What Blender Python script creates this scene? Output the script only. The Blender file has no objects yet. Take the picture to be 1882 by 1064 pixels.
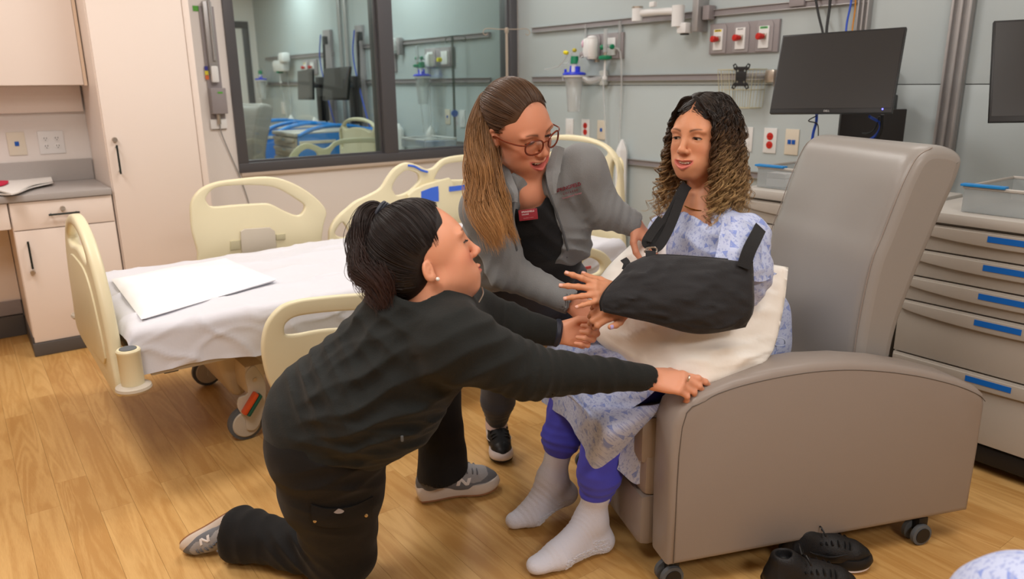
import bpy, math, random
import numpy as np
from mathutils import Vector, Matrix
random.seed(7); np.random.seed(7)
S = bpy.context.scene
# ---------------------------------------------------------------- camera
FPX = 1382.0; CX, CY = 941.0, 532.0; H = 1.36
def _dir(px, py):
    v = np.array([px - CX, -(py - CY), -FPX]); return v / np.linalg.norm(v)
_Z = -_dir(994, 5520)
_X = _dir(2885, 128); _X = _X - _Z * _X.dot(_Z); _X /= np.linalg.norm(_X)
_Y = np.cross(_Z, _X)
RW = np.array([_X, _Y, _Z]); CAM = np.array([0, 0, H])
cd = bpy.data.cameras.new('camera'); cam = bpy.data.objects.new('camera', cd); S.collection.objects.link(cam)
mw = Matrix.Identity(4)
for i in range(3):
    for j in range(3): mw[i][j] = RW[i][j]
mw[2][3] = H
cam.matrix_world = mw
cd.sensor_width = 36; cd.lens = FPX / 1882 * 36; cd.clip_start = .05
cd.dof.use_dof = True; cd.dof.focus_distance = 2.15; cd.dof.aperture_fstop = 3.2
S.camera = cam
# ---------------------------------------------------------------- world, lights, exposure
w = bpy.data.worlds.new('world'); S.world = w; w.use_nodes = True
w.node_tree.nodes['Background'].inputs[0].default_value = (.86, .93, 1, 1)
w.node_tree.nodes['Background'].inputs[1].default_value = .25
S.view_settings.view_transform = 'Standard'; S.view_settings.look = 'None'
S.view_settings.exposure = 0.14; S.view_settings.gamma = 1; S.view_settings.use_curve_mapping = False
CEIL = 2.75
def area(name, loc, sx, sy, power, col=(1, .97, .93), rot=(0, 0, 0)):
    l = bpy.data.lights.new(name, 'AREA'); l.shape = 'RECTANGLE'; l.size = sx; l.size_y = sy; l.energy = power; l.color = col
    o = bpy.data.objects.new(name, l); S.collection.objects.link(o); o.location = loc; o.rotation_euler = rot
    return o
LIGHTS = [  # x, y, sx, sy, watts (recessed ceiling panels)
    (1.7, 3.15, 1.2, .5, 27), (-.3, 3.4, .6, 1.2, 26), (-.3, 1.0, .6, 1.2, 34), (1.6, .3, 1.2, .6, 16), (3.1, 1.6, .6, 1.2, 9), (.6, -1.6, 1.2, .6, 44), (2.9, 4.4, .6, .6, 10)]
for i, (x, y, sx, sy, e) in enumerate(LIGHTS):
    area('ceiling_light_lamp', (x, y, CEIL - .03), sx, sy, e, (1, .955, .91))
for (x, y, e) in ((1.6, 7.6, 30), (3.0, 6.6, 24), (3.0, 9.3, 26), (1.0, 9.8, 22)):
    area('ceiling_light_lamp', (x, y, CEIL - .03), 1.2, .6, e * .85, (.97, 1, .99))
# ---------------------------------------------------------------- pixel/ray helpers (give real 3D points)
def ray(px, py): return RW @ _dir(px, py)
def on(px, py, axis, val):
    r = ray(px, py); return CAM + r * (val - CAM[axis]) / r[axis]
def at(px, py, D):
    return CAM + RW @ (np.array([(px - CX) / FPX, -(py - CY) / FPX, -1.0]) * D)
def proj(P):
    q = RW.T @ (np.array(P, float) - CAM); return (CX + FPX * q[0] / -q[2], CY - FPX * q[1] / -q[2])
_a = on(1240, 1042, 2, .09); _b = on(1782, 941, 2, .09)
FC = (_a - _b) / np.linalg.norm(_b - _a); NC = np.cross(FC, [0, 0, 1.]); B0 = _b * [1, 1, 0]
def W(u, w, z): return B0 + FC * u + NC * w + np.array([0, 0, z])
MCH = Matrix(((FC[0], NC[0], 0, B0[0]), (FC[1], NC[1], 0, B0[1]), (0, 0, 1, 0), (0, 0, 0, 1)))  # det -1; only for points
def onw(px, py, w):
    r = ray(px, py); P0 = B0 + NC * w; return CAM + r * NC.dot(P0 - CAM) / NC.dot(r)
def onu(px, py, u):
    r = ray(px, py); P0 = B0 + FC * u; return CAM + r * FC.dot(P0 - CAM) / FC.dot(r)
# ---------------------------------------------------------------- materials
def srgb(r, g, b):
    f = lambda c: (c / 255 / 12.92) if c / 255 <= .04045 else ((c / 255 + .055) / 1.055) ** 2.4
    return (f(r), f(g), f(b), 1)
def mat(name, col, rough=.5, metal=0, noise=None, bump=None, coat=0, spec=.5, trans=0, ior=1.45, sheen=0, emit=None, sss=0, alpha=1, attr=None, obj_rand=0):
    """noise=(scale, amount) colour mottling; bump=(scale, strength, stretch)"""
    m = bpy.data.materials.new(name); m.use_nodes = True; nt = m.node_tree; N = nt.nodes; L = nt.links
    b = N['Principled BSDF']; b.inputs['Base Color'].default_value = col; b.inputs['Roughness'].default_value = rough
    b.inputs['Metallic'].default_value = metal; b.inputs['Specular IOR Level'].default_value = spec; b.inputs['IOR'].default_value = ior
    b.inputs['Coat Weight'].default_value = coat; b.inputs['Transmission Weight'].default_value = trans; b.inputs['Alpha'].default_value = alpha
    if sheen: b.inputs['Sheen Weight'].default_value = sheen; b.inputs['Sheen Roughness'].default_value = .5
    if sss:
        b.inputs['Subsurface Weight'].default_value = sss; b.inputs['Subsurface Radius'].default_value = (1, .35, .2); b.inputs['Subsurface Scale'].default_value = .008
    if emit: b.inputs['Emission Color'].default_value = emit[0]; b.inputs['Emission Strength'].default_value = emit[1]
    tc = N.new('ShaderNodeTexCoord'); csock = None
    if attr:
        a = N.new('ShaderNodeVertexColor'); a.layer_name = attr; csock = a.outputs['Color']
    if noise:
        n = N.new('ShaderNodeTexNoise'); n.inputs['Scale'].default_value = noise[0]; n.inputs['Detail'].default_value = 5
        L.new(tc.outputs['Object'], n.inputs['Vector'])
        mr = N.new('ShaderNodeMapRange'); mr.inputs[3].default_value = 1 - noise[1]; mr.inputs[4].default_value = 1 + noise[1]
        L.new(n.outputs['Fac'], mr.inputs[0])
        mx = N.new('ShaderNodeMix'); mx.data_type = 'RGBA'; mx.blend_type = 'MULTIPLY'; mx.inputs[0].default_value = 1
        if csock: L.new(csock, mx.inputs[6])
        else: mx.inputs[6].default_value = col
        L.new(mr.outputs[0], mx.inputs[7]); csock = mx.outputs[2]
    if csock: L.new(csock, b.inputs['Base Color'])
    if bump:
        n = N.new('ShaderNodeTexNoise'); n.inputs['Scale'].default_value = bump[0]; n.inputs['Detail'].default_value = 6
        mp = N.new('ShaderNodeMapping')
        if len(bump) > 2: mp.inputs['Scale'].default_value = bump[2]
        L.new(tc.outputs['Object'], mp.inputs[0]); L.new(mp.outputs[0], n.inputs['Vector'])
        bp = N.new('ShaderNodeBump'); bp.inputs['Strength'].default_value = bump[1]; bp.inputs['Distance'].default_value = .01
        L.new(n.outputs['Fac'], bp.inputs['Height']); L.new(bp.outputs[0], b.inputs['Normal'])
    return m
M = {}
def glassmat(name, col, rough=.02, mixf=.12, gl=.8, milky=0):
    """thin clear pane: mostly transparent with fresnel gloss"""
    m = bpy.data.materials.new(name); m.use_nodes = True; nt = m.node_tree; N = nt.nodes; L = nt.links
    N.remove(N['Principled BSDF']); out = N['Material Output']
    t = N.new('ShaderNodeBsdfTransparent'); t.inputs[0].default_value = col
    g = N.new('ShaderNodeBsdfGlossy'); g.inputs['Roughness'].default_value = rough
    fr = N.new('ShaderNodeFresnel'); fr.inputs[0].default_value = 1.45
    mth = N.new('ShaderNodeMath'); mth.operation = 'MULTIPLY_ADD'; mth.inputs[1].default_value = gl; mth.inputs[2].default_value = mixf * .3
    L.new(fr.outputs[0], mth.inputs[0])
    mx = N.new('ShaderNodeMixShader'); L.new(mth.outputs[0], mx.inputs[0]); L.new(t.outputs[0], mx.inputs[1]); L.new(g.outputs[0], mx.inputs[2])
    if milky:
        d = N.new('ShaderNodeBsdfDiffuse'); d.inputs[0].default_value = (.9, .92, .93, 1); m2 = N.new('ShaderNodeMixShader'); m2.inputs[0].default_value = milky
        L.new(mx.outputs[0], m2.inputs[1]); L.new(d.outputs[0], m2.inputs[2]); mx = m2
    L.new(mx.outputs[0], out.inputs[0]); return m
# ---------------------------------------------------------------- mesh builder
def link(o): S.collection.objects.link(o); return o
def setp(o, parent):
    if parent is not None:
        o.parent = parent; o.matrix_parent_inverse = PM[parent.name].inverted()
PM = {}
def register(o, mwd): PM[o.name] = mwd
def empty(name, loc, rz=0):
    o = bpy.data.objects.new(name, None); o.empty_display_size = .05; link(o)
    o.location = loc; o.rotation_euler = (0, 0, rz)
    register(o, Matrix.Translation(Vector(loc)) @ Matrix.Rotation(rz, 4, 'Z')); return o
def tag(o, label=None, cat=None, group=None, kind=None):
    if label: o['label'] = label
    if cat: o['category'] = cat
    if group: o['group'] = group
    if kind: o['kind'] = kind
    return o
def thing(name, label, cat, loc=(0, 0, 0), group=None):
    return tag(empty(name, tuple(float(c) for c in loc)), label, cat, group)
class MB:
    def __init__(s, M4=None): s.v = []; s.f = []; s.M = M4; s.smooth = True; s.mi = []; s.cur = 0
    def pts(s, P):
        P = np.asarray(P, float)
        if s.M is not None:
            A = np.array(s.M); P = P @ A[:3, :3].T + A[:3, 3]
        i = len(s.v); s.v.extend(map(tuple, P)); return i
    def faces(s, fs): s.f.extend(fs); s.mi.extend([s.cur] * len(fs))
    def box(s, c, size, b=0, R=None):
        """box, bevel b (chamfered edges)"""
        hx, hy, hz = [q / 2 for q in size]; b = min(b, hx * .98, hy * .98, hz * .98)
        if b <= 0:
            P = [(x, y, z) for x in (-hx, hx) for y in (-hy, hy) for z in (-hz, hz)]
            F = [(0, 1, 3, 2), (4, 6, 7, 5), (0, 4, 5, 1), (2, 3, 7, 6), (0, 2, 6, 4), (1, 5, 7, 3)]
        else:
            bm = _bm.new(); _bm.ops.create_cube(bm, size=2)
            for v in bm.verts: v.co = Vector((v.co.x * hx, v.co.y * hy, v.co.z * hz))
            _bm.ops.bevel(bm, geom=bm.edges[:], offset=b, segments=2, profile=.6, affect='EDGES')
            bm.verts.index_update(); P = [tuple(v.co) for v in bm.verts]; F = [tuple(v.index for v in f.verts) for f in bm.faces]; bm.free()
        P = np.array(P)
        if R is not None: P = P @ np.array(R)[:3, :3].T
        i = s.pts(P + np.array(c)); s.faces([tuple(i + k for k in f) for f in F]); return s
    def span(s, a, b, bev=0):
        a = np.array(a, float); b = np.array(b, float); lo = np.minimum(a, b); hi = np.maximum(a, b)
        return s.box((lo + hi) / 2, hi - lo, bev)
    def tube(s, path, r, n=8, closed=False, caps=True, flat=1.0):
        P = [np.array(p, float) for p in path]; m = len(P)
        rs = r if hasattr(r, '__len__') else [r] * m
        up = None; rings = []
        for k in range(m):
            if closed: t = P[(k + 1) % m] - P[k - 1]
            else: t = P[min(k + 1, m - 1)] - P[max(k - 1, 0)]
            t = t / (np.linalg.norm(t) + 1e-12)
            if up is None:
                up = np.array([0, 0, 1.]) if abs(t[2]) < .9 else np.array([1., 0, 0])
            x = up - t * up.dot(t); x /= (np.linalg.norm(x) + 1e-12); y = np.cross(t, x); up = x
            rings.append([P[k] + rs[k] * (x * math.cos(a) * flat + y * math.sin(a)) for a in np.linspace(0, 2 * math.pi, n, endpoint=False)])
        i = s.pts(np.array(rings).reshape(-1, 3)); F = []
        for k in range(m if closed else m - 1):
            for j in range(n):
                a = i + k * n + j; b_ = i + k * n + (j + 1) % n; k2 = (k + 1) % m
                F.append((a, b_, i + k2 * n + (j + 1) % n, i + k2 * n + j))
        if caps and not closed:
            F.append(tuple(i + j for j in reversed(range(n)))); F.append(tuple(i + (m - 1) * n + j for j in range(n)))
        s.faces(F); return s
    def cyl(s, a, b, r, n=16, r2=None): return s.tube([a, b], [r, r if r2 is None else r2], n)
    def lathe(s, c, prof, axis=(0, 0, 1), n=24):
        """prof: list of (radius, height along axis)"""
        ax = np.array(axis, float); ax /= np.linalg.norm(ax)
        x = np.cross(ax, [0, 0, 1.] if abs(ax[2]) < .9 else [1., 0, 0]); x /= np.linalg.norm(x); y = np.cross(ax, x)
        P = [np.array(c) + ax * h + r * (x * math.cos(a) + y * math.sin(a)) for r, h in prof for a in np.linspace(0, 2 * math.pi, n, endpoint=False)]
        i = s.pts(P); F = []
        for k in range(len(prof) - 1):
            for j in range(n): F.append((i + k * n + j, i + k * n + (j + 1) % n, i + (k + 1) * n + (j + 1) % n, i + (k + 1) * n + j))
        F.append(tuple(i + j for j in reversed(range(n)))); F.append(tuple(i + (len(prof) - 1) * n + j for j in range(n)))
        s.faces(F); return s
    def plate(s, outline, holes, origin, ex, ey, ez, th, bev=0):
        """2D outline with holes -> slab between origin and origin+ez*th, via bmesh triangle fill"""
        ex, ey, ez = [np.array(q, float) for q in (ex, ey, ez)]; o = np.array(origin, float)
        bm = _bm.new(); loops = [outline] + list(holes)
        for lp in loops:
            vs = [bm.verts.new((p[0], p[1], 0)) for p in lp]
            for k in range(len(vs)): bm.edges.new((vs[k], vs[(k + 1) % len(vs)]))
        _bm.ops.triangle_fill(bm, use_beauty=True, edges=bm.edges[:])
        for f in list(bm.faces):
            c = f.calc_center_median()
            if any(_inside(c, h) for h in holes) or not _inside(c, outline): bm.faces.remove(f)
        _bm.ops.recalc_face_normals(bm, faces=bm.faces[:])
        if sum(f.normal.z for f in bm.faces) > 0: _bm.ops.reverse_faces(bm, faces=bm.faces[:])
        r = _bm.ops.extrude_face_region(bm, geom=bm.faces[:])
        for g in r['geom']:
            if isinstance(g, _bm.types.BMVert): g.co.z += th
        _bm.ops.recalc_face_normals(bm, faces=bm.faces[:])
        if bev:
            eds = [e for e in bm.edges if len(e.link_faces) == 2 and e.calc_face_angle(0) > .8 and abs(e.verts[0].co.z - e.verts[1].co.z) < 1e-6]
            _bm.ops.bevel(bm, geom=eds, offset=bev, segments=3, profile=.5, affect='EDGES')
        bm.verts.index_update()
        i = s.pts([o + ex * v.co.x + ey * v.co.y + ez * v.co.z for v in bm.verts])
        s.faces([tuple(i + v.index for v in f.verts) for f in bm.faces]); bm.free(); return s
    def grid(s, G, th=0, closed_u=False, closed_v=False):
        """G: (nu,nv,3) surface; th>0 makes a slab with thickness"""
        G = np.asarray(G, float); nu, nv = G.shape[:2]
        if th:
            du = np.gradient(G, axis=0); dv = np.gradient(G, axis=1); n = np.cross(du, dv); n /= (np.linalg.norm(n, axis=2, keepdims=True) + 1e-12)
            A = G + n * th / 2; B = G - n * th / 2
            i = s.pts(np.vstack([A.reshape(-1, 3), B.reshape(-1, 3)])); o = nu * nv; F = []
            for a in range(nu - 1):
                for b in range(nv - 1):
                    p, q, r, t = a * nv + b, (a + 1) * nv + b, (a + 1) * nv + b + 1, a * nv + b + 1
                    F.append((i + p, i + q, i + r, i + t)); F.append((i + o + t, i + o + r, i + o + q, i + o + p))
            bd = [(0, b) for b in range(nv)] + [(a, nv - 1) for a in range(1, nu)] + [(nu - 1, b) for b in range(nv - 2, -1, -1)] + [(a, 0) for a in range(nu - 2, 0, -1)]
            for k in range(len(bd)):
                p = bd[k][0] * nv + bd[k][1]; q = bd[(k + 1) % len(bd)]; q = q[0] * nv + q[1]
                F.append((i + p, i + q, i + o + q, i + o + p))
            s.faces(F)
        else:
            i = s.pts(G.reshape(-1, 3)); F = []
            for a in range(nu if closed_u else nu - 1):
                for b in range(nv if closed_v else nv - 1):
                    a2, b2 = (a + 1) % nu, (b + 1) % nv
                    F.append((i + a * nv + b, i + a2 * nv + b, i + a2 * nv + b2, i + a * nv + b2))
            s.faces(F)
        return s
    def build(s, name, m, parent=None, sharp=35, uv=None, colf=None, kind=None):
        if s.M is not None and s.M.determinant() < 0: s.f = [tuple(reversed(f)) for f in s.f]
        me = bpy.data.meshes.new(name); me.from_pydata(s.v, [], s.f)
        for mm in (m if isinstance(m, (list, tuple)) else [m]): me.materials.append(mm)
        if any(s.mi): me.polygons.foreach_set('material_index', s.mi)
        me.validate()
        if s.smooth:
            me.polygons.foreach_set('use_smooth', [True] * len(me.polygons)); me.set_sharp_from_angle(angle=math.radians(sharp))
        if uv is not None:
            u = me.uv_layers.new(name='UVMap'); li = np.empty(len(me.loops), 'i'); me.loops.foreach_get('vertex_index', li)
            u.data.foreach_set('uv', np.asarray(uv, 'f')[li].ravel())
        if colf is not None:
            ca = me.color_attributes.new('Col', 'FLOAT_COLOR', 'POINT'); ca.data.foreach_set('color', np.asarray(colf, 'f').ravel())
        me.update(); o = bpy.data.objects.new(name, me); link(o); register(o, Matrix.Identity(4)); setp(o, parent)
        if kind: o['kind'] = kind
        return o
import bmesh as _bm
def _inside(p, poly):
    x, y = p[0], p[1]; c = False; n = len(poly); j = n - 1
    for i in range(n):
        xi, yi = poly[i][:2]; xj, yj = poly[j][:2]
        if (yi > y) != (yj > y) and x < (xj - xi) * (y - yi) / (yj - yi) + xi: c = not c
        j = i
    return c
def catmull(P, n=8, closed=False):
    P = [np.array(p, float) for p in P]; m = len(P); out = []
    rng = range(m if closed else m - 1)
    for i in rng:
        p1, p2 = P[i], P[(i + 1) % m]
        p0 = P[(i - 1) % m] if (closed or i > 0) else 2 * p1 - p2
        p3 = P[(i + 2) % m] if (closed or i < m - 2) else 2 * p2 - p1
        for k in range(n):
            t = k / n; out.append(.5 * ((2 * p1) + (-p0 + p2) * t + (2 * p0 - 5 * p1 + 4 * p2 - p3) * t * t + (-p0 + 3 * p1 - 3 * p2 + p3) * t ** 3))
    if not closed: out.append(P[-1])
    return out
def patch(ctrl, nu=6, nv=6):
    """ctrl [rows][cols] of 3D points -> smooth (Nu,Nv,3) grid"""
    rows = [catmull(r, nv) for r in ctrl]; cols = [catmull([r[j] for r in rows], nu) for j in range(len(rows[0]))]
    return np.array(cols).transpose(1, 0, 2)
def copy_tree(o, parent=None):
    c = o.copy(); link(c)
    PM[c.name] = PM.get(o.name, Matrix.Identity(4))
    if parent is not None: c.parent = parent
    for ch in [x for x in KIDS.get(o.name, [])]: copy_tree(ch, c)
    return c
KIDS = {}
_setp = setp
def setp(o, parent):
    _setp(o, parent)
    if parent is not None: KIDS.setdefault(parent.name, []).append(o)
def txt(body, size, origin, ex, ey, m, parent, name='lettering', th=.0006, align='CENTER', bold=False):
    """flat lettering, origin + ex/ey directions"""
    cu = bpy.data.curves.new(name, 'FONT'); cu.body = body; cu.size = size; cu.align_x = align; cu.align_y = 'CENTER'; cu.extrude = th; cu.resolution_u = 2
    if bold: cu.offset = size * .02
    o = bpy.data.objects.new(name, cu); ex = Vector(ex).normalized(); ey = Vector(ey); ey = (ey - ex * ey.dot(ex)).normalized(); ez = ex.cross(ey)
    mt = Matrix((ex, ey, ez)).transposed().to_4x4(); mt.translation = Vector([float(q) for q in origin])
    cu.materials.append(m); link(o); o.matrix_world = mt; register(o, mt)
    me = bpy.data.meshes.new_from_object(o); bpy.data.objects.remove(o); o = bpy.data.objects.new(name, me); link(o); o.matrix_world = mt; register(o, mt)
    if parent is not None:
        o.parent = parent; o.matrix_parent_inverse = PM[parent.name].inverted(); KIDS.setdefault(parent.name, []).append(o)
    return o
def fbm(x, y, seed=0, octs=4):
    r = np.random.RandomState(seed); v = 0 * x
    for o in range(octs):
        for k in range(3):
            a = r.rand() * 6.28; f = (1.6 + r.rand()) * 2 ** o; v = v + np.sin(f * (x * math.cos(a) + y * math.sin(a)) + r.rand() * 6.28 + 1.2 * np.sin(f * .7 * (y * math.cos(a) - x * math.sin(a)) + r.rand() * 6)) / (1.7 ** o) / 3
    return v
def ridge(v): return 1 - np.abs(v)
# ================================================================= materials
M['wall'] = mat('wall_white', srgb(232, 226, 222), .55, noise=(3, .015))
M['teal'] = mat('headwall_panel', srgb(186, 196, 198), .38, noise=(1.2, .02), spec=.4)
M['ceil'] = mat('ceiling_white', srgb(235, 233, 228), .8)
M['lam'] = mat('cream_laminate', srgb(238, 224, 214), .4, noise=(2, .01))
M['gap'] = mat('dark_gap', srgb(70, 60, 52), .8)
M['counter'] = mat('grey_counter', srgb(172, 166, 163), .35, noise=(60, .03))
M['base'] = mat('charcoal_rubber_base', srgb(88, 84, 82), .5)
M['pull'] = mat('dark_green_black_pull', srgb(38, 48, 48), .3, metal=.4)
M['steel'] = mat('satin_steel', srgb(190, 180, 168), .3, metal=.9)
M['winframe'] = mat('charcoal_window_frame', srgb(84, 83, 87), .35)
M['alu'] = mat('brushed_aluminium', srgb(170, 168, 168), .38, metal=.55, noise=(40, .04))
M['greyplas'] = mat('grey_plastic', srgb(150, 143, 145), .45)
M['whiteplas'] = mat('white_plastic', srgb(232, 232, 232), .35)
M['ivory'] = mat('ivory_plastic', srgb(226, 217, 200), .35)
M['redplas'] = mat('red_plastic', srgb(200, 42, 34), .35)
M['blueplas'] = mat('blue_plastic', srgb(20, 90, 185), .35)
M['black'] = mat('black_plastic', srgb(26, 26, 28), .4)
M['glass'] = glassmat('window_glass', (.90, .97, .95, 1))
M['clear'] = glassmat('clear_plastic', (.93, .95, .96, 1), .1, .3, .6, .28)
M['cable'] = mat('grey_cable', srgb(150, 148, 148), .5)
def sobj(o, name=None): o['kind'] = 'structure'; return o
# ================================================================= floor with planks
YC, XC = 4.987, 3.771
m = mat('floor_substrate', srgb(120, 85, 45), .7); M['sub'] = m
floor = MB().span((-4.2, -4.2, -.12), (XC + .12, 11.3, -.006)).build('floor', m); sobj(floor)
# wood plank material: grain from object coords + per-plank tone
m = bpy.data.materials.new('wood_plank'); m.use_nodes = True; nt = m.node_tree; N = nt.nodes; L = nt.links; b = N['Principled BSDF']
tc = N.new('ShaderNodeTexCoord'); oi = N.new('ShaderNodeObjectInfo')
geo = N.new('ShaderNodeNewGeometry')
cm = N.new('ShaderNodeVectorMath'); cm.operation = 'SCALE'; cm.inputs[3].default_value = 40
cmb = N.new('ShaderNodeCombineXYZ'); L.new(oi.outputs['Random'], cmb.inputs[0]); L.new(oi.outputs['Random'], cmb.inputs[1]); L.new(cmb.outputs[0], cm.inputs[0])
ad = N.new('ShaderNodeVectorMath'); ad.operation = 'ADD'; L.new(geo.outputs['Position'], ad.inputs[0]); L.new(cm.outputs[0], ad.inputs[1])
mp = N.new('ShaderNodeMapping'); mp.inputs['Scale'].default_value = (9, .8, 1); L.new(ad.outputs[0], mp.inputs[0])
n1 = N.new('ShaderNodeTexNoise'); n1.inputs['Scale'].default_value = 1.3; n1.inputs['Detail'].default_value = 2.5; n1.inputs['Distortion'].default_value = .6; L.new(mp.outputs[0], n1.inputs['Vector'])
ml = N.new('ShaderNodeMath'); ml.operation = 'MULTIPLY'; ml.inputs[1].default_value = 48; L.new(n1.outputs['Fac'], ml.inputs[0])
sn = N.new('ShaderNodeMath'); sn.operation = 'SINE'; L.new(ml.outputs[0], sn.inputs[0])
n2 = N.new('ShaderNodeTexNoise'); mp2 = N.new('ShaderNodeMapping'); mp2.inputs['Scale'].default_value = (130, 5, 1); L.new(ad.outputs[0], mp2.inputs[0]); L.new(mp2.outputs[0], n2.inputs['Vector']); n2.inputs['Detail'].default_value = 4
mixv = N.new('ShaderNodeMath'); mixv.operation = 'MULTIPLY_ADD'; mixv.inputs[1].default_value = .075; mixv.inputs[2].default_value = .5; L.new(sn.outputs[0], mixv.inputs[0])
n3 = N.new('ShaderNodeTexNoise'); n3.inputs['Scale'].default_value = 1.1; n3.inputs['Detail'].default_value = 2; L.new(mp.outputs[0], n3.inputs['Vector'])
a2 = N.new('ShaderNodeMath'); a2.operation = 'MULTIPLY_ADD'; a2.inputs[1].default_value = .5; L.new(n3.outputs['Fac'], a2.inputs[0]); L.new(mixv.outputs[0], a2.inputs[2])
a3 = N.new('ShaderNodeMath'); a3.operation = 'MULTIPLY_ADD'; a3.inputs[1].default_value = .35; L.new(n2.outputs['Fac'], a3.inputs[0]); L.new(a2.outputs[0], a3.inputs[2])
a4 = N.new('ShaderNodeMath'); a4.operation = 'MULTIPLY_ADD'; a4.inputs[1].default_value = .20; L.new(oi.outputs['Random'], a4.inputs[0]); L.new(a3.outputs[0], a4.inputs[2])
cr = N.new('ShaderNodeValToRGB'); mrr = N.new('ShaderNodeMapRange'); mrr.inputs[1].default_value = .55; mrr.inputs[2].default_value = 1.35; mrr.inputs[3].default_value = .4; mrr.inputs[4].default_value = 1.15; L.new(a4.outputs[0], mrr.inputs[0]); L.new(mrr.outputs[0], cr.inputs[0])
cr.color_ramp.elements[0].position = .70; cr.color_ramp.elements[0].color = srgb(188, 140, 78)
cr.color_ramp.elements[1].position = 1.0; cr.color_ramp.elements[1].color = srgb(214, 171, 108)
L.new(cr.outputs[0], b.inputs['Base Color']); b.inputs['Roughness'].default_value = .42; b.inputs['Specular IOR Level'].default_value = .35
scl = N.new('ShaderNodeMapRange'); 
M['wood'] = m
PW, PL = .101, .93
base = {}
rng = random.Random(3); cnt = 0; rest = MB()
cols = []
for i in range(-41, 38):
    x0 = i * PW + .003; off = rng.random() * PL; j = -5
    y = -4.2 + off - PL
    while y < 11.3:
        ya, yb = max(y, -4.2), min(y + PL, 11.3); y += PL
        if yb - ya < .02 or x0 > XC: continue
        xc_, yc_ = x0 + PW / 2, (ya + yb) / 2
        vis = False
        for cx_, cy_ in ((x0, ya), (x0 + PW, ya), (x0, yb), (x0 + PW, yb), (xc_, yc_)):
            q = RW.T @ (np.array([cx_, cy_, 0]) - CAM)
            if -q[2] > .3:
                px, py = CX + FPX * q[0] / -q[2], CY - FPX * q[1] / -q[2]
                if -60 < px < 1940 and 500 < py < 1110 and yc_ < YC - .05: vis = True
        cols.append((vis, x0, ya, yb))
shared = {}
for vis, x0, ya, yb in cols:
    if vis and cnt < 299:
        ln = round(yb - ya, 3)
        if ln not in shared:
            mb = MB(); mb.smooth = False; mb.box((0, 0, -.003), (PW - .0005, ln - .0005, .006), .0003)
            o = mb.build('floor_plank', M['wood'], floor); shared[ln] = o.data
        else:
            o = bpy.data.objects.new('floor_plank', shared[ln]); link(o); register(o, Matrix.Identity(4)); setp(o, floor)
        o.location = (x0 + PW / 2, (ya + yb) / 2, -.0005); cnt += 1
    else: rest.box((x0 + PW / 2, (ya + yb) / 2, -.0035), (PW - .0007, yb - ya - .0007, .006))
rest.smooth = False
rest.build('planks_beyond_view', M['wood'], floor, kind='stuff')
print('planks', cnt)
# ================================================================= shell
o = MB().span((-4.2, -4.2, CEIL), (XC + .12, 11.3, CEIL + .1)).build('ceiling', M['ceil']); sobj(o)
WX0, WX1, WZ0, WZ1 = 1.489, 3.738, .804, 2.35      # window outer frame in wall A
mb = MB(); mb.smooth = False
mb.span((-4.2, YC, 0), (WX0, YC + .12, CEIL)); mb.span((WX0, YC, 0), (WX1, YC + .12, WZ0)); mb.span((WX0, YC, WZ1), (WX1, YC + .12, CEIL)); mb.span((WX1, YC, 0), (XC, YC + .12, CEIL))
sobj(mb.build('wall_window', M['wall']))
# head wall with panels
hw = sobj(MB().span((XC, -4.2, 0), (XC + .12, 11.3, CEIL)).build('wall_head', M['gap']))
def panels(y0, y1, z0, z1):
    o = MB().box((XC - .006, (y0 + y1) / 2, (z0 + z1) / 2), (.016, y1 - y0 - .004, z1 - z0 - .004), .0012).build('wall_panel', M['teal'], hw)
for (y0, y1) in ((-1.4, 1.62), (1.71, YC), (YC + .12, 8.1), (8.3, 11.15), (-4.2, -1.4)):
    panels(y0, y1, 1.325, CEIL); panels(y0, y1, 0, 1.325)
for (y0, y1) in ((1.62, 1.71), (8.1, 8.3)):
    MB().span((XC - .012, y0, 0), (XC, y1, CEIL)).build('wall_panel', M['teal'], hw)
sobj(MB().span((-4.2, 11.15, 0), (XC, 11.27, CEIL)).build('wall_far', M['wall']))
sobj(MB().span((-4.3, -4.2, 0), (-4.2, 11.3, CEIL)).build('wall_left', M['wall']))
sobj(MB().span((-4.2, -4.3, 0), (XC, -4.2, CEIL)).build('wall_behind', M['wall']))
sobj(MB().box((XC - .02, 1.9, .05), (.012, 6.2, .1), .003).build('baseboard_head', M['base']))
sobj(MB().box(((1.17 + XC) / 2, YC - .006, .05), (XC - 1.17, .012, .1), .003).build('baseboard_window', M['base']))
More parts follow.
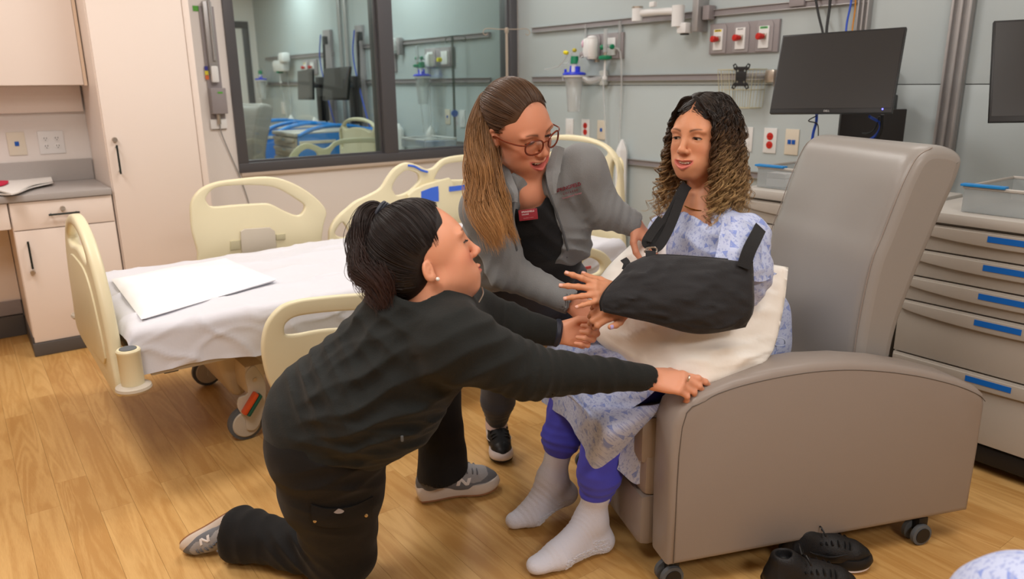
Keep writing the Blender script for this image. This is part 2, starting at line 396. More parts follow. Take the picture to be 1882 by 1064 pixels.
# ---------------- window
def window(n, x0, x1, z0, z1, yc, th=.12, fw=.062, mull=((2.535, 2.645),), mt=None):
    win = tag(empty('window_%d' % n, (x0, yc, z0)), kind='structure')
    y0, y1 = yc - .018, yc + th + .018
    def fr(a, b_): MB().box(((a[0] + b_[0]) / 2, (y0 + y1) / 2, (a[1] + b_[1]) / 2), (b_[0] - a[0], y1 - y0, b_[1] - a[1]), .004).build('frame', M['winframe'], win)
    fr((x0, z0), (x1, z0 + fw)); fr((x0, z1 - fw), (x1, z1)); fr((x0, z0 + fw), (x0 + fw, z1 - fw)); fr((x1 - fw, z0 + fw), (x1, z1 - fw))
    edges = [x0 + fw]
    for a, b_ in mull: fr((a, z0 + fw), (b_, z1 - fw)); edges += [a, b_]
    edges.append(x1 - fw)
    for a, b_ in zip(edges[::2], edges[1::2]):
        MB().span((a - .005, yc + .05, z0 + fw - .005), (b_ + .005, yc + .056, z1 - fw + .005)).build('pane', M['glass'], win)
        # inner glazing bead
        bd = MB()
        for p, q in (((a, z0 + fw), (b_, z0 + fw + .014)), ((a, z1 - fw - .014), (b_, z1 - fw)), ((a, z0 + fw + .014), (a + .012, z1 - fw - .014)), ((b_ - .012, z0 + fw + .014), (b_, z1 - fw - .014))):
            bd.box(((p[0] + q[0]) / 2, yc + .033, (p[1] + q[1]) / 2), (q[0] - p[0], .03, q[1] - p[1]), .002)
        bd.build('glazing_bead', M['winframe'], win)
    return win
window(1, WX0, WX1, WZ0, WZ1, YC)
sobj(MB().box(((WX0 + WX1) / 2, YC - .004, WZ0 - .012), (WX1 - WX0 - .02, .03, .024), .003).build('trim_1', mat('beige_sill', srgb(196, 180, 165), .6)))
# far window of neighbouring room
window(2, 2.2, 3.66, .3, 2.2, 11.15, .12, .09, ())
sobj(MB().span((1.5, 12.6, 0), (4.2, 12.7, CEIL)).build('wall_beyond', M['teal']))
area('ceiling_light_lamp', (3.0, 11.9, CEIL - .05), 1, .5, 14, (.93, 1, .95))
# ---------------- ceiling panels
for x, y, sx, sy in ((1.7, 3.15, 1.2, .5), (-.3, 3.4, .6, 1.2), (-.3, 1.0, .6, 1.2), (1.6, .3, 1.2, .6), (3.1, 1.6, .6, 1.2), (.6, -1.6, 1.2, .6)):
    t = tag(empty('ceiling_light', (x, y, CEIL)), 'recessed ceiling light panel %s' % {(1.7, 3.15): 'over the near hospital bed', (-.3, 3.4): 'over the floor left of the bed', (-.3, 1.0): 'over the floor beside the kneeling carer', (1.6, .3): 'over the recliner arm', (3.1, 1.6): 'over the drawer carts', (.6, -1.6): 'over the open floor behind the photographer'}[(x, y)], 'light', 'recessed ceiling panels')
    f = MB()
    for a, b_ in (((-.5, -.5), (.5, -.46)), ((-.5, .46), (.5, .5)), ((-.5, -.46), (-.46, .46)), ((.46, -.46), (.5, .46))):
        f.span((x + a[0] * sx * 1.1, y + a[1] * sy * 1.1, CEIL - .012), (x + b_[0] * sx * 1.1, y + b_[1] * sy * 1.1, CEIL))
    f.build('frame', M['whiteplas'], t)
# ================================================================= cabinets
YF = 4.45
def pull(parent, a, b_, m=None, out=.03, r=.005):
    a = np.array(a, float); b_ = np.array(b_, float); n = np.array([0, -out, 0]); d = (b_ - a) / np.linalg.norm(b_ - a) * .012
    MB().tube([a + n, b_ + n], r, 8).tube([a + d, a + d + n], r * .8, 6).tube([b_ - d, b_ - d + n], r * .8, 6).build('handle', m or M['pull'], parent)
def lock(parent, c, r=.012):
    MB().lathe(c, [(r * .6, 0), (r, .004), (r, .016), (r * .85, .02)], (0, -1, 0), 16).build('lock', M['steel'], parent)
t = thing('base_cabinet', 'cream base cabinet with one drawer and one door under the grey counter', 'cabinet', (.43, 4.7, 0))
MB().span((.192, YF + .018, .1), (.655, YC - .01, .805)).build('body', M['lam'], t)
MB().box((.42, 4.72, .045), (.47, .5, .11), .004).build('toe_kick', M['base'], t)
MB().box((.42, YF + .0, .035), (.475, .02, .07), .006).build('rubber_base', M['base'], t)
d = MB().box((.4225, YF + .009, .733), (.455, .018, .138), .0015).build('drawer', M['lam'], t); pull(d, (.352, YF, .732), (.491, YF, .732)); lock(d, (.42, YF, .757))
d = MB().box((.4225, YF + .009, .366), (.455, .018, .586), .0015).build('door', M['lam'], t); pull(d, (.243, YF, .61), (.243, YF, .468)); lock(d, (.241, YF, .446))
t = thing('desk_cabinet', 'cream knee-space desk unit with drawer left of the base cabinet', 'cabinet', (-.3, 4.7, 0))
MB().span((-.9, YF + .018, .672), (.188, YC - .01, .805)).build('body', M['lam'], t)
MB().span((-.9, 4.93, .2), (.188, YC - .005, .672)).build('back_panel', M['lam'], t)
MB().span((-.92, 4.46, 0), (-.9, YC - .01, .805)).build('side_panel', M['lam'], t)
MB().box((-.355, YF + .009, .738), (1.08, .018, .128), .0015).build('drawer', M['lam'], t)
MB().box((-.355, 4.918, .06), (1.08, .02, .12), .004).build('rubber_base', M['base'], t)
MB().box((-.355, 4.92, .165), (1.08, .015, .08), .004).build('kick_rail', M['greyplas'], t)
t = thing('countertop', 'grey laminate countertop with backsplash over the cream cabinets', 'countertop', (-.2, 4.7, .81))
MB().box((-.13, (YF - .012 + YC) / 2, .8225), (1.57, YC - YF + .012, .033), .004).build('worktop', M['counter'], t)
MB().box((-.13, YC - .01, .898), (1.57, .02, .118), .003).build('backsplash', M['counter'], t)
t = thing('tall_cabinet', 'tall cream laminate storage cabinet reaching up beside the window', 'cabinet', (.9, 4.7, 0))
MB().span((.661, YF + .018, .06), (1.16, YC - .005, 2.5)).build('body', M['lam'], t)
MB().box((.91, 4.72, .03), (.5, .5, .06), .004).build('toe_kick', M['base'], t)
d = MB().box((.893, YF + .009, 1.28), (.452, .018, 2.42), .0015).build('door', M['lam'], t); pull(d, (.708, YF, 1.06), (.708, YF, .91)); lock(d, (.706, YF, 1.087), .013)
MB().box((1.142, YF + .02, 1.28), (.034, .02, 2.42), .001).build('filler_strip', M['lam'], t)
t = thing('wall_cabinet', 'cream wall cabinet hanging above the grey counter', 'cabinet', (.1, 4.8, 1.37))
MB().span((-.9, 4.706, 1.361), (.655, YC - .005, 2.5)).build('body', M['lam'], t)
for a, b_ in ((.03, .637), (-.58, .026)):
    MB().box(((a + b_) / 2, 4.697, 1.93), (b_ - a, .018, 1.13), .0015).build('door', M['lam'], t)
MB().span((.639, 4.69, 1.361), (.655, 4.706, 2.5)).build('filler_strip', mat('beige_edge', srgb(222, 196, 172), .5), t)
MB().box((-.1, 4.96, 1.29), (1.5, .03, .14), .002).build('light_valance', M['lam'], t)
# towel with red stripe on counter
MT = mat('white_terry', srgb(236, 232, 228), .9, bump=(220, .5)); MRED = mat('red_stripe_cloth', srgb(205, 30, 70), .85)
t = thing('folded_towel', 'rumpled white cloth with a red corner lying on the grey counter', 'towel', (.2, 4.62, .84))
P = [on(-70, 335, 2, .842), on(20, 338, 2, .842), on(70, 335, 2, .845), on(98, 337, 2, .845)]
def cloth_pile(pts_lo, pts_hi, z, th, parent, m, name, seed):
    r = np.random.RandomState(seed); n = len(pts_lo)
    rows = []
    for k in range(4):
        t_ = k / 3; rows.append([np.array(a) * (1 - t_) + np.array(b_) * t_ + np.array([0, 0, z + r.rand() * th]) for a, b_ in zip(pts_lo, pts_hi)])
    G = patch(rows, 5, 5); MB().grid(G, .006).build(name, m, parent)
lo = [on(-60, 352, 2, .84), on(-5, 360, 2, .84), on(28, 363, 2, .84), on(60, 350, 2, .84), on(99, 341, 2, .84)]
hi = [on(-60, 338, 2, .84), on(0, 340, 2, .84), on(40, 337, 2, .84), on(70, 336, 2, .84), on(96, 334, 2, .84)]
cloth_pile(lo, hi, .008, .018, t, MT, 'cloth', 2)
cloth_pile([p + np.array([.0, .01, 0]) for p in lo], [p + np.array([.0, .03, 0]) for p in hi], .016, .012, t, MT, 'upper_fold', 5)
lo = [on(-60, 346, 2, .87), on(-10, 344, 2, .87), on(5, 342, 2, .87), on(15, 338, 2, .87)]; hi = [on(-60, 336, 2, .87), on(-10, 335, 2, .87), on(5, 335, 2, .87), on(16, 335, 2, .87)]
cloth_pile(lo, hi, .004, .004, t, MRED, 'red_corner', 3)
# ================================================================= wall plates
def plate(label, P, face, w_, h_, kind, group=None, m=None):
    """P centre on wall; face: 'A' (normal -y) or 'B' (normal -x)"""
    if face == 'A': ex, n = np.array([1., 0, 0]), np.array([0, -1., 0])
    elif face == 'C': ex, n = np.array([1., 0, 0]), np.array([0, 1., 0])
    else: ex, n = np.array([0, -1., 0]), np.array([-1., 0, 0])
    ez = np.array([0, 0, 1.]); t = thing('wall_outlet', label, 'outlet', P, group); P = np.array(P, float)
    def bx(name, dx, dz, sx, sz, d0, d1, mt, bev=.001):
        c = P + ex * dx + ez * dz + n * (d0 + d1) / 2
        sz3 = np.abs(ex) * sx + np.abs(n) * (d1 - d0) + ez * sz
        return MB().box(c, sz3, bev).build(name, mt, t)
    pm = m or (M['ivory'] if kind in ('data', 'data2') else M['whiteplas'])
    bx('cover_plate', 0, 0, w_, h_, 0, .007, pm, .003)
    if kind == 'duplex_red' or kind == 'duplex':
        for s in (1, -1):
            c = P + ez * s * h_ * .17 + n * .006
            MB().lathe(c, [(w_ * .25, 0), (w_ * .25, .003), (w_ * .2, .004)], n, 14).build('receptacle', M['redplas'] if kind == 'duplex_red' else M['whiteplas'], t)
            sl = MB(); sl.smooth = False
            for dx in (-.006, .006): sl.box(c + ex * dx + n * .0045, np.abs(ex) * .0025 + np.abs(n) * .001 + ez * .009)
            sl.build('slots', M['black'] if kind == 'duplex' else mat('dark_red_slot', srgb(110, 20, 18)), t)
    elif kind == 'quad':
        for s in (1, -1):
            for q in (-1, 1):
                c = P + ez * s * h_ * .17 + ex * q * w_ * .22 + n * .006
                MB().lathe(c, [(w_ * .13, 0), (w_ * .13, .003), (w_ * .1, .004)], n, 14).build('receptacle', M['whiteplas'], t)
                sl = MB(); sl.smooth = False
                for dx in (-.006, .006): sl.box(c + ex * dx + ez * .003 + n * .0045, np.abs(ex) * .0025 + np.abs(n) * .001 + ez * .009)
                sl.box(c - ez * .008 + n * .0045, np.abs(ex) * .004 + np.abs(n) * .001 + ez * .004)
                sl.build('slots', M['black'], t)
    elif kind == 'data': bx('data_port', 0, 0, .02, .024, .004, .011, M['blueplas'])
    elif kind == 'data2':
        for q in (-.013, .013): bx('data_port', q, 0, .02, .024, .004, .011, M['blueplas'])
    elif kind == 'toggle': bx('switch', 0, 0, .03, .06, .004, .010, M['whiteplas'])
    return t
plate('ivory data plate with a blue port above the grey backsplash', (.307, YC, 1.057), 'A', .085, .125, 'data')
plate('white four-gang outlet plate above the grey backsplash', (.472, YC, 1.056), 'A', .125, .125, 'quad')
plate('white outlet plate behind the bed headboard, beside the red receptacles', (XC - .014, 4.352, 1.02), 'B', .085, .135, 'toggle')
plate('white plate with two red receptacles behind the bed headboard', (XC - .014, 4.175, 1.02), 'B', .085, .135, 'duplex_red')
plate('ivory data plate with blue port behind the bed headboard', (XC - .014, 4.005, 1.02), 'B', .085, .135, 'data')
plate('white duplex outlet right beside the curly hair of the seated patient', (XC - .014, 2.775, 1.02), 'B', .085, .14, 'duplex')
plate('white plate with two red receptacles left of the grey recliner top', (XC - .014, 2.615, 1.02), 'B', .085, .14, 'duplex_red')
plate('ivory plate with two blue data ports touching the recliner outline', (XC - .014, 2.475, 1.02), 'B', .085, .14, 'data2')
# ================================================================= call box (wall light unit) beside window
t = thing('wall_device', 'grey wall-mounted backplate with white handset cradle and grey transformer box beside window', 'device', (1.39, YC - .02, 1.1))
MB().box((1.393, YC - .006, 1.45), (.088, .012, .73), .003).build('backplate', M['greyplas'], t)
MB().box((1.392, YC - .025, 1.63), (.05, .035, .42), .003).build('channel', M['alu'], t)
MB().box((1.394, YC - .03, 1.42), (.045, .035, .1), .012).build('handset', M['whiteplas'], t)
MB().box((1.396, YC - .035, 1.26), (.092, .06, .155), .006).build('transformer_box', M['greyplas'], t)
MB().box((1.39, YC - .012, 1.12), (.1, .014, .06), .003).build('lower_plate', M['whiteplas'], t)
MB().cyl((1.39, YC - .03, 1.18), (1.39, YC - .03, 1.12), .012, 12).build('plug', M['steel'], t)
MG = mat('green_label', srgb(90, 170, 60), .5)
MB().box((1.405, YC - .066, 1.31), (.03, .002, .01)).build('green_mark', MG, t)
for k, cc in enumerate(((60, 60, 150), (225, 210, 60), (220, 110, 50))):
    MB().box((1.352, YC - .014, 1.455 - k * .027), (.02, .004, .024)).build('colour_label', mat('label_%s' % ['blue', 'yellow', 'orange'][k], srgb(*cc), .5), t)
MB().box((1.36, YC - .004, 1.80), (.085, .003, .03)).build('green_sign', MG, t)
MB().cyl((1.40, YC - .05, 1.5), (1.40, YC - .045, 2.6), .009, 8).build('conduit', M['alu'], t)
t = tag(MB().tube(catmull([(1.392, YC - .03, 1.115), (1.40, YC - .02, 1.06), (1.44, YC - .012, .93), (1.487, YC - .012, .78), (1.53, YC - .012, .58), (1.56, YC - .01, .3), (1.57, YC - .02, .06)], 6), .0035, 6).build('power_cord', M['cable']), 'thin grey cord hanging down the white wall from the wall unit', 'cord')
# ================================================================= rails and equipment on the head wall
def rail(label, y0, y1, z, group='equipment rails on the head wall'):
    t = thing('equipment_rail', label, 'rail', (XC - .02, (y0 + y1) / 2, z), group)
    x = XC - .014
    MB().box((x - .008, (y0 + y1) / 2, z), (.016, y1 - y0, .032), .002).build('channel', M['greyplas'], t)
    MB().box((x - .016, (y0 + y1) / 2, z + .017), (.02, y1 - y0, .005), .001).build('upper_lip', M['alu'], t)
    MB().box((x - .016, (y0 + y1) / 2, z - .017), (.02, y1 - y0, .005), .001).build('lower_lip', M['alu'], t)
rail('upper grey equipment rail running above the suction canister and monitor', 2.1, 4.79, 1.733)
rail('middle grey equipment rail behind the suction canister', 2.35, 4.79, 1.372)
rail('low grey equipment rail behind the seated patient', 2.35, 3.80, .82)
MB_ = M['greyplas']
# gas outlet panels
def gas_panel(label, y0, y1, z0, z1, n, reds=True):
    t = thing('gas_outlet_panel', label, 'medical gas panel', (XC - .014, (y0 + y1) / 2, z0))
    x = XC - .014; wd = (y0 - y1) / n
    MB().box((x - .009, (y0 + y1) / 2, (z0 + z1) / 2), (.018, y0 - y1, z1 - z0), .003).build('back_panel', MB_, t)
    for k in range(n):
        yc = y0 - wd * (k + .5) + wd * .05
        hw_ = wd * .3
        MB().plate([(-hw_ * 1.15, -.08), (hw_ * 1.15, -.08), (hw_ * 1.15, .06), (hw_ * .9, .08), (-hw_ * .9, .08), (-hw_ * 1.15, .06)], [], (x - .018, yc, (z0 + z1) / 2), (0, -1, 0), (0, 0, 1), (-1, 0, 0), .006, .002).build('bay', mat('bay_grey', srgb(158, 152, 154), .5) if k == 0 else bpy.data.materials['bay_grey'], t)
        pl = MB().box((x - .028, yc, (z0 + z1) / 2 - .005), (.008, wd * .42, (z1 - z0) * .68), .002).build('white_faceplate', M['whiteplas'], t)
        if reds:
            MB().box((x - .035, yc - .006, (z0 + z1) / 2), (.01, .03, .03), .003).build('socket_block', M['steel'], pl)
            MB().lathe((x - .036, yc, (z0 + z1) / 2 - .002), [(.014, 0), (.014, .015), (.018, .02), (.018, .04), (.013, .044)], (-1, .15, 0), 16).build('red_knob', M['redplas'], pl)
            words = ['MED AIR', 'VACUUM', 'OXYGEN'][k % 3]; cc = [(226, 205, 60), (235, 235, 235), (120, 200, 130)][k % 3]
            MB().box((x - .0325, yc, (z0 + z1) / 2 + .045), (.001, wd * .32, .012)).build('colour_band', mat('band_%d' % k, srgb(*cc), .5), pl)
            txt(words, .009, (x - .0335, yc, (z0 + z1) / 2 + .045), (0, -1, 0), (0, 0, 1), M['black'], pl)
    return t
gas_panel('grey panel of three medical gas outlets with red knobs left of the monitor', 3.075, 2.605, 1.50, 1.672, 3)
gas_panel('grey gas outlet panel behind the suction regulator and flowmeter', 4.16, 3.80, 1.50, 1.668, 2, False)
# wall arm (VESA elbow) on upper rail
t = thing('mounting_bracket', 'white swivel mounting arm clamped on the upper rail', 'mounting arm', (XC - .05, 3.2, 1.7))
MB().box((3.71, 3.13, 1.725), (.1, .045, .19), .006).build('rail_clamp', M['alu'], t)
MB().box((3.72, 3.075, 1.735), (.06, .05, .08), .006).build('clamp_block', M['greyplas'], t)
MB().box((3.66, 3.20, 1.655), (.07, .07, .06), .008).build('lower_bracket', M['whiteplas'], t)
MB().box((3.66, 3.20, 1.622), (.03, .045, .012), .002).build('lock_catch', M['black'], t)
MB().cyl((3.64, 3.24, 1.665), (3.64, 3.24, 1.785), .038, 20).build('elbow', M['whiteplas'], t)
MB().tube([(3.64, 3.24, 1.755), (3.6, 3.37, 1.757), (3.56, 3.5, 1.755)], [.022, .02, .022], 12).build('arm_tube', M['whiteplas'], t)
MB().cyl((3.56, 3.5, 1.71), (3.56, 3.5, 1.785), .033, 20).build('end_joint', M['whiteplas'], t)
MB().cyl((3.56, 3.5, 1.785), (3.56, 3.5, 1.795), .035, 20).build('joint_ring', M['steel'], t)
MB().box((3.58, 3.39, 1.80), (.03, .04, .03), .005).build('top_cap', M['whiteplas'], t)
# VESA plate + wire basket on middle rail
t = thing('mount_plate', 'black four-eared mounting plate on a silver arm before the wire basket', 'mount', (3.6, 2.78, 1.36))
c = np.array([3.585, 2.715, 1.372])
ol = [(-.05, -.062), (-.036, -.07), (-.022, -.052), (.022, -.052), (.036, -.07), (.05, -.062), (.044, -.04), (.03, -.03), (.03, .03), (.044, .04), (.05, .062), (.036, .07), (.022, .052), (-.022, .052), (-.036, .07), (-.05, .062), (-.044, .04), (-.03, .03), (-.03, -.03), (-.044, -.04)]
hol = [[(a + .006 * math.cos(q), b_ + .006 * math.sin(q)) for q in np.linspace(0, 2 * math.pi, 8, endpoint=False)] for a, b_ in ((-.037, -.055), (.037, -.055), (-.037, .055), (.037, .055), (-.02, .03), (.02, -.03), (-.02, -.028), (.02, .03))]
exv = np.array([.25, -.97, 0]); exv /= np.linalg.norm(exv); ezv = np.cross(exv, [0, 0, 1.])
MB().plate(ol, hol, c, exv, (0, 0, 1), -ezv if ezv[0] > 0 else ezv, .006, .001).build('plate', M['black'], t)
MB().cyl(c + np.array([.01, 0, 0]), (3.72, 2.66, 1.372), .014, 12).build('arm', M['alu'], t)
MB().box((3.70, 2.60, 1.372), (.05, .06, .07), .01).build('rail_clamp', M['steel'], t)
MB().box((3.715, 2.45, 1.33), (.03, .28, .03), .003).build('bracket_bar', M['alu'], t)
MB().box((3.735, 2.43, 1.40), (.02, .3, .022), .003).build('upper_bar', M['greyplas'], t)
t = thing('wire_basket', 'small cream wire basket hanging on the middle rail behind the mounting plate', 'basket', (3.68, 2.8, 1.2))
mW = mat('cream_wire', srgb(200, 196, 170), .4, metal=.2)
fr = MB(); by0, by1, bz0, bz1, bx0, bx1 = 2.905, 2.665, 1.20, 1.41, 3.62, 3.745
def rect(x0, x1, y0, y1, z, r=.0025): fr.tube([(x0, y0, z), (x1, y0, z), (x1, y1, z), (x0, y1, z)], r, 6, closed=True)
rect(bx0, bx1, by0, by1, bz1, .003); rect(bx0 + .02, bx1, by0 - .02, by1 + .02, bz0, .003); rect(bx0 + .01, bx1, by0 - .01, by1 + .01, 1.30, .002)
fr.build('frame_rings', mW, t)
ws = MB()
for k in range(13):
    y = by0 + (by1 - by0) * k / 12; y2 = by0 - .02 + (by1 - by0 + .04) * k / 12
    ws.tube([(bx0, y, bz1), (bx0 + .02, y2, bz0), (bx1, y2, bz0)], .0016, 5)
for k in range(5):
    x = bx0 + (bx1 - bx0) * k / 4
    ws.tube([(x, by0, bz1), (x + .01, by0 - .02, bz0)], .0016, 5); ws.tube([(x, by1, bz1), (x + .01, by1 + .02, bz0)], .0016, 5)
w_ = ws.build('wires', mW, t); w_['kind'] = 'stuff'
# ---------------- suction set: regulator, canister, flowmeter
MGRN = mat('green_plastic', srgb(15, 130, 90), .35); MBLU = mat('vivid_blue_plastic', srgb(40, 60, 215), .35); MYEL = mat('yellow_plastic', srgb(235, 220, 20), .4)
def canister(label, x, y, z, s=1.25, mir=1, group=None):
    t = thing('suction_canister', label, 'suction canister', (x, y, z), group)
    Lt = lambda c, pr, n=24: MB().lathe(c, [(r * s, h * s) for r, h in pr], (0, 0, 1), n)
    Lt((x, y, z - .19 * s), [(.034, 0), (.036, .004), (.050, .186), (.052, .188)]).build('jar', M['clear'], t)
    Lt((x, y, z - .005), [(.054, 0), (.062, .004), (.062, .012), (.05, .016)]).build('lid_rim', M['whiteplas'], t)
    lid = Lt((x, y, z + .010), [(.06, 0), (.066, .003), (.064, .012), (.045, .018)]).build('blue_lid', MBLU, t)
    q = s * mir
    MB().cyl((x, y + .03 * q, z + .02), (x, y + .03 * q, z + .06 * s), .012, 10, .006).cyl((x, y - .028 * q, z + .02), (x, y - .028 * q, z + .055 * s), .018, 10).cyl((x - .03, y + .048 * q, z + .02), (x - .03, y + .048 * q, z + .042 * s), .009, 8).build('lid_port', MBLU, lid)
    MB().cyl((x, y - .002, z + .02), (x, y - .002, z + .07 * s), .022, 14).build('white_collar', M['whiteplas'], t)
    MB().cyl((x, y - .002, z + .07 * s), (x, y - .002, z + .11 * s), .031, 14, .026).build('green_cap', MGRN, t)
    MB().tube(catmull([(XC - .05, y - .15 * mir, z - .01), (x + .06, y - .10 * mir, z - .03), (x + .03, y - .055 * mir, z - .005)], 5), .022, 8).build('bracket_arm', M['clear'], t)
    MB().box((XC - .04, y - .16 * mir, z - .01), (.045, .055, .10), .01).build('rail_bracket', bpy.data.materials.get('frosted_bracket') or mat('frosted_bracket', srgb(205, 210, 208), .4), t)
    MB().tube(catmull([(x, y - .03 * mir, z + .065), (x + .01, y - .06 * mir, z + .13), (XC - .09, y - .11 * mir, z + .16), (XC - .07, y - .10 * mir, z + .10)], 6), .0055, 6).build('tube', M['clear'], t)
    return t
canister('clear suction canister with a blue lid on the middle rail above the bed', 3.60, 4.13, 1.385)
t = thing('suction_regulator', 'white oval suction regulator with dial beside the canister', 'regulator', (3.66, 4.05, 1.57))
MB().tube([(3.645, 4.0, 1.515), (3.645, 4.0, 1.64)], [.04, .04], 20).build('housing', M['whiteplas'], t)
MB().lathe((3.645, 4.0, 1.5), [(.03, 0), (.04, .02), (.042, .08), (.04, .13), (.028, .148), (.012, .153)], (0, 0, 1), 20).build('body_cap', M['whiteplas'], t)
MB().box((3.645, 4.03, 1.575), (.07, .08, .135), .03).build('body', M['whiteplas'], t)
MB().lathe((3.63, 4.072, 1.60), [(.026, 0), (.026, .006), (.022, .008)], (-.6, .8, 0), 20).build('dial', mat('dial_pink', srgb(235, 190, 215), .4), t)
MB().lathe((3.625, 4.078, 1.60), [(.015, 0), (.015, .005)], (-.6, .8, 0), 16).build('dial_face', M['whiteplas'], t)
MB().lathe((3.63, 4.072, 1.53), [(.02, 0), (.02, .02), (.016, .024)], (-.6, .8, 0), 16).build('control_knob', M['greyplas'], t)
MB().cyl((3.69, 4.0, 1.48), (3.69, 4.0, 1.5), .02, 12).build('base_fitting', M['steel'], t)
t = thing('suction_tubing', 'bundle of clear suction tubing with yellow connector above the blue lid', 'tubing', (3.6, 4.15, 1.55))
MB().lathe((3.60, 4.20, 1.545), [(.010, 0), (.014, .008), (.014, .03), (.01, .036)], (-.2, 1, .2), 12).build('yellow_connector', MYEL, t)
MB().lathe((3.62, 4.14, 1.56), [(.010, 0), (.014, .008), (.014, .02), (.008, .03)], (0, 1, .2), 12).build('yellow_cap', mat('olive_plastic', srgb(190, 175, 50), .4), t)
MB().tube(catmull([(3.60, 4.2, 1.54), (3.6, 4.24, 1.5), (3.6, 4.3, 1.46), (3.6, 4.38, 1.445), (3.6, 4.46, 1.44)], 6), .005, 6).tube(catmull([(3.60, 4.15, 1.55), (3.59, 4.18, 1.48), (3.59, 4.24, 1.47), (3.6, 4.26, 1.40), (3.6, 4.25, 1.36)], 6), .004, 6).build('tubes', M['clear'], t)
MB().cyl((3.62, 4.17, 1.44), (3.62, 4.19, 1.38), .012, 10).build('white_clip', M['whiteplas'], t)
def flowmeter(label, x, y, z, group=None):
    t = thing('oxygen_flowmeter', label, 'flowmeter', (x, y, z), group)
    MB().cyl((x, y, z + .05), (x, y, z + .20), .015, 14).build('glass_tube', M['clear'], t)
    MB().cyl((x, y, z + .02), (x, y, z + .05), .012, 10).build('stem', M['steel'], t)
    MB().lathe((x, y, z), [(.02, 0), (.045, .006), (.047, .014), (.045, .026), (.02, .032)], (0, 0, 1), 10).build('green_wheel', MGRN, t)
    for s in (-1, 1): MB().lathe((x + .02, y + .035 * s, z + .085), [(.014, 0), (.017, .006), (.017, .02), (.012, .026)], (-.3, s, 0), 12).build('green_knob', MGRN, t)
    MB().cyl((x + .02, y - .045, z + .09), (x + .02, y + .045, z + .09), .012, 10).build('cross_tube', M['clear'], t)
    MB().cyl((x, y, z - .11), (x, y, z), .007, 8).build('outlet_stem', M['whiteplas'], t)
    MB().cyl((x, y, z - .125), (x, y, z - .105), .016, 10).build('outlet_nozzle', M['whiteplas'], t)
    MB().tube(catmull([(x + .02, y - .045, z + .08), (x + .05, y - .09, z + .05), (x + .06, y - .10, z - .12), (x + .07, y - .09, z - .3), (x + .07, y - .085, z - .55)], 6), .006, 6).tube(catmull([(x, y + .02, z - .1), (x + .03, y + .03, z - .3), (x + .05, y + .02, z - .6)], 6), .006, 6).build('hanging_tube', M['clear'], t)
flowmeter('oxygen flowmeter with green wheel and green knobs right of the white regulator', 3.66, 3.885, 1.49)
for y in (4.175, 3.83):
    t = tag(MB().cyl((XC - .03, y, 1.60 if y > 4 else 1.56), (XC - .03, y, 1.74), .009 if y > 4 else .014, 8).build('hanging_tube_holder', M['clear']), 'clear tube hanging from the upper rail above the %s' % ('blue-lidded canister' if y > 4 else 'green flowmeter'), 'tube')
t = thing('wall_bumper_post', 'white pointed bumper post on the wall beside the bed headboard', 'post', (3.7, 3.74, 0))
MB().lathe((3.70, 3.74, .1), [(.042, 0), (.042, .79), (.036, .81), (.008, .87)], (0, 0, 1), 6).build('column', M['whiteplas'], t)
MB().lathe((3.70, 3.74, 0), [(.06, 0), (.06, .08), (.045, .1)], (0, 0, 1), 16).build('foot', M['ivory'], t)
# pipes from headwall: vertical rail posts
def post(label, y0, y1, z0=0.0):
    t = thing('wall_channel_post', label, 'rail post', (XC, (y0 + y1) / 2, 0))
    x = XC - .016; wv = abs(y1 - y0)
    MB().span((x - .02, y0, z0), (x, y1, CEIL)).build('back_channel', M['alu'], t)
    for q in (.08, .5, .92):
        yy = y0 + (y1 - y0) * q
        MB().box((x - .028, yy, (z0 + CEIL) / 2), (.02, wv * .14, CEIL - z0), .003).build('rib', M['alu'], t)
post('ribbed aluminium wall post between the two black monitors', 1.62, 1.71)
post('narrow aluminium wall post rising behind the wide black monitor', 2.095, 2.155, 0)
t = tag(MB().box((XC - .03, 2.50, 1.75), (.04, .09, .05), .005).build('rail_end_box', M['greyplas']), 'small grey box at the right end of the upper rail', 'box')

# ================================================================= monitors
def monitor(label, cs, D, brand=True, group=None):
    """cs: 4 corner 3D points TL,TR,BR,BL"""
    TL, TR, BR, BL = [np.array(q, float) for q in cs]
    ex = (TR - TL); w0 = np.linalg.norm(ex); ex = ex / w0; ey = (TL - BL); h0 = np.linalg.norm(ey); ey = ey / h0
    ez = np.cross(ex, ey); ez /= np.linalg.norm(ez)   # towards viewer
    ey = np.cross(ez, ex); c = (TL + TR + BR + BL) / 4
    R = np.array([ex, ey, ez]).T
    t = thing('monitor', label, 'monitor', c, group)
    MB().box(c - ez * .012, (w0, h0, .022), .003, R).build('casing', M['black'], t)
    scr = MB().box(c + ey * .006, (w0 - .012, h0 - .028, .0012), 0, R); scr.smooth = False
    scr.build('screen', mat('screen_off', srgb(52, 51, 51), .32, spec=.4), t)
    MB().box(c - ez * .035, (w0 * .6, h0 * .6, .03), .01, R).build('back_shell', M['black'], t)
    if brand:
        txt('DELL', .011, c - ey * (h0 / 2 - .0085) + ez * .001 - ex * .005, ex, ey, mat('logo_silver', srgb(200, 200, 200), .3), t)
    return t, c, ex, ey, ez
tm, mc, mex, mey, mez = monitor('wide black computer monitor on the wall behind the recliner', [at(1436, 63, 3.28), at(1663, 47, 2.98), at(1636, 214, 2.97), at(1421, 206, 3.27)], 3.1)
MB().lathe(tuple(mc - mey * .158 + mex * .21 + mez * .001), [(.003, 0), (.003, .002)], tuple(mez), 8).build('power_led', mat('blue_led', srgb(60, 60, 255), .4, emit=((.1, .1, 1, 1), 6)), tm)
t = thing('monitor_mount', 'black wall mount and keyboard tray column below the wide monitor', 'mount', (3.5, 2.1, 1.1))
